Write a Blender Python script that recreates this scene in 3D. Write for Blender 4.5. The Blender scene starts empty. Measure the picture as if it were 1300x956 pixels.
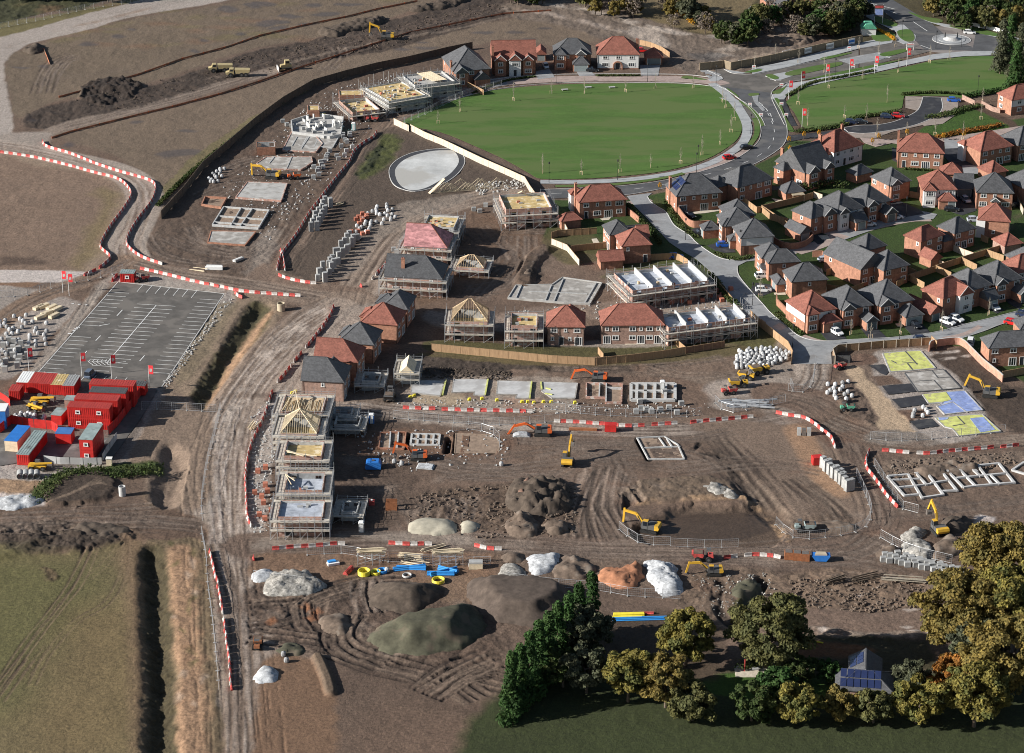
import bpy, math, random
import numpy as np
from mathutils import Vector
random.seed(7)
PI=math.pi; R=math.radians
scene=bpy.context.scene; COL=scene.collection
TH=R(24.0); FPX=3157.0; HC=240.0; W0,H0=1300.0,956.0
cd=bpy.data.cameras.new('camera'); cam=bpy.data.objects.new('camera',cd); COL.objects.link(cam)
cam.location=(0,0,HC); cam.rotation_euler=(PI/2-TH,0,0)
cd.sensor_width=36.0; cd.sensor_fit='HORIZONTAL'; cd.lens=FPX/W0*36.0; cd.clip_start=1.0; cd.clip_end=20000.0
scene.camera=cam
def G(px,py,z=0.0):
 """ground coordinates surveyed off the photograph"""
 u=px-W0/2; v=py-H0/2
 dy=FPX*math.cos(TH)-v*math.sin(TH); dz=-FPX*math.sin(TH)-v*math.cos(TH)
 t=(z-HC)/dz
 return (u*t,dy*t)
def GG(pts,z=0.0): return [G(a,b,z) for a,b in pts]
TILES={'A':(960,150),'B':(1130,150),'C':(960,265),'D':(1130,265),'E':(960,355),'F':(1130,355),'G':(700,210),'H':(830,210),
 'P':(380,340),'Q':(470,260),'R':(310,440),'S':(310,560),'K':(550,350),'J':(600,190)}
def T(k,x,y):
 if k=='L': return (780+x/6.826,320+y/6.826)
 if k=='X': return (540+x/4.194,40+y/4.194)      # far row of houses
 if k=='N': return (380+x/5.909,80+y/5.909)
 if k=='O': return (230+x/5.909,150+y/5.909)
 if k=='O2': return (230+x/5.909,240+y/5.909)
 if k=='M': return (440+x/5.909,440+y/5.909)
 if k=='M2': return (620+x/5.909,440+y/5.909)
 if k=='M3': return (820+x/5.909,430+y/5.909)
 if k=='U': return (1030+x/5.909,430+y/5.909)
 if k=='V': return (1080+x/5.909,560+y/5.909)
 if k=='W': return (x/6.5,470+y/6.5)
 if k=='Y': return (x/6.5,340+y/6.5)
 if k=='Z': return (1080+x/5.909,y/5.909)
 if k=='Z3': return (870+x/5.909,y/5.909)
 if k=='Z4': return (400+x/5.909,680+y/5.909)
 if k=='Z6': return (760+x/5.909,600+y/5.909)
 if k=='Z8': return (1000+x/8.125,520+y/8.125)
 if k=='z4': return (970+x/3.94,y/3.94)
 if k=='z8': return (970+x/3.94,230+y/3.94)
 if k=='': return (x,y)
 return (TILES[k][0]+x/7.647,TILES[k][1]+y/7.647)
scene.render.engine='CYCLES'
scene.view_settings.view_transform='Standard'; scene.view_settings.look='None'; scene.view_settings.gamma=1.0
scene.view_settings.exposure=EXPO=0.74
scene.cycles.filter_width=1.0; scene.cycles.max_bounces=5; scene.cycles.diffuse_bounces=2; scene.cycles.glossy_bounces=2; scene.cycles.transparent_max_bounces=6
SUN_EL=R(24.0); SHAD=R(14.0)          # shadows run +X, a little +Y
wd=bpy.data.worlds.new('World'); scene.world=wd; wd.use_nodes=True
nt=wd.node_tree; nt.nodes.clear()
o_=nt.nodes.new('ShaderNodeOutputWorld'); b_=nt.nodes.new('ShaderNodeBackground'); s_=nt.nodes.new('ShaderNodeTexSky')
s_.sky_type='NISHITA'; s_.sun_disc=False; s_.sun_elevation=SUN_EL; s_.altitude=100
sx,sy=-math.cos(SHAD),-math.sin(SHAD)      # direction towards the sun
s_.sun_rotation=math.atan2(sx,sy)
b_.inputs['Strength'].default_value=0.05
nt.links.new(s_.outputs[0],b_.inputs[0]); nt.links.new(b_.outputs[0],o_.inputs[0])
sl=bpy.data.lights.new('sun','SUN'); sl.energy=5.0; sl.angle=R(0.5); sl.color=(1.0,0.965,0.91)
sun=bpy.data.objects.new('sun',sl); COL.objects.link(sun)
sv=Vector((sx*math.cos(SUN_EL),sy*math.cos(SUN_EL),math.sin(SUN_EL)))
sun.rotation_euler=sv.to_track_quat('Z','Y').to_euler(); sun.location=(-200,300,200)
MATS={}
def mat(name,col,rough=0.8,var=0.12,scale=1.2,bump=0.0,metal=0.0,spots=None,stretch=None,hue=0.0,spec=0.3,rnd=0.0,fine=None):
 """principled surface whose base colour wanders with two octaves of noise"""
 if name in MATS: return MATS[name]
 m=bpy.data.materials.new(name); m.use_nodes=True; n=m.node_tree.nodes; l=m.node_tree.links
 b=n['Principled BSDF']; b.inputs['Roughness'].default_value=rough; b.inputs['Metallic'].default_value=metal
 b.inputs['Specular IOR Level'].default_value=spec
 tc=n.new('ShaderNodeTexCoord'); mp=n.new('ShaderNodeMapping'); l.new(tc.outputs['Object'],mp.inputs[0])
 if stretch: mp.inputs['Scale'].default_value=stretch
 t=n.new('ShaderNodeTexNoise'); t.inputs['Scale'].default_value=scale; t.inputs['Detail'].default_value=5; t.inputs['Roughness'].default_value=0.65
 l.new(mp.outputs[0],t.inputs['Vector'])
 r=n.new('ShaderNodeMapRange'); r.inputs[1].default_value=0.3; r.inputs[2].default_value=0.7; r.inputs[3].default_value=1-var*1.6; r.inputs[4].default_value=1+var*1.6
 l.new(t.outputs[0],r.inputs[0]); val=r.outputs[0]
 if rnd>0:
  oi=n.new('ShaderNodeObjectInfo'); rr=n.new('ShaderNodeMapRange'); rr.inputs[3].default_value=1-rnd; rr.inputs[4].default_value=1+rnd
  l.new(oi.outputs['Random'],rr.inputs[0]); mm=n.new('ShaderNodeMath'); mm.operation='MULTIPLY'
  l.new(val,mm.inputs[0]); l.new(rr.outputs[0],mm.inputs[1]); val=mm.outputs[0]
 if fine:
  t3=n.new('ShaderNodeTexVoronoi'); t3.inputs['Scale'].default_value=fine[0]; l.new(mp.outputs[0],t3.inputs['Vector'])
  sp=n.new('ShaderNodeSeparateColor'); l.new(t3.outputs['Color'],sp.inputs[0])
  r3=n.new('ShaderNodeMapRange'); r3.inputs[3].default_value=1-fine[1]; r3.inputs[4].default_value=1+fine[1]; l.new(sp.outputs[0],r3.inputs[0])
  m3=n.new('ShaderNodeMath'); m3.operation='MULTIPLY'; l.new(val,m3.inputs[0]); l.new(r3.outputs[0],m3.inputs[1]); val=m3.outputs[0]
 mx=n.new('ShaderNodeVectorMath'); mx.operation='SCALE'; mx.inputs[0].default_value=col[:3]; l.new(val,mx.inputs['Scale'])
 out=mx.outputs[0]
 if spots:
  t2=n.new('ShaderNodeTexNoise'); t2.inputs['Scale'].default_value=spots[1]; t2.inputs['Detail'].default_value=4; l.new(mp.outputs[0],t2.inputs['Vector'])
  r2=n.new('ShaderNodeMapRange'); r2.inputs[1].default_value=spots[2]; r2.inputs[2].default_value=spots[2]+0.1; l.new(t2.outputs[0],r2.inputs[0])
  mi=n.new('ShaderNodeMix'); mi.data_type='RGBA'; l.new(r2.outputs[0],mi.inputs[0]); l.new(out,mi.inputs[6]); mi.inputs[7].default_value=(*spots[0],1)
  out=mi.outputs[2]
 l.new(out,b.inputs['Base Color'])
 if bump>0:
  bn=n.new('ShaderNodeBump'); bn.inputs['Strength'].default_value=1.0; bn.inputs['Distance'].default_value=bump
  l.new(t.outputs[0],bn.inputs['Height']); l.new(bn.outputs[0],b.inputs['Normal'])
 MATS[name]=m; return m
M=dict(
 brick=mat('brick',(0.34,0.170,0.112),0.9,0.16,0.9,fine=(3.2,0.13),rnd=0.07),
 brick_pale=mat('brick_pale',(0.33,0.215,0.17),0.9,0.16,1.4,fine=(3.2,0.14),rnd=0.06),
 brick_dusty=mat('brick_dusty',(0.40,0.24,0.19),0.9,0.2,0.8,fine=(2.2,0.14),spots=((0.55,0.50,0.45),0.9,0.52)),
 render=mat('render',(0.68,0.67,0.65),0.85,0.05,0.8),
 block=mat('block',(0.42,0.42,0.41),0.9,0.14,1.5,fine=(2.2,0.10),rnd=0.08),
 block_white=mat('block_white',(0.46,0.455,0.44),0.9,0.10,1.2,fine=(2.0,0.06)),
 tile_red=mat('tile_red',(0.225,0.088,0.064),0.85,0.14,0.6,fine=(3.3,0.20),rnd=0.10,stretch=(1,1,1.6)),
 slate=mat('slate',(0.082,0.083,0.087),0.62,0.13,0.7,fine=(3.3,0.20),rnd=0.10,stretch=(1,1,1.6)),
 batten=mat('batten',(0.40,0.19,0.19),0.8,0.2,1.5,fine=(1.1,0.30),stretch=(.6,.6,1.6)),
 white=mat('white_paint',(0.80,0.80,0.78),0.5,0.04,2),
 trim=mat('trim_white',(0.74,0.73,0.70),0.6,0.04,2),
 glass=mat('glass',(0.030,0.036,0.045),0.12,0.3,1.0,spec=0.6,rnd=0.5),
 black=mat('black_timber',(0.03,0.028,0.026),0.8,0.1,2),
 door_dark=mat('door_dark',(0.04,0.045,0.055),0.5,0.1,2,rnd=0.4),
 garage_door=mat('garage_door',(0.20,0.23,0.23),0.6,0.05,2,rnd=0.5),
 osb=mat('osb_board',(0.50,0.37,0.17),0.85,0.14,0.8,spots=((0.70,0.60,0.42),0.5,0.55),fine=(0.8,0.08)),
 membrane=mat('membrane',(0.40,0.43,0.48),0.5,0.2,0.5,spots=((0.26,0.29,0.36),0.45,0.57)),
 timber=mat('timber',(0.56,0.42,0.27),0.8,0.16,1.2,rnd=0.12),
 timber_pale=mat('timber_pale',(0.68,0.57,0.40),0.8,0.12,1.2,rnd=0.1),
 fence=mat('fence_timber',(0.36,0.23,0.13),0.85,0.14,1.2,stretch=(3,3,.5),rnd=0.05),
 fence_pale=mat('fence_pale',(0.50,0.44,0.36),0.85,0.10,1.2,stretch=(3,3,.5),rnd=0.04),
 fence_dark=mat('fence_dark',(0.11,0.085,0.065),0.9,0.18,1.2,stretch=(3,3,.5)),
 galv=mat('galvanised',(0.50,0.51,0.52),0.45,0.10,1.5,metal=0.5,rnd=0.1),
 board=mat('scaffold_board',(0.44,0.40,0.34),0.85,0.18,1.2,rnd=0.15),
 netgreen=mat('net_green',(0.10,0.34,0.22),0.8,0.15,1.5),
 asphalt=mat('asphalt',(0.085,0.086,0.090),0.85,0.16,0.25,spots=((0.13,0.125,0.12),0.12,0.55)),
 asphalt_new=mat('asphalt_new',(0.035,0.036,0.042),0.85,0.18,0.4,spots=((0.06,0.06,0.062),0.3,0.56)),
 asphalt_old=mat('asphalt_old',(0.110,0.101,0.092),0.9,0.16,0.3,spots=((0.155,0.14,0.125),0.16,0.52)),
 paving=mat('block_paving',(0.26,0.265,0.27),0.85,0.12,0.3,spots=((0.21,0.205,0.20),0.15,0.58),fine=(2.5,0.06)),
 paving_pink=mat('pink_paving',(0.34,0.265,0.235),0.85,0.12,0.4,spots=((0.28,0.22,0.195),0.3,0.6),fine=(2.5,0.08)),
 footway=mat('footway',(0.33,0.34,0.345),0.85,0.10,0.4,spots=((0.26,0.26,0.26),0.2,0.6)),
 patio=mat('patio',(0.52,0.46,0.37),0.85,0.12,1.2,fine=(1.7,0.08)),
 kerb=mat('kerb_stone',(0.50,0.49,0.47),0.85,0.10,1),
 paint=mat('road_paint',(0.70,0.70,0.68),0.7,0.12,1.2),
 concrete=mat('concrete',(0.40,0.39,0.37),0.9,0.12,0.5,spots=((0.30,0.285,0.26),0.4,0.56)),
 concrete_pale=mat('concrete_pale',(0.47,0.465,0.455),0.85,0.10,0.5,spots=((0.38,0.37,0.36),0.22,0.52)),
 slab_dusty=mat('slab_dusty',(0.30,0.28,0.255),0.9,0.16,0.6,spots=((0.46,0.44,0.41),0.4,0.54),fine=(1.1,0.07)),
 insul_yellow=mat('insulation_yellow',(0.52,0.54,0.17),0.7,0.16,0.7,spots=((0.42,0.38,0.22),0.9,0.57),fine=(0.6,0.10)),
 insul_blue=mat('insulation_blue',(0.24,0.31,0.56),0.6,0.16,0.8,spots=((0.38,0.44,0.62),0.5,0.56),fine=(0.5,0.10)),
 sand=mat('sand',(0.44,0.37,0.27),0.95,0.12,0.4),
 redp=mat('red_plastic',(0.46,0.075,0.065),0.6,0.3,1,rnd=0.12),
 whitep=mat('white_plastic',(0.48,0.45,0.42),0.6,0.25,1,rnd=0.08),
 redcab=mat('red_cabin',(0.50,0.030,0.026),0.5,0.16,0.8,rnd=0.06),
 redroof=mat('red_cabin_roof',(0.42,0.055,0.045),0.6,0.14,0.8,stretch=(3,.3,1)),
 cabroof=mat('cabin_roof_grey',(0.27,0.33,0.32),0.6,0.14,0.6,spots=((0.16,0.17,0.16),0.4,0.56)),
 cabroofblue=mat('cabin_roof_blue',(0.06,0.17,0.42),0.6,0.08,0.6),
 yellow=mat('machine_yellow',(0.62,0.36,0.04),0.4,0.06,1),
 lemon=mat('site_yellow',(0.78,0.66,0.06),0.5,0.08,1),
 sandyel=mat('machine_sand',(0.42,0.34,0.18),0.5,0.10,1),
 orange=mat('machine_orange',(0.62,0.12,0.03),0.4,0.06,1),
 machgrey=mat('machine_grey',(0.10,0.10,0.10),0.5,0.10,1),
 rubber=mat('rubber',(0.025,0.024,0.023),0.85,0.2,2),
 steel=mat('bucket_steel',(0.17,0.15,0.135),0.6,0.2,2,metal=0.3),
 rust=mat('rust',(0.28,0.11,0.05),0.85,0.2,1.5),
 blue=mat('site_blue',(0.03,0.17,0.52),0.5,0.08,1),
 sky_pipe=mat('pipe_blue',(0.04,0.27,0.66),0.5,0.06,1),
 cyan=mat('toilet_cyan',(0.25,0.62,0.62),0.5,0.05,1),
 bag=mat('bulk_bag',(0.42,0.42,0.42),0.75,0.2,2.5,rnd=0.35),
 wrap=mat('block_wrap',(0.36,0.36,0.35),0.5,0.12,1.2,rnd=0.12),
 brickpack=mat('brick_pack',(0.45,0.17,0.11),0.85,0.14,2,rnd=0.15),
 gravel=mat('gravel',(0.27,0.255,0.23),0.95,0.30,1.6,fine=(2.0,0.35)),
 soil=mat('heap_soil',(0.135,0.100,0.076),0.95,0.25,0.7,fine=(1.6,0.14),spots=((0.19,0.155,0.125),0.5,0.56)),
 soil_dark=mat('heap_dark',(0.085,0.065,0.050),0.95,0.25,0.7,fine=(1.6,0.12)),
 soil_green=mat('heap_green',(0.082,0.078,0.052),0.95,0.22,0.35,spots=((0.13,0.105,0.075),0.25,0.55),fine=(2.5,0.10)),
 limestone=mat('heap_limestone',(0.42,0.43,0.44),0.95,0.25,1.1,fine=(3,0.2)),
 clay=mat('heap_clay',(0.34,0.155,0.085),0.95,0.22,0.8,fine=(2,0.1)),
 rock_pale=mat('rock_pale',(0.28,0.265,0.24),.95,.35,1.5,fine=(1.2,.4)),
 grit=mat('heap_sand',(0.36,0.33,0.26),0.95,0.12,0.6,fine=(2.5,0.06)),
 bark=mat('bark',(0.13,0.10,0.075),0.95,0.2,3),
 bark_pale=mat('bark_pale',(0.33,0.29,0.23),0.95,0.2,3),
 flag=mat('flag_red',(0.75,0.05,0.06),0.7,0.05,1),
 lamp=mat('lamp_black',(0.02,0.02,0.022),0.5,0.05,1),
 solar=mat('solar_panel',(0.022,0.032,0.085),0.15,0.10,0.5,spec=0.6),
)
def link(o): COL.objects.link(o); return o
def meta(o,label=None,cat=None,group=None,kind=None):
 if label: o['label']=label
 if cat: o['category']=cat
 if group: o['group']=group
 if kind: o['kind']=kind
 return o
def thing(name,label,cat,loc=(0,0,0),rz=0.0,group=None):
 o=bpy.data.objects.new(name,None); o.empty_display_size=0.5; o.location=loc; o.rotation_euler=(0,0,rz)
 return meta(link(o),label,cat,group)
class MB:
 def __init__(s): s.v=[]; s.f=[]; s.sm=False
 def poly(s,pts):
  b=len(s.v); s.v+=[tuple(p) for p in pts]; s.f.append(tuple(range(b,b+len(pts)))); return s
 def box(s,x0,x1,y0,y1,z0,z1,rz=0.0,c=None):
  b=len(s.v); P=[(x0,y0,z0),(x1,y0,z0),(x1,y1,z0),(x0,y1,z0),(x0,y0,z1),(x1,y0,z1),(x1,y1,z1),(x0,y1,z1)]
  if rz:
   cx,cy=c if c else ((x0+x1)/2,(y0+y1)/2); ca,sa=math.cos(rz),math.sin(rz)
   P=[(cx+(p[0]-cx)*ca-(p[1]-cy)*sa,cy+(p[0]-cx)*sa+(p[1]-cy)*ca,p[2]) for p in P]
  s.v+=P; s.f+=[tuple(b+i for i in q) for q in ((0,3,2,1),(4,5,6,7),(0,1,5,4),(1,2,6,5),(2,3,7,6),(3,0,4,7))]; return s
 def prism(s,pts,z0,z1):
  n=len(pts); b=len(s.v)
  a=sum(pts[i][0]*pts[(i+1)%n][1]-pts[(i+1)%n][0]*pts[i][1] for i in range(n))
  if a<0: pts=pts[::-1]
  s.v+=[(p[0],p[1],z0) for p in pts]+[(p[0],p[1],z1) for p in pts]
  s.f.append(tuple(b+i for i in range(n))[::-1]); s.f.append(tuple(b+n+i for i in range(n)))
  for i in range(n): j=(i+1)%n; s.f.append((b+i,b+j,b+n+j,b+n+i))
  return s
 def bar(s,p,q,w,h=None):
  """square bar between two points"""
  h=h or w; p=Vector(p); q=Vector(q); d=(q-p)
  if d.length<1e-5: return s
  d.normalize(); up=Vector((0,0,1)) if abs(d.z)<0.95 else Vector((1,0,0))
  a=d.cross(up).normalized()*(w/2); c=d.cross(a).normalized()*(h/2); b=len(s.v)
  for e in (p,q): s.v+=[tuple(e+a+c),tuple(e-a+c),tuple(e-a-c),tuple(e+a-c)]
  s.f+=[tuple(b+i for i in qd) for qd in ((0,1,2,3),(7,6,5,4),(0,4,5,1),(1,5,6,2),(2,6,7,3),(3,7,4,0))]; return s
 def tube(s,p,q,r,n=8,r2=None,cap=True):
  r2=r if r2 is None else r2; p=Vector(p); q=Vector(q); d=(q-p).normalized()
  up=Vector((0,0,1)) if abs(d.z)<0.95 else Vector((1,0,0)); a=d.cross(up).normalized(); c=d.cross(a).normalized(); b=len(s.v)
  for e,rr in ((p,r),(q,r2)):
   for i in range(n):
    t=2*PI*i/n; s.v.append(tuple(e+(a*math.cos(t)+c*math.sin(t))*rr))
  for i in range(n): j=(i+1)%n; s.f.append((b+i,b+j,b+n+j,b+n+i))
  if cap: s.f.append(tuple(b+i for i in range(n))[::-1]); s.f.append(tuple(b+n+i for i in range(n)))
  return s
 def torus(s,c,Rr,r,n=20,m=6):
  b=len(s.v)
  for i in range(n):
   t=2*PI*i/n
   for j in range(m):
    u=2*PI*j/m; s.v.append((c[0]+(Rr+r*math.cos(u))*math.cos(t),c[1]+(Rr+r*math.cos(u))*math.sin(t),c[2]+r*math.sin(u)))
  for i in range(n):
   for j in range(m): s.f.append((b+i*m+j,b+((i+1)%n)*m+j,b+((i+1)%n)*m+(j+1)%m,b+i*m+(j+1)%m))
  return s
 def extrude_y(s,prof,y0,y1):
  """profile in xz extruded across y"""
  n=len(prof); b=len(s.v)
  s.v+=[(p[0],y0,p[1]) for p in prof]+[(p[0],y1,p[1]) for p in prof]
  s.f.append(tuple(b+i for i in range(n))); s.f.append(tuple(b+n+i for i in range(n))[::-1])
  for i in range(n): j=(i+1)%n; s.f.append((b+j,b+i,b+n+i,b+n+j))
  return s
 def mesh(s,name,m=None):
  me=bpy.data.meshes.new(name); me.from_pydata(s.v,[],s.f); me.update()
  if m: me.materials.append(m if not isinstance(m,str) else M[m])
  if s.sm:
   for p in me.polygons: p.use_smooth=True
  return me
 def build(s,name,m,parent=None,label=None,cat=None,group=None,kind=None,loc=None,rz=None):
  o=link(bpy.data.objects.new(name,s.mesh(name,m)))
  if parent is not None: o.parent=parent
  if loc is not None: o.location=loc
  if rz is not None: o.rotation_euler=(0,0,rz)
  return meta(o,label,cat,group,kind)
def inst(name,me,parent=None,loc=(0,0,0),rz=0.0,rot=None,sc=None):
 o=link(bpy.data.objects.new(name,me)); o.location=loc; o.rotation_euler=rot if rot else (0,0,rz)
 if sc: o.scale=sc
 if parent is not None: o.parent=parent
 return o
def kids(o): return [c for c in bpy.data.objects if c.parent is o]
_CH={}
def register(root):
 """remember a thing's parts and sub-parts so it can be copied"""
 tree=[]
 for c in root.children_recursive: tree.append(c)
 _CH[root.name]=tree; return root
def dup(root,loc,rz,label=None,group=None,sc=None):
 r=root.copy(); COL.objects.link(r); r.location=loc; r.rotation_euler=(0,0,rz); mp={root.name:r}
 if label: r['label']=label
 if group: r['group']=group
 if sc: r.scale=sc
 for c in _CH[root.name]:
  k=c.copy(); COL.objects.link(k); k.parent=mp[c.parent.name]; mp[c.name]=k
 return r
def smooth(pts,n=6,closed=False):
 """Catmull-Rom through surveyed points"""
 out=[]; m=len(pts); rng=range(m if closed else m-1)
 for i in rng:
  if closed: a,b,c,d=pts[i-1],pts[i],pts[(i+1)%m],pts[(i+2)%m]
  else: a,b,c,d=pts[max(i-1,0)],pts[i],pts[i+1],pts[min(i+2,m-1)]
  for k in range(n):
   t=k/n; out.append(tuple(0.5*((2*b[j])+(-a[j]+c[j])*t+(2*a[j]-5*b[j]+4*c[j]-d[j])*t*t+(-a[j]+3*b[j]-3*c[j]+d[j])*t**3) for j in range(2)))
 if not closed: out.append(tuple(pts[-1]))
 return out
def resample(pts,step):
 """points every `step` metres along a polyline"""
 out=[pts[0]]; carry=0.0
 for a,b in zip(pts[:-1],pts[1:]):
  L=math.dist(a,b)
  if L<1e-9: continue
  s=step-carry
  while s<=L: t=s/L; out.append((a[0]+(b[0]-a[0])*t,a[1]+(b[1]-a[1])*t)); s+=step
  carry=L-(s-step)
 return out
# ================= TERRAIN: one sheet, painted with the real soil colours and shaped with ruts, ditches and mounds =================
def vnoise(x,y,s,seed=0):
 x=x/s; y=y/s; xi=np.floor(x).astype(np.int64); yi=np.floor(y).astype(np.int64); fx=x-xi; fy=y-yi
 fx=fx*fx*(3-2*fx); fy=fy*fy*(3-2*fy)
 def h(a,b):
  n=(a*374761393+b*668265263+seed*1442695041)&0x7fffffff
  n=((n^(n>>13))*1274126177)&0x7fffffff
  return ((n^(n>>16))&0xffff)/65535.0
 return (h(xi,yi)*(1-fx)+h(xi+1,yi)*fx)*(1-fy)+(h(xi,yi+1)*(1-fx)+h(xi+1,yi+1)*fx)*fy
def fbm(x,y,s,o=4,seed=0,g=0.55):
 t=0;a=1;w=0
 for k in range(o): t=t+a*vnoise(x,y,s/2**k,seed+k*17); w+=a; a*=g
 return t/w
NR,NCI=980,1080
vv=np.linspace(488,-486,NR)                      # rows closer together near the viewer
Yr=HC/np.tan(TH+np.arctan(vv/FPX)); Yr=np.concatenate([[Yr[0]-300,Yr[0]-60,Yr[0]-15],Yr,[Yr[-1]+12,Yr[-1]+40,Yr[-1]+120,Yr[-1]+400,3000,9000]])
Ui=np.linspace(-0.232,0.232,NCI); Uo=np.array([0.24,0.26,0.31,0.45,0.8,2.0]); U=np.concatenate([-Uo[::-1],Ui,Uo])
NRW,NCL=len(Yr),len(U)
Dr=np.hypot(np.maximum(Yr,50),HC)
X=Dr[:,None]*U[None,:]; Y=np.repeat(Yr[:,None],NCL,1)
C=np.zeros((NRW,NCL,3)); Hh=np.zeros((NRW,NCL)); RG=np.full((NRW,NCL),0.05); WET=np.zeros((NRW,NCL)); FLAT=np.zeros((NRW,NCL))
def sub(x0,x1,y0,y1):
 j0=max(0,np.searchsorted(Yr,y0)-1); j1=min(NRW,np.searchsorted(Yr,y1)+1)
 if j1<=j0: return None
 d0,d1=Dr[j0],Dr[j1-1]; u0=min(x0/d0,x0/d1); u1=max(x1/d0,x1/d1)
 i0=max(0,np.searchsorted(U,u0)-1); i1=min(NCL,np.searchsorted(U,u1)+1)
 if i1<=i0: return None
 return (slice(j0,j1),slice(i0,i1))
def polymask(P,f,warp=0.0,seed=1):
 xs=[p[0] for p in P]; ys=[p[1] for p in P]; m=f+warp+1
 s=sub(min(xs)-m,max(xs)+m,min(ys)-m,max(ys)+m)
 if s is None: return None,None
 x=X[s]; y=Y[s]
 if warp:
  x=x+(fbm(x,y,max(3,warp*3),3,seed)-0.5)*2*warp; y=y+(fbm(x,y,max(3,warp*3),3,seed+5)-0.5)*2*warp
 ins=np.zeros(x.shape,bool); d=np.full(x.shape,1e9)
 n=len(P)
 for i in range(n):
  ax,ay=P[i]; bx,by=P[(i+1)%n]
  if ay!=by:
   c=((ay>y)!=(by>y))&(x<(bx-ax)*(y-ay)/(by-ay)+ax); ins^=c
  dx,dy=bx-ax,by-ay; L=dx*dx+dy*dy+1e-9; t=np.clip(((x-ax)*dx+(y-ay)*dy)/L,0,1)
  d=np.minimum(d,(x-ax-t*dx)**2+(y-ay-t*dy)**2)
 d=np.sqrt(d); sd=np.where(ins,d,-d)
 return s,np.clip(sd/max(f,1e-3)+0.5,0,1),
def rg(pts,col=None,f=1.0,a=1.0,warp=0.8,rough=None,wet=None,h=None,hf=None,world=False,seed=1,sm=True,blend='mix'):
 P=pts if world else GG(pts)
 if sm and len(P)>4: P=smooth(P,4,True)
 s,m=polymask(P,f,warp,seed)
 if s is None: return
 m=m*a
 if col is not None: C[s]=C[s]*(1-m[...,None])+np.array(col)*m[...,None]
 if rough is not None: RG[s]=RG[s]*(1-m)+rough*m
 if wet is not None: WET[s]=np.maximum(WET[s]*(1-m),wet*m)
 if h is not None:
  if hf:
   s2,m2=polymask(P,hf,warp,seed); Hh[s2]+=h*m2*m2*(3-2*m2)
  else: Hh[s]+=h*m
def flat(pts,world=False,sm=False,grow=0.0):
 P=pts if world else GG(pts)
 if sm: P=smooth(P,5,True)
 s,m=polymask(P,0.3,0,1)
 if s is not None: FLAT[s]=np.maximum(FLAT[s],(m>0.02)*1.0)
def st(pts,w,col=None,a=1.0,f=0.4,h=None,wet=None,rough=None,world=False,sm=True,nz=0.0,seed=3):
 """a stroke w metres wide along the points"""
 P=pts if world else GG(pts)
 if sm and len(P)>2: P=smooth(P,5)
 for (ax,ay),(bx,by) in zip(P[:-1],P[1:]):
  m_=w/2+f+0.2; s=sub(min(ax,bx)-m_,max(ax,bx)+m_,min(ay,by)-m_,max(ay,by)+m_)
  if s is None: continue
  x=X[s];y=Y[s]; dx,dy=bx-ax,by-ay; L=dx*dx+dy*dy+1e-9; t=np.clip(((x-ax)*dx+(y-ay)*dy)/L,0,1)
  d=np.hypot(x-ax-t*dx,y-ay-t*dy); k=np.clip((w/2+f-d)/f,0,1)
  if nz: k=k*np.clip((fbm(x,y,nz,3,seed)-0.35)*4,0,1)
  k=k*a
  if col is not None: C[s]=C[s]*(1-k[...,None])+np.array(col)*k[...,None]
  if h is not None:
   H=Hh[s]; Hh[s]=np.where((k>0)&(H>-.5),np.minimum(H,h*k) if h<0 else np.maximum(H,h*k),H)
  if wet is not None: WET[s]=np.maximum(WET[s],wet*k)
  if rough is not None: RG[s]=RG[s]*(1-k)+rough*k
def ruts(pts,n=3,spread=3.0,col=(0.10,0.08,0.066),col2=(0.27,0.24,0.21),w=0.45,d=-0.14,jit=1.0,seed=1,a=0.65,nz=9.0,world=False):
 """wheel and track marks: a sunk dark groove with a paler, drier ridge beside it"""
 rn=random.Random(seed*91+n); P=smooth(pts if world else GG(pts),4)
 for k in range(n):
  off=(rn.random()-0.5)*2*spread; ph=rn.random()*6; am=jit*rn.random()
  for g in (-1.0,1.0):
   Q=[]
   for i,p in enumerate(P):
    q=P[min(i+1,len(P)-1)]; o=P[max(i-1,0)]; dx,dy=q[0]-o[0],q[1]-o[1]; L=math.hypot(dx,dy)+1e-9
    t=off+g+am*math.sin(ph+i*0.35); Q.append((p[0]-dy/L*t,p[1]+dx/L*t))
   st(Q,w,col,a,0.3,h=d,world=True,sm=False,nz=nz,seed=seed+k)
   Q2=[(p[0]+0.55,p[1]+0.3) for p in Q]
   st(Q2,0.25,col2,a*0.55,0.35,h=0.08,world=True,sm=False,nz=nz,seed=seed+k+40)
MUD=(0.150,0.116,0.092); MUDR=(0.175,0.125,0.092); MUDD=(0.088,0.070,0.058); TOP=(0.068,0.055,0.046)
HAUL=(0.215,0.185,0.158); HAULP=(0.31,0.285,0.255); GRAV=(0.33,0.315,0.295); CONC=(0.42,0.41,0.40); FLD=(0.205,0.152,0.108)
GRN=(0.040,0.085,0.014); GRND=(0.035,0.07,0.015); OLIVE=(0.125,0.115,0.050); SANDG=(0.40,0.335,0.25); CLAYP=(0.30,0.215,0.145)
n1=fbm(X,Y,26,5,3)[...,None]; n2=fbm(X,Y,7,4,9)[...,None]
C[:]=np.array(MUD)*(0.70+0.6*n1)*(0.8+0.4*n2)
C[:]=C*(1-np.clip((fbm(X,Y,34,3,31)-0.55)*4,0,1)[...,None]*0.35)+np.array(MUDR)*np.clip((fbm(X,Y,34,3,31)-0.55)*4,0,1)[...,None]*0.35
rg([(-60,-60),(1400,-60),(1400,95),(1290,90),(1225,62),(1150,55),(1060,62),(1050,40),(975,30),(895,48),(800,10),(700,-30),(-60,-30)],(0.075,0.068,0.035),f=3,warp=2,rough=0.1)
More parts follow.
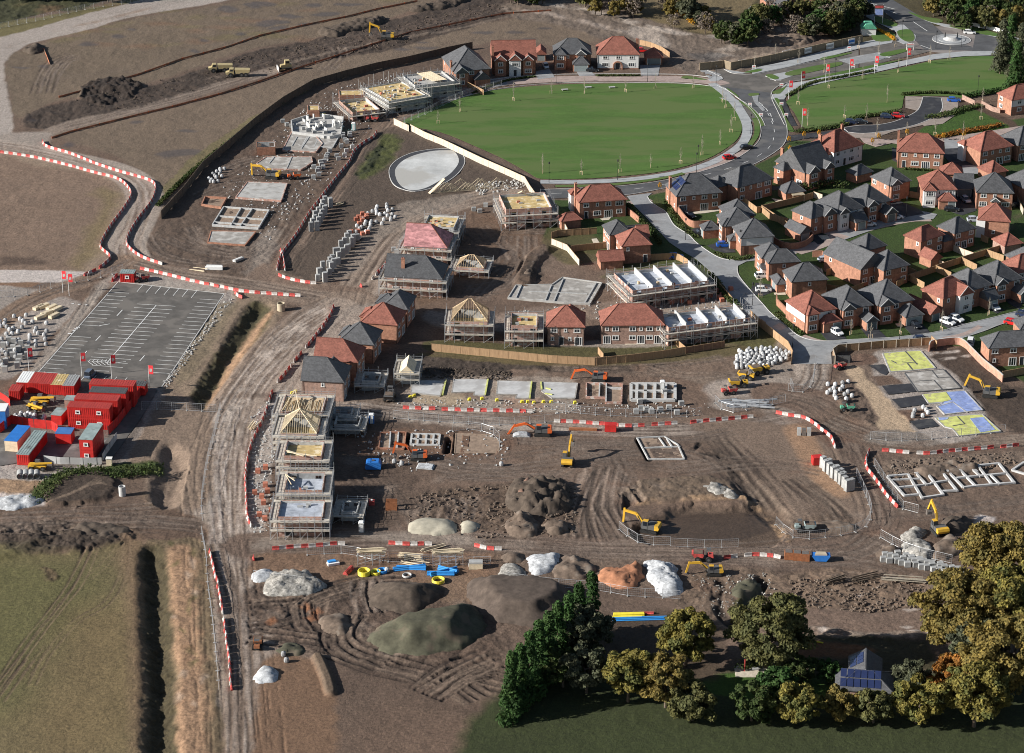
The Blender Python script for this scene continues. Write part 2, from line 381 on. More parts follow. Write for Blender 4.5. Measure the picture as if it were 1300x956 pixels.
rg([(730,-60),(960,-60),(955,5),(925,20),(950,38),(930,48),(880,40),(830,26),(790,10)],(0.165,0.14,0.082),f=2,warp=2)
rg([(-60,30),(50,22),(180,-3),(240,-8),(178,4),(101,24),(51,38),(-60,56)],(0.16,0.15,0.075),f=1.5,warp=1)
rg([(-60,-70),(230,-70),(120,5),(60,16),(-60,30)],(0.055,0.06,0.028),f=2,warp=2,rough=0.25)
F1=[(8,75),(33,62),(60,54),(110,42),(170,24),(290,4),(400,-20),(560,-20),(545,5),(470,30),(400,48),(320,62),(230,92),(140,118),(70,128),(22,150),(10,110)]
rg(F1,(0.165,0.138,0.105),f=2,warp=1.5,rough=0.07)
F2=[(70,172),(120,155),(200,140),(290,118),(350,98),(440,68),(560,40),(700,18),(740,30),(760,48),(720,60),(640,50),(560,75),(520,82),(470,95),(400,110),(330,150),(260,200),(210,270),(190,262),(195,235),(150,200)]
rg(F2,(0.175,0.145,0.112),f=2,warp=1.5,rough=0.06)
for k in range(46):
 rn=random.Random(k); x,y=rn.uniform(20,520),rn.uniform(0,60)
 rg([(x-rn.uniform(8,26),y),(x,y-rn.uniform(1,3)),(x+rn.uniform(8,26),y-1),(x+4,y+rn.uniform(1,3)),(x-8,y+2)],(0.17,0.155,0.075) if k%2 else (0.20,0.13,0.085),f=4,a=0.5,warp=4,seed=k)
def puddle(x,y,w,h,seed=0):
 rg([(x-w,y),(x-w*.4,y-h),(x+w*.6,y-h*.8),(x+w,y+h*.2),(x+w*.2,y+h),(x-w*.6,y+h*.7)],(0.11,0.10,0.095),f=1.6,a=.75,warp=4,wet=.7,rough=0.0,seed=seed)
for i,(x,y,w,h) in enumerate([(150,47,9,3),(120,57,12,2.5),(162,40,6,1.5),(290,12,16,4),(318,8,14,3),(330,32,12,3),(350,28,20,3),(306,43,8,2),(247,66,7,2.5),(258,52,8,2),(370,20,16,3),(420,18,18,2.5),(440,6,22,2),(395,30,12,2),(350,35,14,2),(330,5,16,4),(395,8,12,2.5),
 (505,64,14,2),(530,55,10,1.5),(655,42,12,2),(690,36,10,2),(670,50,12,1.5),(230,195,30,5),(235,165,14,2),(170,155,10,2),(90,185,10,3),(415,105,8,2),(540,60,16,1.5),(610,40,16,2),(660,12,14,1.5),(30,85,10,1.5),(60,85,8,2),(38,150,9,3)]): puddle(x,y,w,h,i)
rg([(75,130),(140,122),(230,96),(320,66),(400,50),(470,33),(550,10),(640,-15),(760,-20),(700,8),(600,34),(500,62),(430,74),(355,92),(290,104),(200,132),(140,150),(70,165),(25,155)],(0.070,0.056,0.046),f=1.5,warp=1.8,rough=0.22)
rg([(55,166),(100,150),(160,140),(230,120),(300,98),(350,84),(352,92),(300,108),(220,132),(140,152),(80,168),(55,176)],(0.24,0.21,0.18),f=1.5,warp=1,rough=0.06)
ruts([(60,170),(140,148),(240,122),(340,92)],4,2.2,seed=4)
ruts([(360,80),(450,56),(560,28),(680,2)],7,6,seed=5,col2=(0.16,0.13,0.11))
st([(340,88),(420,66),(500,50),(600,32),(720,0)],1.4,(0.17,0.145,0.12),0.8,0.8)
rg([(100,120),(125,100),(175,104),(168,122),(130,132)],(0.045,0.036,0.03),f=1,warp=2,rough=0.6,h=0.5)
ruts([(50,118),(60,95),(75,78),(95,70)],5,4,seed=8,w=0.6)
ruts([(420,60),(424,72),(410,88)],4,3,seed=18,w=0.6)
rg([(-40,52),(0,47),(51,34),(101,20),(178,0),(230,-14),(330,-14),(282,2),(170,21),(110,38),(60,50),(33,58),(8,76),(6,100),(17,162),(-10,168),(-40,110)],(0.34,0.325,0.305),f=0.9,warp=0.6,rough=0.03)
st([(10,60),(60,42),(120,28),(200,8)],1.5,(0.27,0.22,0.18),0.6,1.0,nz=6)
rg([(0,170),(60,168),(64,178),(40,190),(-10,190)],(0.30,0.28,0.255),f=2,warp=1.5,rough=0.04)
rg([(640,5),(700,0),(760,8),(830,26),(880,42),(930,47),(975,44),(1040,60),(1045,66),(940,92),(880,96),(850,80),(835,64),(760,48),(700,30),(650,22)],(0.165,0.142,0.12),f=2,warp=2,rough=0.2)
st([(690,4),(740,12),(790,25),(840,38),(880,45),(930,48)],3.0,(0.36,0.34,0.31),0.75,1.5,nz=5)
st([(640,10),(700,18),(770,35),(820,48),(850,62)],2.5,(0.33,0.30,0.27),0.5,1.5,nz=5)
rg([(800,35),(830,36),(850,52),(840,60),(815,55)],(0.37,0.345,0.31),f=2,warp=2,a=0.8)
for x,y in((925,62),(990,75),(1010,68),(1035,62),(915,70)): rg([(x-22,y),(x,y-4),(x+24,y),(x,y+3)],(0.36,0.34,0.31),f=2,a=0.7,warp=3,seed=int(x))
rg([(890,84),(960,70),(1040,58),(1040,64),(950,86),(900,94)],(0.30,0.26,0.215),f=1.5,a=0.7,warp=1)
rg([(870,70),(905,66),(925,72),(900,80)],(0.08,0.085,0.09),f=2,a=0.6,warp=2)
LF=[(-60,200),(0,198),(60,212),(120,222),(146,236),(150,255),(135,290),(112,330),(95,342),(40,346),(-60,346)]
rg([(-60,192),(0,190),(60,202),(130,216),(160,232),(166,255),(150,290),(135,325),(110,345),(60,350),(-60,352)],(0.25,0.21,0.165),f=1.2,warp=0.8,rough=0.05)
rg(LF,(0.215,0.168,0.132),f=2.5,warp=1.6,rough=0.06)
rg([(120,240),(148,245),(146,262),(118,330),(95,336),(104,300),(128,262)],(0.20,0.18,0.085),f=4,a=0.5,warp=3)
rg([(0,325),(48,326),(60,336),(0,338)],(0.10,0.075,0.06),f=2,a=0.8,warp=1.5)
for k in range(14): ruts([(-20,230+k*9),(40,228+k*9),(110,235+k*7)],1,1,seed=60+k,a=0.18,d=-0.03)
rg([(-60,344),(107,345),(100,357),(40,359),(-60,360)],(0.46,0.45,0.44),f=0.5,warp=0.3,rough=0.0)
rg([(-60,359),(50,358),(42,364),(-60,368)],(0.21,0.145,0.10),f=0.5,warp=0.4)
rg([(-60,368),(40,366),(60,374),(95,380),(100,392),(60,430),(40,470),(-60,480)],(0.30,0.285,0.265),f=1.5,warp=1.5,rough=0.06)
rg([(200,290),(240,235),(300,180),(360,130),(410,108),(480,90),(560,76),(600,84),(660,100),(610,112),(560,130),(500,160),(470,190),(430,230),(380,300),(350,345),(300,352),(210,330),(180,310)],(0.125,0.098,0.078),f=1.5,warp=1.2,rough=0.14)
rg([(200,258),(258,205),(330,150),(400,108),(398,102),(325,146),(250,196),(196,250)],(0.17,0.16,0.08),f=0.8,a=0.7,warp=1)
for i,q in enumerate([[(180,300),(200,325),(250,335),(310,330),(345,300),(370,250)],[(230,290),(250,310),(300,322),(330,310)],[(255,250),(290,235),(320,230)],[(270,220),(300,205),(330,200)],[(220,300),(260,318),(310,325)]]): ruts(q,5,3.5,seed=120+i,w=0.5)
HR1=[(640,92),(590,112),(545,128),(505,148),(478,180),(450,222),(415,270),(385,312),(362,345)]
st(HR1,9.0,(0.185,0.145,0.115),1,1.2,rough=0.05); ruts(HR1,6,3.0,seed=21,col2=(0.30,0.25,0.205))
rg([(560,112),(600,104),(655,97),(650,104),(600,120),(560,128)],(0.40,0.375,0.35),f=1,warp=1,a=0.85)
rg([(330,300),(350,290),(352,310),(330,345),(310,350)],(0.27,0.25,0.225),f=2,a=0.7,warp=2)
rg([(470,180),(505,160),(560,172),(620,200),(668,226),(665,240),(600,246),(520,262),(450,330),(400,356),(358,350),(380,320),(430,255)],(0.105,0.086,0.070),f=0.8,warp=0.5,rough=0.07)
rg([(470,195),(490,170),(510,176),(496,200),(480,222),(455,225)],(0.085,0.10,0.035),f=2,warp=2,rough=0.2)
rg([(470,200),(480,184),(488,188),(468,218),(455,222)],(0.035,0.045,0.018),f=1.5,warp=1.5,rough=0.4)
HR2=[(448,388),(455,365),(475,330),(500,300),(535,275),(580,258),(640,243)]
st(HR2,9,(0.285,0.245,0.205),1,1.2,rough=0.04); ruts(HR2,6,3,seed=31,col2=(0.37,0.33,0.29))
rg([(330,335),(352,345),(400,358),(440,362),(470,372),(480,390),(440,398),(380,388),(300,378)],(0.195,0.155,0.125),f=1.5,warp=1,rough=0.08)
rg([(470,285),(500,262),(560,250),(600,246),(590,256),(530,272),(490,300),(465,330),(440,352),(405,360),(420,340),(450,312)],(0.235,0.215,0.19),f=1.5,a=0.8,warp=2,rough=0.12)
st([(-30,182),(20,188),(80,200),(140,214),(172,230),(184,252),(174,280),(160,310),(165,328)],9.5,(0.325,0.30,0.27),1,1.0,rough=0.04)
ruts([(-20,184),(40,192),(100,206),(150,220),(178,245),(170,285),(160,315),(175,335),(230,350)],8,3.2,seed=41,col=(0.20,0.165,0.135),col2=(0.42,0.39,0.36))
st([(150,330),(200,346),(260,356),(330,366),(400,378),(450,384)],8.5,(0.235,0.195,0.16),1,1.2,rough=0.06)
ruts([(160,335),(220,350),(300,361),(380,374),(440,384)],7,3,seed=43,col2=(0.34,0.30,0.26))
st([(160,330),(120,352),(80,366),(40,382),(5,405),(-20,425)],6.0,(0.225,0.175,0.135),1,1.2,rough=0.06)
st([(150,345),(130,385),(100,425),(60,470),(20,500),(-20,530)],9,(0.185,0.14,0.108),1,1.5,rough=0.09)
ruts([(140,360),(115,405),(80,450),(30,495)],7,3.5,seed=46,nz=6)
ruts([(160,330),(120,352),(80,366),(40,382),(5,405)],3,1.5,seed=47)
rg([(165,345),(285,362),(285,372),(142,358)],(0.34,0.325,0.30),f=0.8,warp=0.5)
rg([(125,362),(142,358),(45,480),(35,490),(28,480)],(0.31,0.295,0.27),f=1.2,a=0.8,warp=1)
rg([(285,372),(330,378),(360,385),(345,420),(300,470),(262,515),(230,500),(200,492)],(0.235,0.195,0.15),f=1.2,warp=1,rough=0.09)
rg([(285,372),(298,380),(270,415),(225,470),(205,492),(198,490),(240,430)],(0.33,0.32,0.30),f=1.0,warp=1.2,rough=0.15)
rg([(262,395),(300,386),(282,420),(240,480),(225,478)],(0.20,0.175,0.125),f=2,a=0.8,warp=1.5)
PIT1=[(318,384),(334,384),(345,395),(330,425),(300,460),(270,512),(252,517),(243,505),(255,480),(280,440),(300,410)]
rg(PIT1,(0.085,0.080,0.045),f=1.5,warp=0.6,rough=0.3); rg([(330,400),(345,396),(318,440),(285,490),(268,515),(262,512),(285,465),(312,425)],CLAYP,f=1.8,warp=1.2)
rg([(322,388),(340,392),(322,425),(296,460),(266,512),(250,512),(262,485),(288,440),(306,410)],h=-1.7,hf=5.0,warp=0.5,rough=0.12)
PIT2=[(213,560),(226,575),(240,580),(236,610),(222,645),(200,643),(190,635),(198,600),(208,570)]
rg([(205,555),(240,552),(252,590),(245,640),(225,650),(185,640),(196,590)],(0.24,0.19,0.13),f=2,a=0.8,warp=1.5)
rg(PIT2,(0.15,0.118,0.085),f=1,warp=0.5,rough=0.1); rg([(226,578),(242,582),(240,612),(226,645),(214,643),(222,605)],(0.34,0.27,0.18),f=1.5,warp=1)
rg([(214,564),(236,582),(232,612),(219,641),(197,638),(202,600)],h=-1.5,hf=4.2,warp=0.4)
rg([(216,655),(224,640),(236,600),(240,650)],(0.33,0.24,0.16),f=1.5,a=0.6,warp=1)
MH=[(440,386),(405,405),(365,440),(330,485),(300,530),(283,580),(277,640),(282,700),(292,770),(300,880),(306,1000)]
st(MH,15.0,(0.245,0.205,0.170),1,1.5,rough=0.07)
ruts(MH,20,6.0,seed=51,col=(0.13,0.105,0.085),col2=(0.42,0.39,0.355),jit=1.6,w=0.4,nz=7)
st([(425,388),(385,412),(345,455),(305,505),(278,560),(266,630)],4.0,(0.40,0.375,0.34),0.75,2.0,nz=4)
st([(375,425),(340,468),(318,505)],5.0,(0.37,0.34,0.305),0.6,2.0,nz=4)
ruts([(425,390),(385,415),(345,455),(310,500),(285,550),(275,620),(275,680)],14,4.5,seed=53,col=(0.17,0.14,0.115),col2=(0.50,0.47,0.43),jit=1.0,w=0.35,nz=4)
ruts([(275,560),(268,600),(272,650),(275,690)],12,3.5,seed=54,col=(0.22,0.19,0.165),col2=(0.50,0.48,0.45),w=0.3,nz=2.5)
st([(425,385),(445,400),(400,440),(360,490),(335,520)],6,(0.29,0.255,0.22),0.9,1.5)
ruts([(440,395),(405,430),(370,475),(345,510)],5,2,seed=57,col2=(0.44,0.40,0.36))
rg([(270,560),(255,560),(262,600),(256,650),(250,700),(258,745),(262,790),(268,840),(275,900),(282,900),(280,820),(270,740),(262,690),(268,640)],(0.32,0.30,0.265),f=1,a=0.6,warp=0.8)
rg([(175,500),(215,495),(262,520),(270,560),(262,640),(190,640),(180,590),(140,590),(165,545)],(0.225,0.185,0.148),f=1.5,warp=1,rough=0.08)
rg([(165,490),(205,495),(190,530),(170,560),(150,600),(130,592),(150,560)],(0.30,0.29,0.275),f=1.5,warp=1,a=0.85)
rg([(-60,520),(120,480),(190,490),(150,590),(60,612),(-60,640)],(0.17,0.155,0.14),f=1.0,warp=0.6,rough=0.04)
rg([(-60,585),(20,588),(60,600),(110,590),(140,590),(120,600),(70,612),(45,618),(-60,622)],(0.36,0.35,0.335),f=1.0,warp=1,rough=0.12)
rg([(-60,608),(45,610),(60,620),(35,632),(-60,632)],(0.30,0.225,0.155),f=1,warp=1)
rg([(-60,625),(50,628),(56,640),(40,646),(-60,648)],(0.42,0.415,0.41),f=1,warp=1,a=0.9,rough=0.3)
rg([(40,622),(75,600),(120,592),(200,586),(202,600),(150,606),(100,604),(66,625),(45,640)],(0.06,0.085,0.025),f=1.0,warp=1,rough=0.25)
rg([(58,630),(85,608),(120,602),(146,608),(148,625),(120,640),(70,648)],(0.075,0.060,0.048),f=1.0,warp=1.2,h=0.9,hf=2.5,rough=0.12)
for k in range(6): st([(62+k*6,640-k*2),(90+k*6,632-k*3),(125+k*2,610+k*2)],0.25,(0.20,0.165,0.13),0.5,0.3,h=0.1)
rg([(-60,642),(60,645),(160,640),(250,655),(262,690),(180,690),(160,695),(60,705),(-60,725)],(0.135,0.100,0.076),f=1.5,warp=1.5,rough=0.1)
rg([(-60,672),(40,662),(100,664),(160,668),(165,680),(140,695),(90,700),(30,706),(-60,716)],(0.072,0.058,0.046),f=1.5,warp=1.5,rough=0.35,h=0.7,hf=3)
for k in range(9): ruts([(-20,655+k*3),(80,650+k*3),(180,655+k*2),(255,660+k*2)],1,1,seed=140+k,a=0.5)
LL=[(-60,712),(40,706),(110,700),(160,688),(180,695),(186,760),(190,830),(192,1000),(-60,1000)]
rg(LL,(0.165,0.145,0.082),f=1.5,warp=1,rough=0.05)
rg([(-60,716),(60,708),(100,712),(110,760),(80,820),(40,900),(-60,900)],(0.115,0.125,0.05),f=12,a=0.65,warp=6)
rg([(80,780),(185,770),(190,960),(40,1000)],(0.195,0.155,0.085),f=12,a=0.6,warp=6,seed=5)
rg([(150,690),(182,690),(192,860),(192,1000),(170,1000),(165,800)],(0.20,0.148,0.10),f=3,a=0.75,warp=1)
def thin(pts,a=0.8,seed=2):
 P=smooth(GG(pts),5)
 for off in (-0.75,0.75):
  Q=[]
  for i,p in enumerate(P):
   q=P[min(i+1,len(P)-1)]; o=P[max(i-1,0)]; dx,dy=q[0]-o[0],q[1]-o[1]; L=math.hypot(dx,dy)+1e-9; Q.append((p[0]-dy/L*off,p[1]+dx/L*off))
  st(Q,0.22,(0.065,0.045,0.035),a,0.25,h=-0.10,world=True,sm=False,nz=14,seed=seed); st([(p[0]+0.3,p[1]+.1) for p in Q],0.12,(0.25,0.20,0.14),a*0.6,0.2,world=True,sm=False,h=0.05)
thin([(118,698),(100,740),(72,775),(45,810),(20,845),(0,870),(-20,900)])
thin([(112,698),(88,745),(62,780),(30,820),(5,858),(-20,890)],0.6,5)
thin([(160,690),(155,730),(135,765),(95,790),(60,830),(40,870)],0.4,7)
thin([(150,695),(128,720),(110,735)],0.35,8); thin([(38,838),(20,862),(0,890)],0.6,9); thin([(60,820),(30,860)],0.4,10)
rg([(50,722),(66,724),(76,734),(66,740),(54,734)],(0.10,0.07,0.05),f=1,a=0.7,warp=1.5,rough=0.3)
rg([(180,692),(215,685),(262,690),(268,760),(275,850),(280,1000),(190,1000),(185,760)],(0.165,0.135,0.09),f=1,warp=1,rough=0.12)
rg([(212,700),(238,694),(246,705),(250,760),(258,830),(268,1000),(222,1000),(222,860),(218,780)],CLAYP,f=2,warp=1.6)
for k in range(26):
 rn=random.Random(300+k); x=rn.uniform(214,262); y=rn.uniform(690,900)
 rg([(x-4,y),(x,y-5),(x+5,y-1),(x+2,y+5)],[(0.10,0.11,0.04),(0.33,0.30,0.26),(0.24,0.16,0.10)][k%3],f=1.2,a=0.6,warp=2,seed=k)
rg([(181,700),(196,690),(210,702),(216,760),(220,840),(222,1000),(190,1000),(188,860),(184,760)],(0.075,0.066,0.038),f=1.2,warp=0.8,rough=0.35)
rg([(186,702),(202,698),(208,730),(212,790),(216,860),(218,1000),(192,1000),(190,860),(186,770)],h=-2.1,hf=5.0,warp=0.5)
rg([(600,265),(640,280),(700,285),(760,300),(700,330),(690,350),(640,360),(560,380),(530,385),(540,330),(580,300)],(0.155,0.112,0.082),f=1.5,warp=1,rough=0.1)
for i,q in enumerate([[(660,300),(655,330),(620,360)],[(640,290),(680,292),(720,292)],[(690,340),(660,360),(600,372)]]): ruts(q,6,4,seed=150+i)
st([(665,360),(672,335),(690,318)],3,(0.115,0.088,0.068),0.9,1.5,h=1.1,rough=0.2); st([(675,352),(690,330),(700,322)],3.5,(0.05,0.042,0.035),0.6,1.5)
rg([(690,318),(730,340),(735,352),(700,350),(680,340)],(0.20,0.16,0.13),f=2,a=0.6,warp=2)
rg([(540,395),(600,400),(650,405),(650,420),(560,418)],(0.26,0.235,0.21),f=1.5,warp=1.5,a=0.8,rough=0.1)
rg([(640,395),(760,385),(790,380),(780,400),(700,408),(640,410)],(0.24,0.20,0.17),f=1.5,a=0.7,warp=2,rough=0.1)
rg([(780,395),(960,368),(960,385),(860,400),(790,408)],(0.30,0.27,0.235),f=1,a=0.9,warp=1)
rg([(545,432),(640,436),(760,438),(866,432),(870,442),(760,453),(640,455),(548,447)],(0.095,0.092,0.040),f=0.6,warp=0.3)
rg([(690,440),(730,440),(800,442),(866,437),(868,431),(760,433),(700,435)],(0.30,0.28,0.255),f=0.8,warp=0.8,a=0.9)
rg([(540,448),(640,456),(760,456),(868,445),(960,432),(985,425),(1000,445),(985,452),(900,458),(830,462),(740,465),(540,462)],(0.11,0.10,0.045),f=1,a=0.8,warp=1)
rg([(870,420),(960,410),(1000,440),(985,448),(920,436),(868,448)],(0.105,0.105,0.045),f=1,warp=1,rough=0.1)
rg([(530,452),(640,462),(760,465),(840,462),(835,470),(740,474),(655,475),(650,485),(600,482),(560,480),(520,486),(528,470)],(0.072,0.060,0.050),f=1,warp=0.8,rough=0.2)
rg([(652,468),(740,472),(830,468),(940,450),(960,455),(940,490),(880,492),(800,488),(700,478),(655,482)],(0.175,0.138,0.110),f=1.5,warp=1,rough=0.09)
for i,q in enumerate([[(700,470),(780,472),(860,466),(920,458)],[(820,470),(870,480),(940,478)],[(830,485),(880,488),(950,480),(1000,475)]]): ruts(q,5,2.5,seed=160+i,col2=(0.28,0.24,0.2))
rg([(515,478),(560,478),(745,482),(742,520),(640,524),(520,520)],(0.30,0.27,0.235),f=1.2,warp=0.8,rough=0.06)
rg([(525,500),(590,500),(588,517),(520,516)],(0.38,0.33,0.25),f=1,warp=0.8)
rg([(640,505),(690,505),(690,520),(640,518)],(0.30,0.21,0.16),f=1,a=0.6,warp=0.8)
rg([(735,480),(860,480),(900,500),(890,520),(800,525),(740,522)],(0.16,0.122,0.096),f=1.5,warp=1,rough=0.1)
rg([(895,495),(925,480),(1000,480),(1010,500),(985,515),(930,520),(905,515)],(0.33,0.31,0.285),f=2,warp=2,a=0.85)
rg([(985,420),(1006,445),(1005,470),(1010,490),(985,490),(950,480),(945,462),(960,445),(985,445)],(0.29,0.265,0.235),f=1.5,a=0.8,warp=1)
CR=[(445,512),(520,523),(640,532),(760,541),(860,542),(940,535),(1000,526),(1040,520)]
st(CR,8.5,(0.27,0.24,0.21),1,1.2,rough=0.05); ruts(CR,12,3.4,seed=71,col2=(0.40,0.37,0.335),w=0.35)
st([(470,528),(560,536),(660,543),(720,548)],2.5,(0.36,0.335,0.30),0.8,1.2,nz=4)
st([(640,526),(760,532),(860,533),(960,525)],3,(0.185,0.145,0.115),0.8,1.5)
rg([(1006,455),(1055,455),(1050,475),(1040,500),(1025,515),(1010,512),(1014,490)],(0.335,0.305,0.27),f=1.5,warp=1,rough=0.08)
ruts([(1030,458),(1028,480),(1020,500),(1030,520)],7,3,seed=74,col2=(0.42,0.39,0.35))
ER=[(985,500),(1030,510),(1065,535),(1088,565),(1104,600),(1120,640),(1118,672),(1080,690),(1040,698)]
st(ER,11,(0.17,0.130,0.104),1,1.5,rough=0.06); ruts(ER,10,4.5,seed=76,col2=(0.26,0.22,0.185))
st([(1060,530),(1110,555),(1180,562),(1240,560),(1320,556)],9,(0.165,0.128,0.102),1,1.5,rough=0.06)
ruts([(1050,535),(1110,556),(1180,562),(1240,560),(1320,556)],8,3,seed=78,col2=(0.33,0.30,0.26))
rg([(1075,465),(1130,455),(1190,462),(1220,490),(1290,548),(1190,556),(1120,552),(1080,520),(1060,500)],(0.185,0.150,0.122),f=1.2,warp=1,rough=0.08)
SL=[T('U',*p) for p in [(250,225),(360,212),(420,300),(500,360),(640,500),(790,690),(700,705),(560,700),(470,640),(500,590),(420,450),(320,330)]]
rg(SL,SANDG,f=0.8,warp=0.5,rough=0.04)
rg([T('U',*p) for p in [(250,320),(320,350),(490,600),(430,640),(380,600),(230,560),(200,420)]],(0.125,0.100,0.082),f=0.8,warp=1,rough=0.3)
rg([T('U',*p) for p in [(450,140),(520,90),(860,70),(960,170),(1130,300),(1300,520),(1300,700),(1000,790),(780,690),(720,600),(520,380),(470,250)]],(0.33,0.315,0.295),f=1.0,warp=0.7,rough=0.05)
rg([T('U',*p) for p in [(450,280),(600,270),(690,340),(500,350)]],(0.15,0.112,0.088),f=0.8,warp=0.8)
rg([T('U',*p) for p in [(640,540),(880,520),(900,590),(720,620)]],(0.16,0.115,0.09),f=0.8,warp=0.8,rough=0.15)
rg([T('U',*p) for p in [(290,130),(440,115),(500,170),(440,195),(300,190)]],(0.16,0.115,0.09),f=0.8,warp=0.8,rough=0.1)
rg([T('U',*p) for p in [(450,700),(760,700),(1000,790),(900,800),(450,780)]],(0.22,0.205,0.185),f=1,warp=1)
rg([(1182,452),(1232,442),(1270,485),(1310,500),(1310,548),(1270,538),(1225,490),(1195,462)],(0.078,0.062,0.050),f=1,warp=0.7,rough=0.1)
for k,(a,b) in enumerate([((1190,448),(1215,446)),((1196,456),(1230,452))]): st([a,b],1.0,(0.45,0.44,0.42),0.7,0.5,nz=2)
rg([(880,540),(950,535),(1000,540),(1040,560),(1070,580),(1100,640),(1100,668),(1050,680),(990,650),(960,600),(920,570)],(0.195,0.158,0.128),f=1.5,warp=1.2,rough=0.04)
st([(1010,545),(1025,570),(1040,600),(1065,625)],3.5,(0.31,0.22,0.15),0.7,2)
rg([(960,640),(1000,660),(1060,650),(1085,660),(1060,678),(1000,668)],(0.15,0.118,0.092),f=2,warp=1,rough=0.1)
rg([(925,580),(960,612),(1000,650),(1010,662),(985,665),(960,640),(930,610),(905,575)],(0.105,0.085,0.068),f=1.2,warp=1,rough=0.15)
for i,q in enumerate([[(900,555),(930,590),(965,630),(1000,665)],[(915,556),(945,590),(980,630),(1010,665)],[(895,575),(925,605),(950,640),(975,665)],[(1000,610),(1040,640),(1060,660)]]): ruts(q,6,2.5,seed=80+i,col=(0.07,0.056,0.046),col2=(0.26,0.22,0.18),w=0.45,nz=12)
rg([(940,600),(990,640),(1000,655),(970,655),(935,615)],h=-0.8,hf=4,warp=1)
st([(898,555),(880,570),(890,575),(915,580),(930,600),(945,615)],1.0,(0.045,0.036,0.03),0.9,0.6,h=-0.5,nz=3)
rg([(868,640),(930,642),(985,640),(1000,665),(985,692),(900,694),(820,690),(800,672),(840,655)],(0.115,0.090,0.070),f=1.2,warp=1,h=-1.2,hf=3,rough=0.03)
rg([(845,650),(920,645),(970,650),(978,668),(930,680),(850,676)],(0.085,0.067,0.052),f=1,a=0.9,warp=1,wet=0.55,rough=0.01)
rg([(790,615),(900,605),(935,620),(930,632),(860,636),(800,640)],(0.16,0.13,0.10),f=1.5,warp=1,h=0.5,hf=2,rough=0.2)
st([(790,640),(850,636),(920,632),(955,636),(985,660),(1002,690)],1.2,(0.32,0.24,0.16),0.8,0.8,h=0.5,nz=3)
rg([(788,628),(800,625),(805,640),(792,648)],(0.035,0.028,0.024),f=1,warp=1,h=-1)
for i,q in enumerate([[(700,560),(760,580),(800,585),(860,590)],[(560,600),(620,605),(700,600)],[(780,560),(800,590),(810,620)],[(700,590),(760,600),(800,640)]]): ruts(q,5,5,seed=90+i,a=0.4)
for k in range(24):
 r_=random.Random(k+70); y=r_.uniform(10,120); x=r_.uniform(60,420); ruts([(x,y),(x+r_.uniform(30,60),y-r_.uniform(4,14)),(x+r_.uniform(80,130),y-r_.uniform(10,26))],2,3,seed=500+k,a=.22,d=-.04,w=.3,nz=8)
for i,q in enumerate([[(450,560),(560,590),(700,600)],[(560,600),(700,580),(850,560)],[(700,620),(760,585),(850,580),(900,600)],[(640,560),(760,565),(880,560),(930,550)],[(850,600),(960,590),(1040,600)],[(900,700),(1000,690),(1080,670)],[(460,600),(500,640),(520,680)],[(540,580),(600,600),(660,600)],[(1090,700),(1000,720),(900,715)],[(1150,650),(1250,640),(1310,660)],[(1040,780),(1100,790),(1180,785)],[(200,650),(120,655),(0,660)],[(330,750),(420,760),(520,790)],[(640,760),(700,800),(660,840)],[(600,290),(640,330),(600,380)]]): ruts(q,5,4,seed=400+i,a=.5,d=-.1,w=.4,nz=10)
for k in range(16):
 rn=random.Random(k+5); x=725+k*3.6; ruts([(x+10,600+rn.uniform(-8,5)),(x-2+rn.uniform(-4,4),640),(x+(k-8)*1.8,665),(x+10+(k-8)*3.2,692)],1,0.5,seed=200+k,col=(0.06,0.048,0.04),col2=(0.34,0.29,0.245),w=0.5,a=0.8,nz=16)
rg([(520,630),(600,618),(640,612),(720,612),(730,640),(725,670),(680,680),(600,668),(520,655)],(0.125,0.098,0.076),f=2,warp=2,rough=0.24)
for k in range(9): ruts([(525+k*9,632),(530+k*9,645),(524+k*9,660)],1,0.8,seed=230+k,w=0.5,nz=10)
rg([(445,530),(520,540),(530,620),(520,660),(450,670),(440,600)],(0.10,0.078,0.062),f=2,warp=2,a=0.7,rough=0.12)
rg([(450,545),(560,548),(640,555),(640,575),(560,580),(450,575)],(0.175,0.115,0.08),f=2,warp=2,a=0.7,rough=0.1)
rg([(430,478),(500,480),(515,500),(500,512),(440,508)],(0.20,0.165,0.135),f=2,warp=2,rough=0.12)
rg([(330,520),(360,505),(370,520),(345,590),(340,650),(345,680),(430,672),(440,680),(340,692),(318,690),(312,650),(318,600),(322,560)],(0.34,0.325,0.305),f=1.2,warp=0.8,rough=0.08)
rg([(350,500),(360,480),(400,430),(430,395),(500,385),(470,420),(400,480),(385,500)],(0.31,0.285,0.255),f=1.5,a=0.7,warp=1.2,rough=0.08)
rg([(480,375),(500,345),(500,320),(520,290),(545,285),(500,330),(480,365)],(0.34,0.325,0.305),f=1.5,a=0.8,warp=1,rough=0.05)
LR=[(316,692),(400,688),(520,686),(640,692),(760,700),(880,702),(1000,706),(1080,700),(1110,680)]
st(LR,9.5,(0.165,0.130,0.106),1,1.5,rough=0.05); ruts(LR,14,3.8,seed=101,col2=(0.29,0.255,0.22),w=0.35)
st([(330,690),(420,684),(520,682),(600,686)],3,(0.27,0.245,0.215),0.6,1.5,nz=5)
rg([(325,705),(440,702),(620,702),(640,712),(640,745),(560,748),(440,742),(360,735),(322,740)],(0.195,0.138,0.098),f=1.5,warp=1.2,rough=0.08)
rg([(560,735),(600,735),(605,760),(575,775),(560,760)],(0.22,0.165,0.12),f=2,a=0.8,warp=1.5)
rg([(320,740),(440,745),(520,760),(640,775),(640,840),(560,850),(440,838),(330,800)],(0.115,0.088,0.070),f=2,warp=2,a=0.9,rough=0.18)
rg([(620,700),(860,715),(880,745),(640,745)],(0.16,0.130,0.104),f=2,a=0.6,warp=2,rough=0.12)
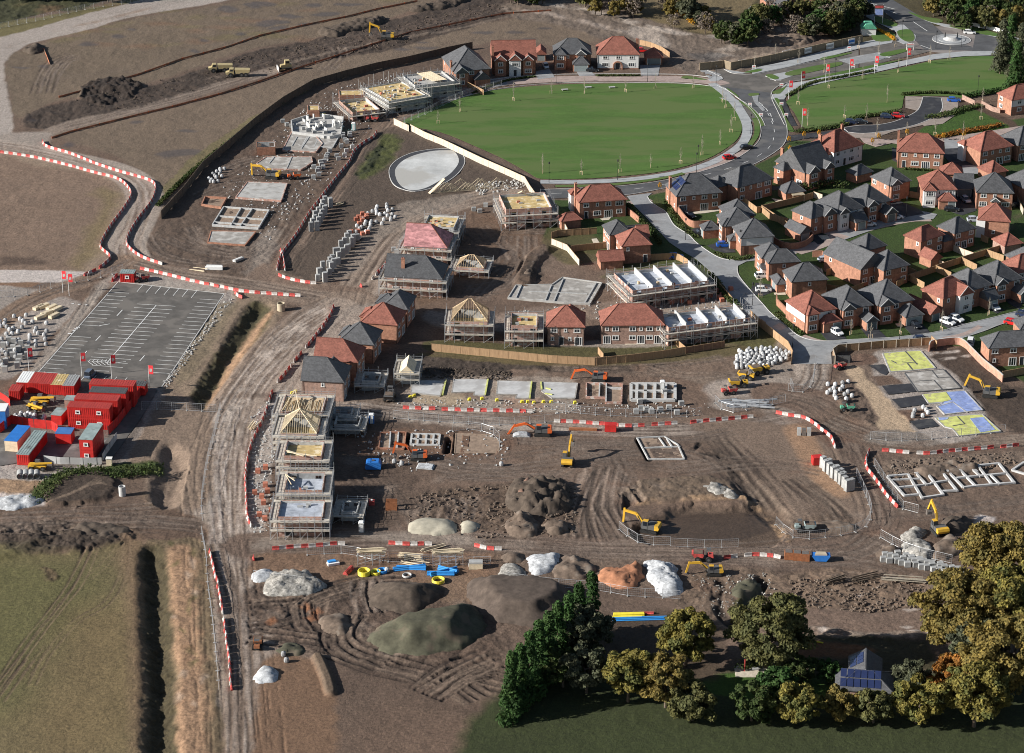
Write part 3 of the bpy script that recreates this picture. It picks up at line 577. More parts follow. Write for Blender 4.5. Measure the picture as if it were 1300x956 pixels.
for i,q in enumerate([[(320,770),(370,765),(420,755),(470,740),(520,738)],[(320,800),(370,790),(395,765),(440,750),(480,742)],[(385,768),(385,790),(410,815),(470,840),(560,860),(640,880)],[(320,808),(400,818),(470,838),(540,856),(600,890)],[(450,782),(440,805),(450,822),(490,840)],[(640,845),(600,850),(560,862)],[(620,840),(580,855),(540,880)]]): ruts(q,7,3.2,seed=110+i,col=(0.052,0.040,0.033),col2=(0.25,0.205,0.165),w=0.55,d=-0.3,a=0.85,nz=14)
for k in range(5): ruts([(450+k*6,738),(449+k*6,757),(455+k*6,778)],1,0.5,seed=250+k,w=0.6,d=-0.3,a=0.9,nz=20)
rg([(340,835),(380,832),(410,848),(425,870),(420,1000),(330,1000),(325,870)],(0.19,0.132,0.090),f=1.5,warp=1,wet=0.12,rough=0.03)
for x,y in((385,770),(400,778),(345,790),(395,785)): rg([(x-8,y),(x+2,y-4),(x+9,y+1),(x,y+4)],(0.36,0.17,0.08),f=1.2,a=0.6,warp=1.5,seed=x)
st([(403,835),(415,862),(420,880)],1.2,(0.15,0.12,0.09),1,0.8,h=0.9)
rg([(640,790),(740,750),(800,780),(790,790),(700,800),(640,880)],(0.155,0.122,0.098),f=2,a=0.7,warp=2,rough=0.08)
rg([(880,725),(970,722),(1000,750),(990,800),(900,800),(860,770),(870,740)],(0.175,0.140,0.108),f=1.5,warp=1.5,a=0.8,rough=0.22)
st([(915,738),(910,765),(925,790),(940,798)],1.6,(0.05,0.04,0.033),0.9,0.7,h=-0.8,nz=3)
st([(968,735),(960,750),(948,768)],2.2,(0.05,0.042,0.032),0.9,0.7,h=-1.2)
st([(940,768),(955,756),(960,742)],2.0,(0.11,0.11,0.05),0.7,1)
rg([(1000,728),(1080,722),(1180,735),(1195,750),(1185,770),(1100,775),(1030,770),(1000,750)],(0.19,0.150,0.115),f=1.5,warp=1.5,rough=0.22)
rg([(1010,772),(1100,778),(1190,775),(1190,800),(1140,806),(1060,806),(1015,800)],(0.185,0.145,0.118),f=1.5,warp=1.5,rough=0.08)
st([(1005,800),(1060,804),(1100,810),(1160,806)],2.0,(0.26,0.225,0.19),0.8,1.2,h=0.4,nz=2)
rg([(1000,806),(1180,812),(1190,850),(1000,860)],(0.06,0.055,0.03),f=1.5,warp=1,rough=0.1)
rg([(1000,812),(1090,820),(1110,832),(1050,838),(1000,832)],(0.20,0.095,0.045),f=1.5,a=0.7,warp=2)
for x,y,r in((1180,800,10),(1160,800,7),(1150,795,8),(1095,755,6),(1160,775,8),(1040,797,7)): rg([(x-r,y),(x,y-2.5),(x+r,y),(x,y+2.5)],(0.50,0.48,0.45),f=0.8,a=0.8,warp=2,seed=x)
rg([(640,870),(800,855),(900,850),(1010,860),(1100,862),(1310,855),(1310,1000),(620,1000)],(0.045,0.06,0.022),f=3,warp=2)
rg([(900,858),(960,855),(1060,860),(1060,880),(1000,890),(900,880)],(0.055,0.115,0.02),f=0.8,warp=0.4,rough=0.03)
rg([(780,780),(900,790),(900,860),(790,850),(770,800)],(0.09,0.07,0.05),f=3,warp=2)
rg([(1110,575),(1300,570),(1330,660),(1250,665),(1180,650),(1150,655),(1125,620)],(0.155,0.122,0.098),f=1.5,warp=1,rough=0.09)
rg([(1125,585),(1200,582),(1310,572),(1310,590),(1200,602),(1130,612)],(0.20,0.17,0.14),f=1.5,a=0.6,warp=1.5,rough=0.3)
for i,q in enumerate([[(1130,650),(1200,645),(1310,630)],[(1120,680),(1180,720),(1200,745)],[(1060,710),(1120,720),(1180,740)]]): ruts(q,6,4,seed=170+i,a=0.4)
rg([(1238,655),(1262,657),(1258,668),(1238,668)],(0.50,0.49,0.48),f=0.8,warp=1)
EST=[(692,254),(795,254),(862,240),(950,214),(992,194),(1002,178),(1060,180),(1180,170),(1310,148),(1360,148),(1360,500),(1310,490),(1270,470),(1220,440),(1186,437),(1055,442),(1004,442),(965,410),(935,380),(900,372),(830,332),(770,325),(720,318),(690,300),(700,275)]
rg(EST,(0.045,0.082,0.018),f=0.8,warp=0.2,rough=0.03,sm=False)
for k in range(90):
 rn=random.Random(k+900); x=rn.uniform(720,1300); y=rn.uniform(240,470)
 rg([(x-9,y),(x,y-4),(x+10,y),(x,y+4)],[(0.04,0.105,0.012),(0.08,0.09,0.03),(0.09,0.075,0.05),(0.035,0.06,0.015)][k%4],f=2,a=0.55 if x>760+0*y and y<470-(1300-x)*0.1 and y>255 else 0.0,warp=2,seed=k)
rg([(700,290),(740,288),(765,310),(760,330),(720,335),(690,312)],(0.10,0.095,0.045),f=1.2,warp=1,a=0.8)
rg([(775,330),(900,330),(935,380),(860,345),(790,345)],(0.085,0.10,0.035),f=1,warp=0.6,a=0.8)
rg([(1060,140),(1100,128),(1150,118),(1210,118),(1225,130),(1270,145),(1290,165),(1200,176),(1120,180),(1020,172),(1015,160)],(0.085,0.062,0.045),f=0.8,warp=0.5)
rg([(1165,172),(1190,150),(1215,138),(1240,140),(1285,165),(1230,172)],(0.05,0.105,0.016),f=0.6,warp=0.4)
for k in range(150):
 r_=random.Random(k+1700); x=r_.uniform(330,1290); y=r_.uniform(465,840)
 if y>770 and 640<x: continue
 a=r_.uniform(5,22); b=r_.uniform(2,6); rg([(x-a,y),(x-a*.3,y-b),(x+a,y-b*.3),(x+a*.5,y+b),(x-a*.5,y+b*.8)],[(.075,.055,.042),(.155,.100,.070),(.25,.22,.19),(.095,.075,.06)][k%4],f=2.2,a=.5,warp=4,seed=k+9,sm=False,wet=.25 if k%4==0 else None)
def finish_terrain():
 global Hh
 fn=fbm(X,Y,1.6,3,77,0.7)-0.5; fn2=fbm(X,Y,5.0,3,79,0.6)-0.5
 far=np.clip(Yr/539.0,0.8,1.7)[:,None]
 Hh+= RG*(fn*2.6+fn2*3.6)*1.15
 Hh[:]=np.where(FLAT>0,-0.12,np.maximum(Hh,-4.0))
 Hh[-6:]=0; Hh[:3]=0
 v=0.86+0.28*fbm(X,Y,1.1,2,55,0.8); vb=0.88+0.24*fbm(X,Y,11,4,57)
 CC=(C*(v*vb)[...,None])**1.14*np.array([1.06,0.955,0.90])
 me=bpy.data.meshes.new('ground'); n=NRW*NCL
 co=np.stack([X,Y,Hh],-1).reshape(-1,3).astype(np.float32)
 me.vertices.add(n); me.vertices.foreach_set('co',co.ravel())
 i=np.arange(NRW-1)[:,None]*NCL+np.arange(NCL-1)[None,:]
 q=np.stack([i,i+1,i+NCL+1,i+NCL],-1).reshape(-1).astype(np.int32); nf=len(q)//4
 me.loops.add(len(q)); me.loops.foreach_set('vertex_index',q); me.polygons.add(nf)
 me.polygons.foreach_set('loop_start',np.arange(nf,dtype=np.int32)*4); me.polygons.foreach_set('loop_total',np.full(nf,4,np.int32))
 a=me.color_attributes.new('soil','FLOAT_COLOR','POINT')
 me.update(calc_edges=True)
 a=me.color_attributes['soil']; a.data.foreach_set('color',np.concatenate([CC,WET[...,None]],-1).reshape(-1).astype(np.float32))
 me.polygons.foreach_set('use_smooth',np.ones(nf,bool))
 m=bpy.data.materials.new('ground_soil'); m.use_nodes=True; N=m.node_tree.nodes; L=m.node_tree.links; b=N['Principled BSDF']
 at=N.new('ShaderNodeAttribute'); at.attribute_name='soil'
 g=N.new('ShaderNodeNewGeometry')
 t=N.new('ShaderNodeTexNoise'); t.inputs['Scale'].default_value=1.6; t.inputs['Detail'].default_value=6; t.inputs['Roughness'].default_value=0.75; L.new(g.outputs['Position'],t.inputs['Vector'])
 r=N.new('ShaderNodeMapRange'); r.inputs[1].default_value=0.3; r.inputs[2].default_value=0.7; r.inputs[3].default_value=0.55; r.inputs[4].default_value=1.5; L.new(t.outputs[0],r.inputs[0])
 mx=N.new('ShaderNodeVectorMath'); mx.operation='SCALE'; L.new(at.outputs['Color'],mx.inputs[0]); L.new(r.outputs[0],mx.inputs['Scale']); L.new(mx.outputs[0],b.inputs['Base Color'])
 ro=N.new('ShaderNodeMapRange'); ro.inputs[3].default_value=0.92; ro.inputs[4].default_value=0.06; L.new(at.outputs['Alpha'],ro.inputs[0]); L.new(ro.outputs[0],b.inputs['Roughness'])
 b.inputs['Specular IOR Level'].default_value=0.35
 bn=N.new('ShaderNodeBump'); bn.inputs['Distance'].default_value=0.2; bs=N.new('ShaderNodeMapRange'); bs.inputs[3].default_value=1.0; bs.inputs[4].default_value=0.02; L.new(at.outputs['Alpha'],bs.inputs[0]); L.new(bs.outputs[0],bn.inputs['Strength'])
 L.new(t.outputs[0],bn.inputs['Height']); L.new(bn.outputs[0],b.inputs['Normal'])
 me.materials.append(m); o=link(bpy.data.objects.new('ground',me)); o['kind']='structure'
def gz(x,y):
 """height of the ground sheet"""
 j=min(max(np.searchsorted(Yr,y),1),NRW-1); j=j if abs(Yr[j]-y)<abs(Yr[j-1]-y) else j-1
 i=min(max(np.searchsorted(U,x/Dr[j]),0),NCL-1); return float(Hh[j,i])
# ================= ROADS, PAVINGS, LAWNS (sheets a few mm to cm apart), KERBS, MARKINGS =================
from mathutils.geometry import tessellate_polygon
_zc=[0]
def sheetmesh(P,z,m,name,t=0.06):
 _zc[0]+=1; z=z+0.0021*(_zc[0]%11)
 """a thin slab with the given outline"""
 P=[tuple(p[:2]) for p in P]
 n=len(P); a=sum(P[i][0]*P[(i+1)%n][1]-P[(i+1)%n][0]*P[i][1] for i in range(n))
 if a<0: P=P[::-1]
 tri=tessellate_polygon([[Vector((p[0],p[1],0)) for p in P]])
 v=[(p[0],p[1],z) for p in P]+[(p[0],p[1],z-t) for p in P]
 f=[]
 for q in tri:
  x=[P[i] for i in q]; s=(x[1][0]-x[0][0])*(x[2][1]-x[0][1])-(x[1][1]-x[0][1])*(x[2][0]-x[0][0])
  f.append(tuple(q) if s>0 else tuple(q)[::-1])
 for i in range(n): j=(i+1)%n; f.append((i,n+i,n+j,j))
 me=bpy.data.meshes.new(name); me.from_pydata(v,[],f); me.update(); me.materials.append(M[m] if isinstance(m,str) else m); return me
def sheet(name,pts,z,m,sm=0,world=False,kind='structure',flatten=True,**k):
 P=pts if world else GG(pts)
 if sm: P=smooth(P,sm,True)
 if flatten: flat(P,world=True)
 o=link(bpy.data.objects.new(name,sheetmesh(P,z,m,name))); return meta(o,kind=kind,**k)
def ribbonpts(P,w):
 L=[];Rr=[]
 for i,p in enumerate(P):
  q=P[min(i+1,len(P)-1)]; o=P[max(i-1,0)]; dx,dy=q[0]-o[0],q[1]-o[1]; l=math.hypot(dx,dy)+1e-9
  L.append((p[0]-dy/l*w/2,p[1]+dx/l*w/2)); Rr.append((p[0]+dy/l*w/2,p[1]-dx/l*w/2))
 return L,Rr
def ribbon(name,pts,w,z,m,sm=5,world=False,kind='structure',t=0.05,flatten=False,mb=None,parent=None,**k):
 _zc[0]+=1; z=z+0.0007*(_zc[0]%7)
 P=pts if world else GG(pts)
 if sm and len(P)>2: P=smooth(P,sm)
 L,Q=ribbonpts(P,w); own=mb is None; mb=mb or MB(); b=len(mb.v)
 for a,c in zip(L,Q): mb.v+=[(a[0],a[1],z),(c[0],c[1],z),(a[0],a[1],z-t),(c[0],c[1],z-t)]
 for i in range(len(P)-1):
  j=b+i*4; n=j+4; mb.f+=[(j,j+1,n+1,n),(j,n,n+2,j+2),(j+1,j+3,n+3,n+1)]
 if flatten:
  for i in range(len(P)-1): flat([L[i],L[i+1],Q[i+1],Q[i]],world=True)
 if own: return mb.build(name,m,parent,kind=kind,**k)
def kerb(pts,world=False,sm=5,w=0.16,z=0.15): ribbon('kerb',pts,w,z,'kerb',sm=sm,world=world,t=0.18)
OV=[(511,157),(535,143),(575,128),(625,115),(700,108),(780,106),(850,106),(900,109),(914,115),(932,133),(941,155),(940,170),(928,184),(895,203),(845,217),(785,224),(735,227),(688,227),(672,220),(640,202),(600,184),(560,168)]
sheet('lawn',OV,0.05,mat('turf',(0.064,0.122,0.024),0.95,0.10,0.06,spots=((0.088,0.128,0.036),0.035,0.46),stretch=(1,3.5,1),fine=(1.2,0.10),bump=0.05),sm=4,kind='stuff')
PK=[(905,108),(918,113),(932,127),(946,148),(951,160),(950,174),(940,187),(915,203),(880,215),(840,222),(790,230),(740,233),(687,233),(684,227),(735,227),(785,224),(845,217),(895,203),(928,184),(940,170),(941,155),(932,133),(914,115)]
OVP=smooth(GG([(904,106),(922,120),(938,138),(948,158),(947,174),(936,188),(905,206),(862,219),(800,228),(740,231),(686,231)]),5)
ribbon('footpath',OVP,3.0,0.085,'footway',sm=0,world=True,flatten=True)
ribbon('footpath',[(575,120),(600,112),(640,105),(700,101),(760,100),(820,100),(870,101),(905,104),(918,108)],6.2,0.07,'paving_pink',flatten=True)
kerb([(560,131),(600,120),(640,112),(700,106),(760,105),(820,105),(870,106),(905,110)],z=0.16)
kerb([(600,106),(640,99),(700,95),(760,94),(820,94),(870,95),(900,98)],z=0.16)
INR=[(911,109),(925,116),(940,127),(955,141),(964,155),(966,170),(959,184),(932,203),(890,218),(840,230),(780,237),(700,240.5),(686,241)]
OUTR=[(686,252.5),(760,250),(800,247),(850,238),(900,228),(950,212),(983,194),(997,180),(999,162),(992,142),(984,128),(979,118)]
i_=smooth(GG(INR),4); u_=smooth(GG(OUTR),4)
def road(name,P,z,m):
 flat(P,world=True); return meta(link(bpy.data.objects.new(name,sheetmesh(P,z,m,name))),kind='structure')
road('road',i_+u_,0.030,'asphalt')
ribbon('grass_verge',[(958,150),(961,160),(960,172),(952,184)],1.6,0.09,M['turf'] if 'turf' in M else MATS['turf'],flatten=True,kind='stuff')
TURF=MATS['turf']
ribbon('grass_verge',[(705,236.5),(760,235.5),(810,231),(850,224.5),(868,220)],1.7,0.09,TURF,flatten=True,kind='stuff')
ribbon('parking_strip',[(868,221),(900,213),(930,201),(950,190)],2.6,0.04,'paving_pink',flatten=True)
kerb(i_,world=True,sm=0); kerb(u_[int(len(u_)*0.05):],world=True,sm=0)
JN=[T('Z3',*p) for p in [(240,500),(290,515),(345,545),(430,556),(540,553),(640,532),(760,505),(900,475),(1060,435),(1300,372)]]
JN2=[T('Z3',*p) for p in [(1300,520),(1100,562),(900,600),(790,618),(715,640),(672,668),(645,700),(650,740),(600,900),(470,900),(400,740),(240,650),(205,560)]]
jp=smooth(GG(JN),3); jq=smooth(GG(JN2),3)
road('road',jp+jq,0.034,'asphalt_old')
av1=GG([T('z4',*p) for p in [(480,240),(560,215),(640,200),(700,190),(760,165),(800,150),(840,200),(860,250),(760,275),(640,300),(480,345)]])
road('road',av1,0.036,'asphalt_old')
rc=G(1208,50.5)
circ=lambda c,r,n=48,a0=0,a1=2*PI:[(c[0]+r*math.cos(a0+(a1-a0)*i/n),c[1]+r*math.sin(a0+(a1-a0)*i/n)) for i in range(n)]
road('roundabout_road',circ(rc,16.6),0.040,mat('round_road',(0.185,0.160,0.150),0.9,0.14,0.2,spots=((0.24,0.215,0.20),0.1,0.55)))
road('road',GG([T('z4',*p) for p in [(480,-60),(560,-50),(830,110),(900,170),(1080,255),(800,250),(690,130),(600,60),(540,20),(400,-40)]]),0.038,'asphalt')
road('road',GG([T('z4',*p) for p in [(1060,160),(1200,185),(1420,215),(1420,262),(1180,262),(1040,262)]]),0.037,'asphalt')
def pave(k,pts,z=0.10,m='footway',sm=3,name='footway'): return sheet(name,[T(k,*p) for p in pts],z,m,sm=sm)
pave('z4',[(45,480),(110,420),(220,405),(400,362),(560,335),(720,300),(850,272),(1000,258),(1180,256),(1180,276),(1000,282),(850,298),(720,325),(560,362),(400,392),(230,430),(120,470),(100,498),(45,498)],sm=0)
pave('z4',[(-60,345),(120,305),(300,255),(480,215),(600,190),(650,190),(640,215),(480,243),(300,290),(120,335),(-60,372)],sm=0)
pave('z4',[(370,300),(480,278),(575,262),(640,285),(560,305),(440,325)],z=0.06,m='paving',sm=0,name='crossing_island')
pave('z4',[(10,378),(105,362),(150,378),(85,400),(35,400)],z=0.08,sm=0,name='traffic_island')
pave('z4',[(640,125),(700,125),(760,180),(755,205),(700,222),(650,200),(665,170)],sm=0)
pave('z4',[(800,100),(870,115),(990,135),(1200,178),(1290,195),(1290,205),(1180,190),(1000,150),(905,135),(840,115)],sm=0)
pave('z4',[(500,80),(560,70),(640,120),(660,160),(560,110)],sm=0)
def turf(k,pts,z=0.13,sm=3): return sheet('grass_verge',[T(k,*p) for p in pts],z,TURF,sm=sm,kind='stuff')
turf('z4',[(108,365),(230,335),(370,312),(388,325),(300,348),(140,380)]); turf('z4',[(580,270),(700,245),(735,250),(620,283)])
turf('z4',[(8,378),(40,372),(75,390),(60,398),(30,395)]); turf('z4',[(665,160),(690,150),(730,150),(752,180),(748,205),(715,210),(680,190)])
turf('z4',[(720,60),(800,85),(870,95),(895,108),(860,116),(800,100)]); turf('z4',[(925,132),(985,125),(1100,150),(1200,180),(1150,182),(1000,152)])
turf('z4',[(560,110),(560,80),(665,120),(640,135)]); turf('z4',[(290,290),(420,265),(430,270),(300,300)]); turf('z4',[(200,400),(500,335),(640,308),(700,298),(560,335),(400,370)])
turf('z4',[(540,165),(640,160),(650,200),(560,208)])
turf('z4',[(40,462),(95,440),(110,430),(118,425),(80,470)]); turf('z4',[(50,500),(76,500),(110,590),(150,655),(120,650),(95,580)])
turf('Z3',[(310,665),(345,680),(400,725),(370,720)]); turf('Z3',[(400,760),(440,770),(520,830),(590,930),(560,940),(500,840)]); turf('Z3',[(475,705),(545,700),(550,715),(490,722)])
turf('Z3',[(440,545),(540,520),(580,528),(520,545)]); turf('Z3',[(0,570),(60,578),(165,600),(60,595),(-30,588)])
pave('Z3',[(170,600),(230,570),(275,575),(280,590),(230,612),(190,612)],sm=0)
pave('Z3',[(500,720),(550,715),(545,760),(600,830),(580,835),(520,770)],z=0.09,m='paving',sm=0,name='traffic_island')
pave('Z3',[(650,710),(760,700),(700,745),(650,748)],sm=0); pave('Z3',[(230,645),(290,655),(380,745),(410,760),(430,800),(500,910),(440,940),(400,840),(330,760),(255,735),(290,735)],sm=0)
pave('Z3',[(290,520),(345,530),(440,545),(560,500),(700,475),(860,440),(1060,395),(1300,335),(1300,360),(1060,418),(860,462),(700,500),(560,540),(430,553),(345,545)],sm=0)
road('footpath',GG([T('Z3',*p) for p in [(700,745),(745,742),(790,850),(840,945),(790,945),(750,840)]]),0.06,'asphalt_new')
for r,z,m,nm in((6.4,0.12,'paving','roundabout_apron'),(4.6,0.22,'footway','roundabout_apron')): sheetm=sheetmesh(circ(rc,r,40),z,m,nm,0.2); meta(link(bpy.data.objects.new(nm,sheetm)),kind='structure')
LN=[T('z4',*p) for p in [(110,512),(140,480),(200,442),(300,415),(400,396),(560,366),(740,328),(850,302),(1000,284),(1180,280),(1215,335),(1260,400),(1330,440),(1330,448),(1190,462),(1000,490),(900,480),(790,478),(700,482),(690,540),(640,560),(500,592),(400,600),(380,622),(220,655),(185,625),(150,560)]]
sheet('lawn',LN,0.055,TURF,sm=0,kind='stuff')
pave('Z',[(410,722),(545,728),(545,790),(500,830),(410,808)],z=0.06,m=mat('bay_paving',(0.27,0.225,0.195),0.9,0.1,0.5,fine=(2,0.06)),sm=0,name='parking_bays')
pave('Z',[(680,730),(808,735),(806,825),(650,845)],z=0.06,m=MATS['bay_paving'],sm=0,name='parking_bays')
pave('Z',[(640,850),(780,868),(690,930),(560,945),(520,935)],z=0.06,m=MATS['bay_paving'],sm=0,name='parking_bays')
pave('z4',[(410,645),(560,660),(740,622),(830,570),(845,560),(800,625),(640,660),(560,690),(430,690)],z=0.055,m=MATS['bay_paving'],sm=0,name='parking_bays')
CP=smooth(GG([T('z4',*p) for p in [(395,640),(480,628),(560,626),(640,612),(705,588),(770,550),(795,485)]]),4)+smooth(GG([T('z4',*p) for p in [(885,488),(892,540),(860,580),(760,625),(620,655),(500,668),(420,662)]]),4)
road('car_park',CP,0.075,'asphalt_new'); kerb(CP+[CP[0]],world=True,sm=0,w=0.22,z=0.12)
pave('z4',[(200,670),(400,650),(480,655),(500,680),(420,678),(200,695),(110,712),(115,680)],z=0.065,m='asphalt_new',sm=0,name='driveway')
pave('z4',[(480,690),(640,700),(740,690),(900,690),(1100,660),(1300,628),(1320,660),(1200,682),(1060,705),(900,715),(700,725),(640,716),(560,735),(500,715)],z=0.06,m='paving_pink',sm=0,name='private_drive')
pave('z4',[(900,690),(985,712),(1010,740),(905,745)],z=0.065,m='paving',sm=0,name='driveway')
pave('z4',[(895,745),(1010,740),(1085,830),(1070,870),(960,860),(900,780)],z=0.07,m='asphalt_new',sm=0,name='driveway'); pave('z4',[(990,830),(1060,825),(1080,870),(1000,870)],z=0.09,m='paving',sm=0,name='driveway')
E1L=GG([(796,249),(806,262),(818,274),(834,291),(850,308),(868,320),(884,329),(900,343),(914,357),(927,377),(948,397),(966,412),(985,428),(1000,441),(1005,452),(1006,462)])
E1R=GG([(1056,462),(1055,447),(1062,442),(1085,440),(1130,437.5),(1170,436),(1186,435),(1215,431),(1248,421),(1275,411),(1320,402),(1320,391),(1300,393),(1266,402),(1229,411),(1182,423),(1130,429),(1077,431.5),(1040,433),(1015,427),(996,412),(978,397),(970,388),(953,369),(938,350),(936,338),(948,332),(975,329),(1000,325),(1020,318),(1045,314),(1085,300),(1125,286),(1150,282),(1185,278),(1190,272),(1160,266),(1142,258),(1130,257),(1132,262),(1146,270),(1128,276),(1100,280),(1084,284),(1060,296),(1035,306),(1010,316),(985,320),(960,326),(939,331),(919,329),(905,323),(885,309),(874,298),(856,286),(846,270),(834,262),(826,256),(822,250),(828,245)])
road('estate_road',E1L+E1R,0.045,'paving')
ribbon('road_end',[(797,258),(812,256),(827,254)],2.2,0.052,'paving_pink',sm=0)
ribbon('road_end',[(902,345),(930,336),(946,329),(985,322),(1010,320)],2.6,0.052,'paving_pink',sm=4)
ribbon('road_end',[(1018,427),(1044,434.5),(1078,434)],2.4,0.056,'paving_pink'); ribbon('road_end',[(1100,434.5),(1135,434)],2.2,0.056,'paving_pink'); ribbon('road_end',[(996,412),(985,418)],3,0.056,'paving_pink',sm=0)
ribbon('road_end',[(1198,430),(1225,424),(1245,414)],1.6,0.056,'paving_pink')
ribbon('road_end',[(1055,300),(1080,292),(1110,284),(1150,276),(1180,275)],7.5,0.054,'paving_pink')
ribbon('road_end',[(1010,320),(1040,311),(1070,298)],4.5,0.055,'paving_pink')
kerb([(822,250),(826,256),(834,262),(846,270),(856,286),(874,298),(885,309),(905,323),(919,329),(939,331)]); kerb([(936,338),(938,350),(953,369),(970,388),(978,397),(996,412),(1015,427),(1040,433),(1077,431.5),(1130,429)])
kerb([(1130,429),(1182,423),(1229,411),(1266,402),(1300,393)]); kerb([(1005,462),(1004,450),(1000,441),(985,428),(966,412)],w=0.12); kerb([(1170,436),(1186,435),(1215,431),(1248,421),(1275,411),(1320,402)],w=0.12)
def drv(k,pts,m='asphalt_new',z=0.062,name='driveway'): sheet(name,[T(k,*p) for p in pts],z,m,flatten=False)
for k,p in [('H',[(320,640),(430,600),(560,600),(600,665),(520,690),(400,690)]),('H',[(520,780),(640,745),(760,790),(800,845),(690,850),(600,830)]),
 ('E',[(610,500),(660,480),(780,480),(880,575),(690,592)]),('E',[(1010,470),(1150,450),(1275,570),(1100,582)]),('F',[(120,440),(290,410),(390,515),(215,545)]),('F',[(440,400),(560,360),(740,430),(650,465),(560,470)]),
 ('F',[(900,250),(1040,250),(1110,300),(1040,330),(960,290)]),('F',[(1100,180),(1250,140),(1310,200),(1250,290),(1150,230)]),('E',[(-40,60),(140,70),(190,110),(60,125),(-50,110)]),('C',[(-10,720),(150,740),(190,800),(60,850),(-30,830)]),
 ('B',[(440,860),(520,800),(700,760),(830,860),(840,900),(700,945),(560,900)]),('B',[(630,700),(820,720),(830,860),(700,860),(640,800)]),('B',[(-10,810),(100,810),(290,890),(330,930),(160,960),(0,900)]),
 ('C',[(540,260),(650,240),(660,330),(600,350),(540,300)]),('D',[(760,90),(860,100),(850,130),(760,130)]),('A',[(0,660),(180,660),(280,690),(200,700),(0,720)]),('z4',[(640,735),(720,790),(700,830),(640,800)])]: drv(k,p)
for k,p in [('X',[(230,290),(350,262),(430,262),(440,285),(330,300)]),('X',[(575,215),(660,200),(690,245),(600,255)]),('X',[(800,205),(860,190),(905,235),(820,238)]),('X',[(1140,180),(1250,180),(1240,235),(1150,235)]),('Z3',[(110,530),(170,525),(270,560),(180,590)])]: drv(k,p,'paving',0.075)
for k,p in [('H',[(350,460),(480,440),(650,425),(655,440),(500,465),(370,475)]),('G',[(470,520),(580,505),(560,530),(500,535)]),('G',[(390,715),(440,710),(480,770),(575,790),(570,805),(430,805)]),('C',[(600,262),(690,255),(720,300),(640,300)]),('L',[(90,790),(250,775),(255,800),(100,805)]),
 ('C',[(0,640),(70,640),(60,680),(0,690)]),('D',[(880,425),(960,425),(1010,470),(880,455)]),('D',[(0,690),(110,650),(180,680),(30,720)]),('E',[(170,130),(280,120),(290,150),(180,150)]),('F',[(50,430),(110,420),(120,460),(70,455)]),('z8',[(450,460),(560,450),(560,470),(470,480)]),('A',[(150,780),(330,810),(340,830),(200,820)])]: drv(k,p,'patio',0.07,'patio')
rn=random.Random(5)
CPK=GG([T('Y',*p) for p in [(975,115),(1310,150),(1850,215),(1290,980),(300,900)]])
cpp=GG([T('Y',975,118),T('Y',1850,215),(205,492),T('Y',285,900)])
road('car_park',cpp,0.03,'asphalt_old')
PA,PB=cpp[0],cpp[1]; PD,PCc=cpp[3],cpp[2]
kerb([PD,PA],world=True,sm=0,w=0.25,z=0.1); kerb([PA,PB],world=True,sm=0,w=0.2,z=0.1); kerb([PB,PCc],world=True,sm=0,w=0.2,z=0.1)
mk=MB()
def paintl(p,q,w=0.14,z=0.042): ribbon('x',[p,q],w,z+.045,'paint',sm=0,world=True,mb=mk,t=0.006)
def along(a,b,s): L=math.dist(a,b); return (a[0]+(b[0]-a[0])*s/L,a[1]+(b[1]-a[1])*s/L)
def perp(a,b,s): L=math.dist(a,b); return ((b[1]-a[1])/L*s,-(b[0]-a[0])/L*s)
Lc=math.dist(PA,PD); ex=(PB[0]-PA[0])/math.dist(PA,PB),(PB[1]-PA[1])/math.dist(PA,PB)
rowdir=(1.0*math.cos(R(-9)),math.sin(R(-9)))
for s in np.arange(7.2,Lc-2,2.45):
 p=along(PA,PD,s);
 if not(30<s<35): paintl((p[0]+0.3,p[1]),(p[0]+0.3+rowdir[0]*5,p[1]+rowdir[1]*5))
Lr=math.dist(PB,PCc)
for s in np.arange(4.5,Lr-8,2.45):
 p=along(PB,PCc,s); paintl((p[0]-0.3-rowdir[0]*5,p[1]-rowdir[1]*5),(p[0]-0.3,p[1]))
for s in np.arange(7,math.dist(PA,PB)-6,2.5):
 p=along(PA,PB,s); d=along((0,0),(PD[0]-PA[0],PD[1]-PA[1]),5.0); paintl(p,(p[0]+d[0],p[1]+d[1]))
c0=G(*T('Y',1290,310)); c1=G(*T('Y',880,790)); paintl(c0,c1,0.2)
for s in np.arange(0,math.dist(c0,c1)+.1,2.45):
 p=along(c0,c1,s); paintl((p[0]-rowdir[0]*5,p[1]-rowdir[1]*5),(p[0]+rowdir[0]*5,p[1]+rowdir[1]*5))
for k in range(5):
 a=G(*T('Y',745+k*34,760)); b_2=G(*T('Y',730+k*34,778)); c_=G(*T('Y',770+k*34,806)); paintl(a,b_2); paintl(b_2,c_)
paintl(G(*T('Y',745,756)),G(*T('Y',885,768))); paintl(G(*T('Y',760,806)),G(*T('Y',1015,826))); paintl(G(*T('Y',885,800)),G(*T('Y',1040,775)))
for a,b in (((965,398),(1010,350)),((790,604),(830,562)),((678,735),(718,688)),((1153,772),(1193,726)),((820,480),(905,465))): paintl(G(*T('Y',*a)),G(*T('Y',*b)),0.22)
for k in range(5): paintl(G(*T('Y',560+k*17,545-k*13)),G(*T('Y',592+k*17,545-k*13)),0.5)
paintl(G(*T('Y',770,850)),G(*T('Y',900,856)))
for k in range(9): paintl(G(*T('Y',330+k*85,905+k*6)),G(*T('Y',370+k*85,860+k*6)))
for s in(0,1,2): paintl(G(*T('Y',590+s*55,300+s*5)),G(*T('Y',610+s*55,296+s*5)),0.4)
mk.build('parking_bay_marking','paint',kind='structure')
mk=MB()
cl=smooth(GG([(700,246),(760,243.5),(800,241),(850,233),(900,221),(945,207),(974,190),(983,172),(980,155),(971,138),(962,128)]),6)
cl=resample(cl,1.0)
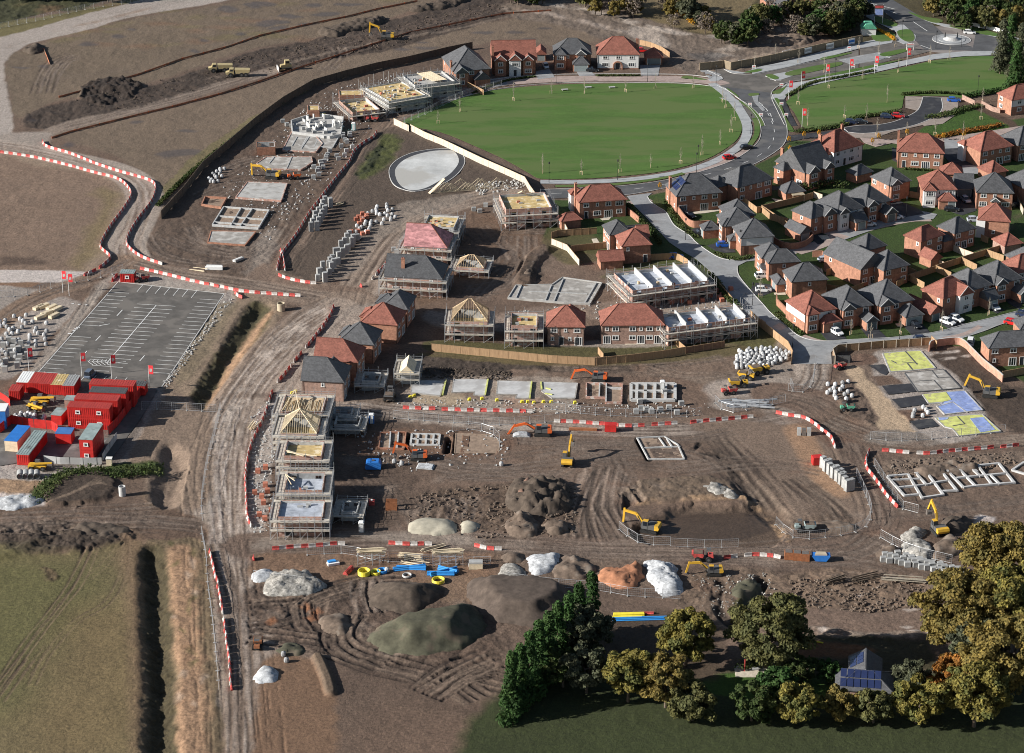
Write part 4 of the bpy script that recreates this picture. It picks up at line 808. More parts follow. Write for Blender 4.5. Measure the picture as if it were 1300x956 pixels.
for i in range(0,len(cl)-5,8): paintl(cl[i],cl[i+3],0.15,0.045)
for k in range(6): a=G(971+k*1.0,143+k*3);
for p in ([(555,770),(580,790),(570,795),(548,772)],[(585,812),(602,812),(620,835),(600,838)],[(625,850),(640,855),(645,880)],[(650,890),(660,915)]):
 for a,b in zip(p[:-1],p[1:]): paintl(G(*T('Z3',*a)),G(*T('Z3',*b)),0.2,0.05)
for a,b in (((470,165),(575,235)),((110,15),(350,105)),((205,402),(295,435)),((520,340),(610,372)),((80,8),(330,70))): paintl(G(*T('Z',*a)),G(*T('Z',*b)),0.22,0.052)
for x in range(0,6): paintl(G(1000+x*22,91-x*4.6),G(1008+x*22,89.5-x*4.6),0.12,0.05)
mk.build('road_marking','paint',kind='structure')
kerb([T('Z3',*p) for p in [(290,520),(345,548),(430,558),(540,555),(640,534),(760,507),(900,477),(1060,437)]]); kerb([T('Z3',*p) for p in [(600,572),(680,608),(720,606)]],sm=0); kerb([T('Z3',*p) for p in [(165,530),(235,562),(280,590),(240,612)]])
kerb([T('Z3',*p) for p in [(1100,560),(900,598),(790,616),(715,638),(672,666),(645,700),(650,745),(690,830),(745,940)]]); kerb([T('Z3',*p) for p in [(300,665),(400,740),(480,795),(560,870),(600,945)]])
kerb(circ(rc,6.45,40)+[circ(rc,6.45,40)[0]],world=True,sm=0,z=0.18)
EG=[T('Q',0,0)]; EG=[(460+x/5.909,180+y/5.909) for x,y in [(200,230),(215,180),(270,130),(370,85),(500,60),(640,52),(720,62),(765,120),(760,180),(700,255),(600,320),(480,360),(370,372),(270,345),(220,300)]]
EI=[(460+x/5.909,180+y/5.909) for x,y in [(245,235),(258,190),(310,140),(400,100),(520,72),(640,66),(690,75),(722,125),(715,175),(655,245),(560,305),(470,350),(380,365),(310,345),(265,300)]]
sheet('ring_path',EG,0.05,mat('ring_asphalt',(0.05,0.052,0.06),0.85,0.1,0.5),sm=4); sheet('gravel_island',EI,0.09,mat('pale_gravel',(0.47,0.475,0.465),0.95,0.16,0.10,spots=((0.38,0.37,0.345),0.08,0.5),fine=(2,.05)),sm=4,flatten=False)
kerb(smooth(GG(EG),4,True)+[GG(EG)[0]],world=True,sm=0,w=0.2,z=0.12)
sheet('yard',[T('W',*p) for p in [(-60,380),(150,430),(420,520),(700,560),(850,560),(960,560),(850,720),(330,710),(120,770),(-60,800)]],0.02,mat('yard_asphalt',(0.12,0.115,0.11),0.9,0.2,0.25,spots=((0.22,0.21,0.20),0.2,0.56)))
sheet('site_pavement',[T('W',*p) for p in [(860,600),(1230,150),(1300,160),(1160,400),(900,760),(840,740)]],0.02,'asphalt_old')
# ================= HOUSES =================
SKIP_N=True
_wm={}
def win_meshes(w,h,kind):
 """white frame with bars, and the dark glass behind it; built lying in the xz plane, outside is -y"""
 key=(round(w,1),round(h,1),kind)
 if key in _wm: return _wm[key]
 f=MB(); p=MB(); t=0.14
 if kind=='garage':
  f.box(-w/2-.12,-w/2,-.06,0,0,h+.12); f.box(w/2,w/2+.12,-.06,0,0,h+.12); f.box(-w/2,w/2,-.06,0,h,h+.12)
  p.box(-w/2,w/2,-.03,0,0,h)
  for k in range(1,4): p.box(-w/2,w/2,-.045,-.03,h*k/4-.02,h*k/4+.02)
 elif kind=='door':
  f.box(-w/2-.1,-w/2,-.07,0,0,h+.1); f.box(w/2,w/2+.1,-.07,0,0,h+.1); f.box(-w/2,w/2,-.07,0,h,h+.1)
  p.box(-w/2,w/2,-.04,0,0,h)
 else:
  f.box(-w/2-.06,-w/2+t,-.07,0,0,h); f.box(w/2-t,w/2+.06,-.07,0,0,h); f.box(-w/2+t,w/2-t,-.07,0,h-t,h); f.box(-w/2-.12,w/2+.12,-.12,0,-.08,.06 if kind!='patio' else 0.03)
  n=max(1,round(w/0.62))
  for k in range(1,n): x=-w/2+w*k/n; f.box(x-.055,x+.055,-.06,0,.06,h-t)
  if kind=='win': f.box(-w/2+t,w/2-t,-.055,0,h*.66-.03,h*.66+.03)
  p.box(-w/2+t,w/2-t,-.02,0,.06,h-t)
 _wm[key]=(f.mesh('window_frame','trim'),p.mesh('pane',{'garage':'garage_door','door':'door_dark'}.get(kind,'glass'))); return _wm[key]
def put_win(root,x,y,z,face,w,h,kind='win'):
 rz={'S':0,'N':PI,'W':-PI/2,'E':PI/2}[face]; fm,pm=win_meshes(w,h,kind)
 if kind=='garage': a=inst('garage_door',pm,root,(x,y,z),rz); b=inst('door_frame',fm,a)
 elif kind=='door': a=inst('door',pm,root,(x,y,z),rz); b=inst('door_frame',fm,a)
 else: a=inst('window',fm,root,(x,y,z),rz); b=inst('pane',pm,a)
 return a
def facade(root,face,a0,a1,at,code,zs=(0.15,2.75)):
 """code: (upper,lower) strings, one letter per opening. a0..a1 run along the face, `at` is its fixed coordinate"""
 for row,z,s in ((1,zs[1],code[0]),(0,zs[0],code[1])):
  n=len(s)
  for i,c in enumerate(s):
   if c=='-': continue
   u=a0+(a1-a0)*(i+0.5)/n
   w,h,dz,k={'w':(1.5,1.2,1.0 if not row else .75,'win'),'s':(0.7,1.0,1.1 if not row else .85,'win'),'W':(2.1,1.3,0.8 if not row else .7,'win'),'p':(2.3,2.1,0.0,'patio'),'d':(0.95,2.05,0.0,'door'),'g':(2.4,2.1,0.0,'garage'),'G':(4.3,2.1,0.0,'garage')}[c]
   w=min(w,abs(a1-a0)/n*0.85)
   x,y=(u,at) if face in 'SN' else (at,u)
   put_win(root,x,y,z+dz,face,w,h,k)
def roofpiece(mb,x0,x1,y0,y1,z,kind,pitch=40,oh=0.35,rh=None):
 x0-=oh;x1+=oh;y0-=oh;y1+=oh; w=x1-x0; d=y1-y0; tp=math.tan(R(pitch)); t=0.16; b=len(mb.v)
 zb=z-oh*tp*0.35
 v=[(x0,y0,zb),(x1,y0,zb),(x1,y1,zb),(x0,y1,zb)]; v+=[(p[0],p[1],zb+t) for p in v]
 if kind=='hip':
  k=min(w,d)/2; H=k*tp
  if rh: H=rh
  if w>=d: r=[(x0+k,(y0+y1)/2,zb+t+H),(x1-k+ (0.02 if w-2*k<0.05 else 0),(y0+y1)/2,zb+t+H)]; F=[(4,5,9,8),(5,6,9),(6,7,8,9),(7,4,8)]
  else: r=[((x0+x1)/2,y0+k,zb+t+H),((x0+x1)/2,y1-k,zb+t+H)]; F=[(4,5,8),(5,6,9,8),(6,7,9),(7,4,8,9)]
 elif kind=='gx': H=d/2*tp; r=[(x0,(y0+y1)/2,zb+t+H),(x1,(y0+y1)/2,zb+t+H)]; F=[(4,5,9,8),(5,6,9),(6,7,8,9),(7,4,8)]
 elif kind=='hx1': # hip on the +x end, gable on -x
  k=d/2; H=k*tp; r=[(x0,(y0+y1)/2,zb+t+H),(x1-k,(y0+y1)/2,zb+t+H)]; F=[(4,5,9,8),(5,6,9),(6,7,8,9),(7,4,8)]
 elif kind=='gy': H=w/2*tp; r=[((x0+x1)/2,y0,zb+t+H),((x0+x1)/2,y1,zb+t+H)]; F=[(4,5,8),(5,6,9,8),(6,7,9),(7,4,8,9)]
 mb.v+=v+r; mb.f+=[tuple(b+i for i in q) for q in F+[(0,3,2,1),(0,1,5,4),(1,2,6,5),(2,3,7,6),(3,0,4,7)]]
 return H,zb+t
def ridgecaps(mb,x0,x1,y0,y1,z,kind,pitch=40,oh=0.35):
 x0-=oh;x1+=oh;y0-=oh;y1+=oh; w=x1-x0; d=y1-y0; tp=math.tan(R(pitch)); zb=z-oh*tp*0.35+0.16; k=min(w,d)/2; cx,cy=(x0+x1)/2,(y0+y1)/2
 if kind=='gx': H=d/2*tp; a,b=(x0,cy,zb+H),(x1,cy,zb+H); E=[]
 elif kind=='gy': H=w/2*tp; a,b=(cx,y0,zb+H),(cx,y1,zb+H); E=[]
 elif kind=='hx1': H=d/2*tp; a,b=(x0,cy,zb+H),(x1-d/2,cy,zb+H); E=[(b,(x1,y0,zb)),(b,(x1,y1,zb))]
 elif w>=d: a,b=(x0+k,cy,zb+k*tp),(x1-k,cy,zb+k*tp); E=[(a,(x0,y0,zb)),(a,(x0,y1,zb)),(b,(x1,y0,zb)),(b,(x1,y1,zb))]
 else: a,b=(cx,y0+k,zb+k*tp),(cx,y1-k,zb+k*tp); E=[(a,(x0,y0,zb)),(a,(x1,y0,zb)),(b,(x0,y1,zb)),(b,(x1,y1,zb))]
 for p,q in [(a,b)]+E:
  if math.dist(p,q)>0.3: mb.bar(p,q,0.22,0.14)
def chimney(root,x,y,z0,z1,w=0.9,d=0.6,m='brick'):
 c=MB(); c.box(x-w/2,x+w/2,y-d/2,y+d/2,z0,z1); c.box(x-w/2-.07,x+w/2+.07,y-d/2-.07,y+d/2+.07,z1,z1+.14); o=c.build('chimney',m,root)
 p=MB();
 for s in(-.2,.2): p.tube((x+s,y,z1+.14),(x+s,y,z1+.5),0.13,8,0.11)
 p.build('chimney_pot','tile_red',o); return o
def frame3(k,P0,P1,P2,z,w=None,d=None,yaw=None):
 p1=G(*T(k,*P1),z); p2=G(*T(k,*P2),z); ex,ey=p2[0]-p1[0],p2[1]-p1[1]; W=math.hypot(ex,ey); a=math.atan2(ey,ex)
 if P0: p0=G(*T(k,*P0),z); D=math.hypot(p0[0]-p1[0],p0[1]-p1[1]); a0=math.atan2(p0[1]-p1[1],p0[0]-p1[0])-PI/2
 else: D=d; a0=a
 if yaw is not None: aa=R(yaw)
 else:
  df=(a0-a+PI)%(2*PI)-PI; aa=a+df*(0.35*D/(W+D) if P0 else 0)
 return p1[0],p1[1],aa,(w or W),(d or D)
def frameR(k,P1,P2,P3,z,w=None,d=None,yaw=None):
 """as frame3 but the visible side is on the right: P1 front left, P2 front right, P3 far right"""
 p1=G(*T(k,*P1),z); p2=G(*T(k,*P2),z); p3=G(*T(k,*P3),z); W=math.dist(p1,p2); D=math.dist(p2,p3); a=math.atan2(p2[1]-p1[1],p2[0]-p1[0]); a0=math.atan2(p3[1]-p2[1],p3[0]-p2[0])-PI/2
 aa=R(yaw) if yaw is not None else a+((a0-a+PI)%(2*PI)-PI)*0.35
 W=w or W
 x=p2[0]-W*math.cos(aa); y=p2[1]-W*math.sin(aa); return x,y,aa,W,d or D
def house(label,fr,roof='hip',rc='slate',wc='brick',S=('ww','wp'),Wf=('s-','s-'),Ef=('s-','--'),eave=5.0,pitch=40,wings=(),chim=None,solar=None,upper=None,cat='house',name='house',group=None,N=None,gable=None,zwin=(0.15,2.75)):
 x,y,a,w,d=fr
 t=thing(name,label,cat,(x,y,0),a,group)
 wl=MB(); rf=MB(); rd=MB()
 wl.box(0,w,0,d,-0.2,eave)
 if roof in('gx','hx1'):
  H=(d/2+0.35)*math.tan(R(pitch))-0.35*math.tan(R(pitch))*0.35; e=0.30
  for xx in ((0.0,) if roof=='hx1' else (0.0,w-e)): wl.v+=[(xx,0,eave),(xx+e,0,eave),(xx+e,d,eave),(xx,d,eave),(xx,d/2,eave+H),(xx+e,d/2,eave+H)]; b=len(wl.v)-6; wl.f+=[(b,b+3,b+4),(b+1,b+5,b+2),(b,b+4,b+5,b+1),(b+3,b+2,b+5,b+4)]
 if roof=='gy':
  H=(w/2+0.35)*math.tan(R(pitch))-0.35*math.tan(R(pitch))*0.35; e=0.30
  for yy in (0.0,d-e): wl.v+=[(0,yy,eave),(w,yy,eave),(w,yy+e,eave),(0,yy+e,eave),(w/2,yy,eave+H),(w/2,yy+e,eave+H)]; b=len(wl.v)-6; wl.f+=[(b,b+1,b+4),(b+3,b+5,b+2),(b,b+4,b+5,b+3),(b+1,b+2,b+5,b+4)]
 roofpiece(rf,0,w,0,d,eave,roof,pitch); ridgecaps(rd,0,w,0,d,eave,roof,pitch)
 extra=[]
 for wg in wings:
  x0,x1,y0,y1,h,rk=wg[:6]; o=wg[6] if len(wg)>6 else {}
  tgt=wl
  if o.get('wc'): tgt=MB(); extra.append((tgt,o['wc']))
  tgt.box(x0,x1,y0,y1,-0.2,h)
  p=o.get('pitch',pitch)
  if rk=='gy':
   H=((x1-x0)/2+0.25)*math.tan(R(p))-0.25*math.tan(R(p))*0.35; b=len(tgt.v); yy=y0; e=0.25
   tgt.v+=[(x0,yy,h),(x1,yy,h),(x1,yy+e,h),(x0,yy+e,h),((x0+x1)/2,yy,h+H),((x0+x1)/2,yy+e,h+H)]; tgt.f+=[(b,b+1,b+4),(b+3,b+5,b+2),(b,b+4,b+5,b+3),(b+1,b+2,b+5,b+4)]
   if o.get('timber'):
    g=MB(); ym=y0-.05; cx=(x0+x1)/2; g.poly([(x0+.1,ym,h),(x1-.1,ym,h),(cx,ym,h+H-.15)]); g.poly([(x0+.1,ym+.04,h),(x1-.1,ym+.04,h),(cx,ym+.04,h+H-.15)]); gp=g.build('gable_panel','render',t)
    tb=MB()
    for q in np.linspace(x0+.4,x1-.4,5): tb.box(q-.07,q+.07,ym-.05,ym-.01,h,h+max(.1,H*(1-abs(q-cx)/((x1-x0)/2))-.15))
    tb.box(x0+.05,x1-.05,ym-.06,ym-.012,h-.08,h+.08); tb.build('timber_strip','black',gp)
   if o.get('barge',True):
    bg=MB(); cx=(x0+x1)/2; zz=h-0.25*math.tan(R(p))*.35+.16
    for q in(x0-.25,x1+.25): bg.bar((q,y0-.28,zz),(cx,y0-.28,zz+((x1-x0)/2+.25)*math.tan(R(p))),0.06,0.2)
    bg.build('bargeboard','trim',t)
  if rk=='gx':
   H=((y1-y0)/2+0.25)*math.tan(R(p))-0.25*math.tan(R(p))*0.35; b=len(tgt.v)
   for xx in(x0,x1-.2):
    b=len(tgt.v); tgt.v+=[(xx,y0,h),(xx+.2,y0,h),(xx+.2,y1,h),(xx,y1,h),(xx,(y0+y1)/2,h+H),(xx+.2,(y0+y1)/2,h+H)]; tgt.f+=[(b,b+3,b+4),(b+1,b+5,b+2),(b,b+4,b+5,b+1),(b+3,b+2,b+5,b+4)]
  if rk!='none': roofpiece(rf,x0,x1,y0,y1,h,rk,p,0.25); ridgecaps(rd,x0,x1,y0,y1,h,rk,p,0.25)
  if o.get('S'): facade(t,'S',x0,x1,y0,o['S'])
  if o.get('W'): facade(t,'W',y1,y0,x0,o['W'])
  if o.get('E'): facade(t,'E',y0,y1,x1,o['E'])
 wall=wl.build('wall',wc,t); roofo=rf.build('roof',{'red':'tile_red','slate':'slate','batten':'batten'}[rc],t); rd.build('ridge_tile',{'red':'tile_red','slate':'slate','batten':'tile_red'}[rc],roofo)
 for g,m in extra: g.build('wing_wall',m,t)
 if upper:
  for fc in upper:
   u=MB(); e=0.05; z0=2.75
   if fc=='S': u.box(-e,w+e,-e,-.002,z0,eave-.05)
   if fc=='W': u.box(-e,-.002,0,d,z0,eave-.05)
   if fc=='E': u.box(w+.002,w+e,0,d,z0,eave-.05)
   if fc=='f': u.box(-e,w+e,-e,-.002,0.35,eave-.05)
   if fc=='l': u.box(-e,-.002,0,d,0.35,eave-.05)
   u.build('rendered_wall','render',t)
 off=0.055 if upper else 0
 if S: facade(t,'S',0.3,w-.3,-off,S,zwin)
 if Wf: facade(t,'W',d-.3,.3,-off,Wf,zwin)
 if Ef: facade(t,'E',.3,d-.3,w+off,Ef,zwin)
 if N: facade(t,'N',w-.3,.3,d,N,zwin)
 for xx in ((0.12,w-0.12)):
  dp=MB(); dp.tube((xx,-.1,0),(xx,-.1,eave-.1),0.045,6); dp.build('drainpipe','black',t)
 if chim:
  for c in (chim if isinstance(chim[0],tuple) else (chim,)):
   on_edge=c[0]<=0.02 or c[0]>=0.98; chimney(t,c[0]*w,c[1]*d,0 if on_edge else eave,eave+(c[2] if len(c)>2 else 3.4),0.6 if on_edge else .9,1.0 if on_edge else .6)
 if solar:
  k=math.tan(R(pitch));
  if solar=='W':
   for r_ in range(2):
    for q in range(3):
     y0=d*0.5-2.6+q*1.75; x0=0.5+r_*1.5; p=MB()
     P=[(x0,y0),(x0+1.3,y0),(x0+1.3,y0+1.6),(x0,y0+1.6)]
     zz=lambda xq: eave-0.35*k*.35+.16+(xq+.35)*k+.10
     p.poly([(a_,b_,zz(a_)) for a_,b_ in P]); p.poly([(a_,b_,zz(a_)-.05) for a_,b_ in P][::-1]); p.build('solar_panel','solar',roofo)
 return t
Hs=house
Hs('grey-roofed brick house ending the far row, with chimney beside the scaffolded shell',frame3('X',(18,150),(150,215),(330,190),4.8,yaw=14),'hip','slate',S=('-w-','---'),Wf=('s-s','-s-'),wings=[(0.2,4.4,-2.2,4,4.8,'gy',{'S':('w','w'),'W':('--','-s'),'wc':'brick','barge':1}),(6.5,11.5,-2.6,3,2.4,'gy',{'S':('',''),'barge':0})],chim=(-0.0,0.22,2.2))
Hs('large red-roofed brick house with black-and-white timbered gables facing the oval lawn',frame3('X',None,(360,150),(575,128),5.2,d=10.5,yaw=4),'gx','red',S=('---','--w'),Wf=('--','--'),wings=[(0.6,4.2,-1.6,4,5.2,'gy',{'S':('w','w'),'timber':1}),(5.2,9.0,-1.9,4,5.4,'gy',{'S':('W','d'),'timber':1,'wc':'render'}),(9.8,13,-1.2,4,5.1,'gy',{'S':('w','W'),'timber':1})],chim=((0.0,0.12,4.2),),pitch=42)
Hs('slate-roofed house with small dark gables and pale garage door by the white house',frame3('X',(660,85),(685,120),(880,128),5.0,d=9,yaw=0),'hip','slate',S=('-s--','----'),wings=[(0.2,3.9,-1.3,4,5.0,'hip',{'S':('W','W')}),(7.3,10.4,-0.9,4,5.0,'gy',{'S':('w','-'),'timber':1}),(6.2,11.4,-3.6,1,2.5,'hip',{'S':('-','G')})])
WH=Hs('white-rendered double-fronted house with red hipped roof and an arched brick porch',frame3('X',(905,100),(918,122),(1138,122),5.0,d=10,yaw=0),'hip','red','brick',S=('www','W-W'),upper='f',chim=(0.97,0.5,3.6),pitch=41)
pc=MB();
for k in range(9):
 t0=PI*k/9; t1=PI*(k+1)/9; cx=6.6
 pc.bar((cx+1.4*math.cos(t0),-.35,1.3+1.3*math.sin(t0)),(cx+1.4*math.cos(t1),-.35,1.3+1.3*math.sin(t1)),.5,.4)
pc.box(cx-1.6,cx-1.2,-.6,-.07,0,1.3); pc.box(cx+1.2,cx+1.6,-.6,-.07,0,1.3); pc.build('porch_arch','brick',WH); put_win(WH,cx,-.06,0,'S',1.4,2.1,'door')
Hs('dark red-roofed garage with brown doors beside the white-rendered house',frame3('X',(1165,135),(1172,140),(1262,140),2.4,d=6,yaw=0),'hip','red',S=('','G'),Wf=None,Ef=None,eave=2.4,cat='garage',name='garage',zwin=(0.1,2.2))
Hs('small red-roofed garage between the timbered house and the slate-roofed house',frame3('X',None,(590,120),(640,120),2.4,d=6,yaw=0),'gy','red',S=('','g'),Wf=None,Ef=None,eave=2.4,cat='garage',name='garage',zwin=(0.1,2.2))
Hs('red hipped-roof brick house between the oval road and a small red garage',frame3('G',(215,270),(275,360),(725,330),5.0),'hip','red',S=('wswW','dWpw'),Wf=('s-','s-'),chim=(0.0,0.7,3.6),wings=[(-1.0,2.5,6.5,9.8,5.0,'hip',{'wc':'render','pitch':38})])
Hs('small square garage with pyramid red roof below the big scaffolded shell',frame3('G',(52,505),(100,545),(290,525),2.4),'hip','red',S=None,Wf=('','s'),Ef=None,eave=2.4,cat='garage',name='garage',zwin=(0.1,2.2))
Hs('slate hipped-roof brick house joined behind the red-roofed one in the fenced corner plot',frame3('G',(465,590),(570,675),(760,650),5.0,yaw=13),'hip','slate',S=None,Wf=('sww','sdp'),wings=[(5,10.5,6.5,9.5,2.6,'gx',{})])
Hs('red-tiled brick house with blue-panelled door, low red garage on its near side',frame3('G',(590,690),(690,785),(965,765),5.0,yaw=10),'hip','red',S=('s--','--d'),Wf=('s-s','W-s'),wings=[(5.6,8.6,6,11,5.0,'gx',{})])
Hs('long low garage with red tiled ridge beside the fenced lawn, below the paired houses',frame3('G',(455,880),(480,930),(700,915),2.4,d=4.5,yaw=10),'gx','red',S=None,Wf=None,Ef=None,eave=2.3,cat='garage',name='garage',zwin=(0.1,2.2))
Hs('slate-roofed brick house with solar panels and a tall chimney at the estate entrance',frame3('H',(75,190),(225,300),(660,265),5.0),'hip','slate',S=('wsww','p-pw'),Wf=('--','s-s'),chim=(0.0,0.62,3.4),solar='W')
Hs('wide slate-roofed brick house with its back wall in shade by the spine road',frame3('H',(650,120),(812,215),(1145,125),5.0),'hip','slate',S=('wswW','w-pw'),Wf=('s-','s-'),wings=[(-3.6,1.5,4.5,10,4.4,'hip',{'W':('s-s','---')})])
Hs('narrow slate-roofed house, highest of the three linked houses along the entrance road',frame3('H',(665,440),(720,500),(890,470),5.0,d=8,w=7.5,yaw=12),'hip','slate',S=None,Wf=('s-','w-'))
Hs('slate-roofed brick house with a bay beside a pale garage, middle of three linked houses',frame3('H',(650,545),(700,590),(900,560),5.0,d=8.5,w=8,yaw=11),'hip','slate',S=None,Wf=('w-','W-'),wings=[(-0.9,3,0.2,3.4,5.0,'hip',{'W':('W','W')}),(-4.8,-.2,4.5,8.5,2.4,'hip',{'W':('','g')})])
Hs('slate-roofed house with white cladding above brick on its long side wall',frame3('H',(770,600),(850,705),(1160,685),5.0,yaw=10),'hip','slate',S=None,Wf=('w-w','W--'),upper='S',wings=[(-1.6,2,5.0,8.2,2.4,'hip',{'W':('','g')})])
Hs('narrow brick house with slate roof behind the parked white cars',frame3('C',(-20,480),(60,480),(130,470),5.0,d=7,w=6,yaw=10),'hip','slate',S=None,Wf=('w','W'))
Hs('slate pyramid-roofed house with a white porch, above the corner house at the road bend',frame3('C',(70,455),(125,530),(405,495),5.0,yaw=10),'hip','slate',S=('-s-','--w'),Wf=('w-','W-'),wings=[(-1.0,1.5,2.5,4.5,2.5,'gx',{'wc':'render'})])
Hs('slate-roofed brick house with a blank brick side wall facing the corner house',frame3('C',(275,605),(350,710),(690,685),5.0,yaw=11),'hip','slate',S=('-s-','---'),Wf=('w-','W-'),wings=[(5.5,10.5,7.2,10.5,2.6,'gx',{})])
Hs('small pyramid-roofed slate garage with brick walls beside the two white parked cars',frame3('C',(140,665),(205,735),(285,725),2.4,d=5.5,yaw=11),'hip','slate',S=None,Wf=('','g'),Ef=None,eave=2.4,cat='garage',name='garage',zwin=(0.1,2.2))
Hs('low brick house with long slate roof and plain side wall in mid estate',frame3('C',(740,465),(1015,590),(1235,470),5.0,d=14,w=8.5,yaw=35),'gy','slate',S=('w-w','wpw'),Wf=('s--','---'),pitch=38)
Hs('slate-roofed brick house with small side window, first above the curved wall',frame3('C',(340,20),(535,95),(680,35),5.0,w=6.5,yaw=35),'hip','slate',S=('s-','sd'),Wf=('-s-','---'),wings=[(4.2,8.4,-0.8,5,5.0,'gy',{'S':('w','w')})])
Hs('slate-roofed house with white clad front gable, second above the curved wall',frame3('A',None,(790,925),(1000,850),5.0,d=10,yaw=33),'hip','slate',S=('-w','-W'),Wf=None,upper='S',wings=[(0.2,3.4,-1.0,4,5.0,'gy',{'S':('w','W'),'wc':'render'}),(4.0,8.0,-3.4,1,2.5,'gx',{'S':('','g')})])
Hs('slate house with timbered gable beside a red car, above the pink turning head',frame3('A',(870,745),(1060,855),(1270,790),5.0,d=10,w=9,yaw=32),'hip','slate',S=('-w','-d'),Wf=None,wings=[(0.3,3.6,-1.0,4,5.0,'gy',{'S':('W','W'),'timber':1}),(5.0,8.8,-3.2,1,2.5,'gy',{'S':('','g'),'timber':1})])
Hs('small slate-roofed garage set behind the curved brick garden wall',frame3('C',(300,165),(430,240),(510,200),2.4,w=3.4,yaw=32),'gy','slate',S=('','g'),Wf=None,Ef=None,eave=2.3,cat='garage',name='garage',zwin=(0.1,2.2))
Hs('big slate-roofed house with bold sunlit brick gable and chimney near the road bend',frame3('A',(262,405),(473,530),(770,445),5.0,w=10.5,yaw=36),'gx','slate',S=('---','---'),Wf=('ss-','-WW'),wings=[(0.3,4.2,-1.6,4.5,5.0,'gy',{'S':('W','W'),'timber':1,'W':('s','s')}),(6.8,10.3,-1.2,4.5,5.0,'gy',{'S':('w','w')}),(-3.2,0.5,5.5,9.5,4.6,'hip',{'W':('s','s'),'S':('-','-')})],chim=(0.0,0.80,4.6),pitch=42)
Hs('red-roofed house with shaded white rendered wall and two chimneys by the small car park',frame3('A',(500,255),(755,330),(1005,242),5.0,yaw=38),'hip','red','render',S=('wsws','wdWs'),Wf=('s-','--'),chim=((0.0,0.6,3.8),(0.97,0.85,3.8)),wings=[(-2.6,1.2,1.0,5,4.2,'hip',{'pitch':36})])
Hs('slate pyramid-roofed brick garage beside the hedge below the white rendered house',frame3('A',(850,530),(980,560),(1110,515),2.4,yaw=36),'hip','slate',S=None,Wf=None,Ef=('','s'),eave=2.5,cat='garage',name='garage',zwin=(0.1,2.2))
Hs('slate-roofed brick garage with a pergola beside it, near a bright green lawn',frame3('A',(172,682),(290,730),(440,690),2.4,yaw=20),'hip','slate',S=None,Wf=None,Ef=None,eave=2.4,cat='garage',name='garage',zwin=(0.1,2.2))
Hs('square-on red-roofed brick house with wide patio doors and a side chimney',frame3('B',(55,300),(78,322),(520,343),5.0,d=9.5,yaw=-8),'hip','red',S=('wsww','dWpw'),Wf=None,chim=(0.0,0.75,3.6))
Hs('red hipped-roof house with a white corner beside a dark drive on the top lane',frame3('B',(690,240),(880,325),(1190,270),5.0),'hip','red',S=('wssw','w-pW'),Wf=('---','s--'),wings=[(-1.0,1.0,6.8,9.6,5.0,'hip',{'wc':'render'})])
Hs('small red-roofed garage tucked in front of the square-on red-roofed house',frame3('B',None,(500,540),(700,550),2.4,d=5.5,yaw=-6),'hip','red',S=None,Wf=None,Ef=None,eave=2.4,cat='garage',name='garage',zwin=(0.1,2.2))
Hs('square red pyramid-roofed garage below the red house with the white corner',frame3('B',(860,480),(980,540),(1130,510),2.4,yaw=27),'hip','red',S=None,Wf=None,Ef=None,eave=2.4,cat='garage',name='garage',zwin=(0.1,2.2))
Hs('red-roofed house, white front bays, brown garage door',frame3('B',(310,690),(322,692),(640,690),5.0,d=9.5,yaw=0),'hip','red',S=('-sw','---'),Wf=None,upper='f',wings=[(0.1,3.4,-1.1,4,5.0,'hip',{'S':('W','W'),'wc':'render','barge':0}),(4.3,9.0,-2.6,1,2.5,'hip',{'S':('','-G')})])
Hs('square slate-roofed brick house with small white-fronted porch gable, facing the turning head',frame3('B',(830,690),(845,718),(1195,735),5.0,d=9.5,yaw=-5),'hip','slate',S=('wsw','W-W'),Wf=None,wings=[(4.0,6.2,-1.2,1,2.7,'gy',{'S':('','d'),'timber':1})])
Hs('dark carport with slate roof between the white-bayed house and the square slate house',frame3('B',None,(640,680),(810,690),2.6,d=7,yaw=-3),'gx','slate','door_dark',S=('','G'),Wf=None,Ef=None,eave=2.5,cat='garage',name='garage',zwin=(0.1,2.2))
Hs('brick house with slate roof and tall white bay front beside a red car',frame3('A',(1100,575),(1290,650),(1400,560),5.0,w=7.5,yaw=30),'hip','slate',S=('--','--'),Wf=('w-s','---'),wings=[(0.2,3.6,-1.0,4,5.0,'gy',{'S':('W','W')})])
Hs('slate-roofed house cut by the picture edge above the top lane',frame3('B',(1150,190),(1245,265),(1400,240),5.0,d=9,w=9,yaw=25),'hip','slate',S=('wsw','pww'),Wf=('s','s'))
Hs('slate-roofed brick house at the picture edge beside the square slate house',frame3('B',(1175,600),(1300,680),(1450,650),5.0,d=9,w=9,yaw=25),'hip','slate',S=('wsw','pww'),Wf=('s-','s-'))
Hs('red-roofed house with white gable end standing alone beyond the small car park',frame3('Z',(1115,748),(1210,752),(1290,700),5.0,d=7.5,w=11,yaw=24),'hip','red',S=('ww','wW'),Wf=('w-','w-'),upper='S')
Hs('red-and-plum roofed brick house with patio doors above a gabled red garage',frame3('D',(160,255),(300,320),(515,250),5.0,yaw=38),'hip','red',S=('-w-w','-p-w'),Wf=('--s','---'),N=None)
Hs('slate hip-roofed brick house with low side extension over a bright green lawn',frame3('D',(470,170),(625,240),(820,185),5.0,yaw=33),'hip','slate',S=('w-w','wpw'),Wf=('--','--'),wings=[(-3.2,0.5,0.3,8,3.2,'hip',{'pitch':34})])
Hs('red hipped-roof house with white bay on its sunlit brick front, above a red garage',frame3('D',None,(860,105),(1160,132),5.0,d=8,yaw=-12),'hip','red',S=('---','-s-'),Wf=None,Ef=('ww','wp'),wings=[(-0.6,1.8,-0.5,3,4.8,'none',{'wc':'render'})])
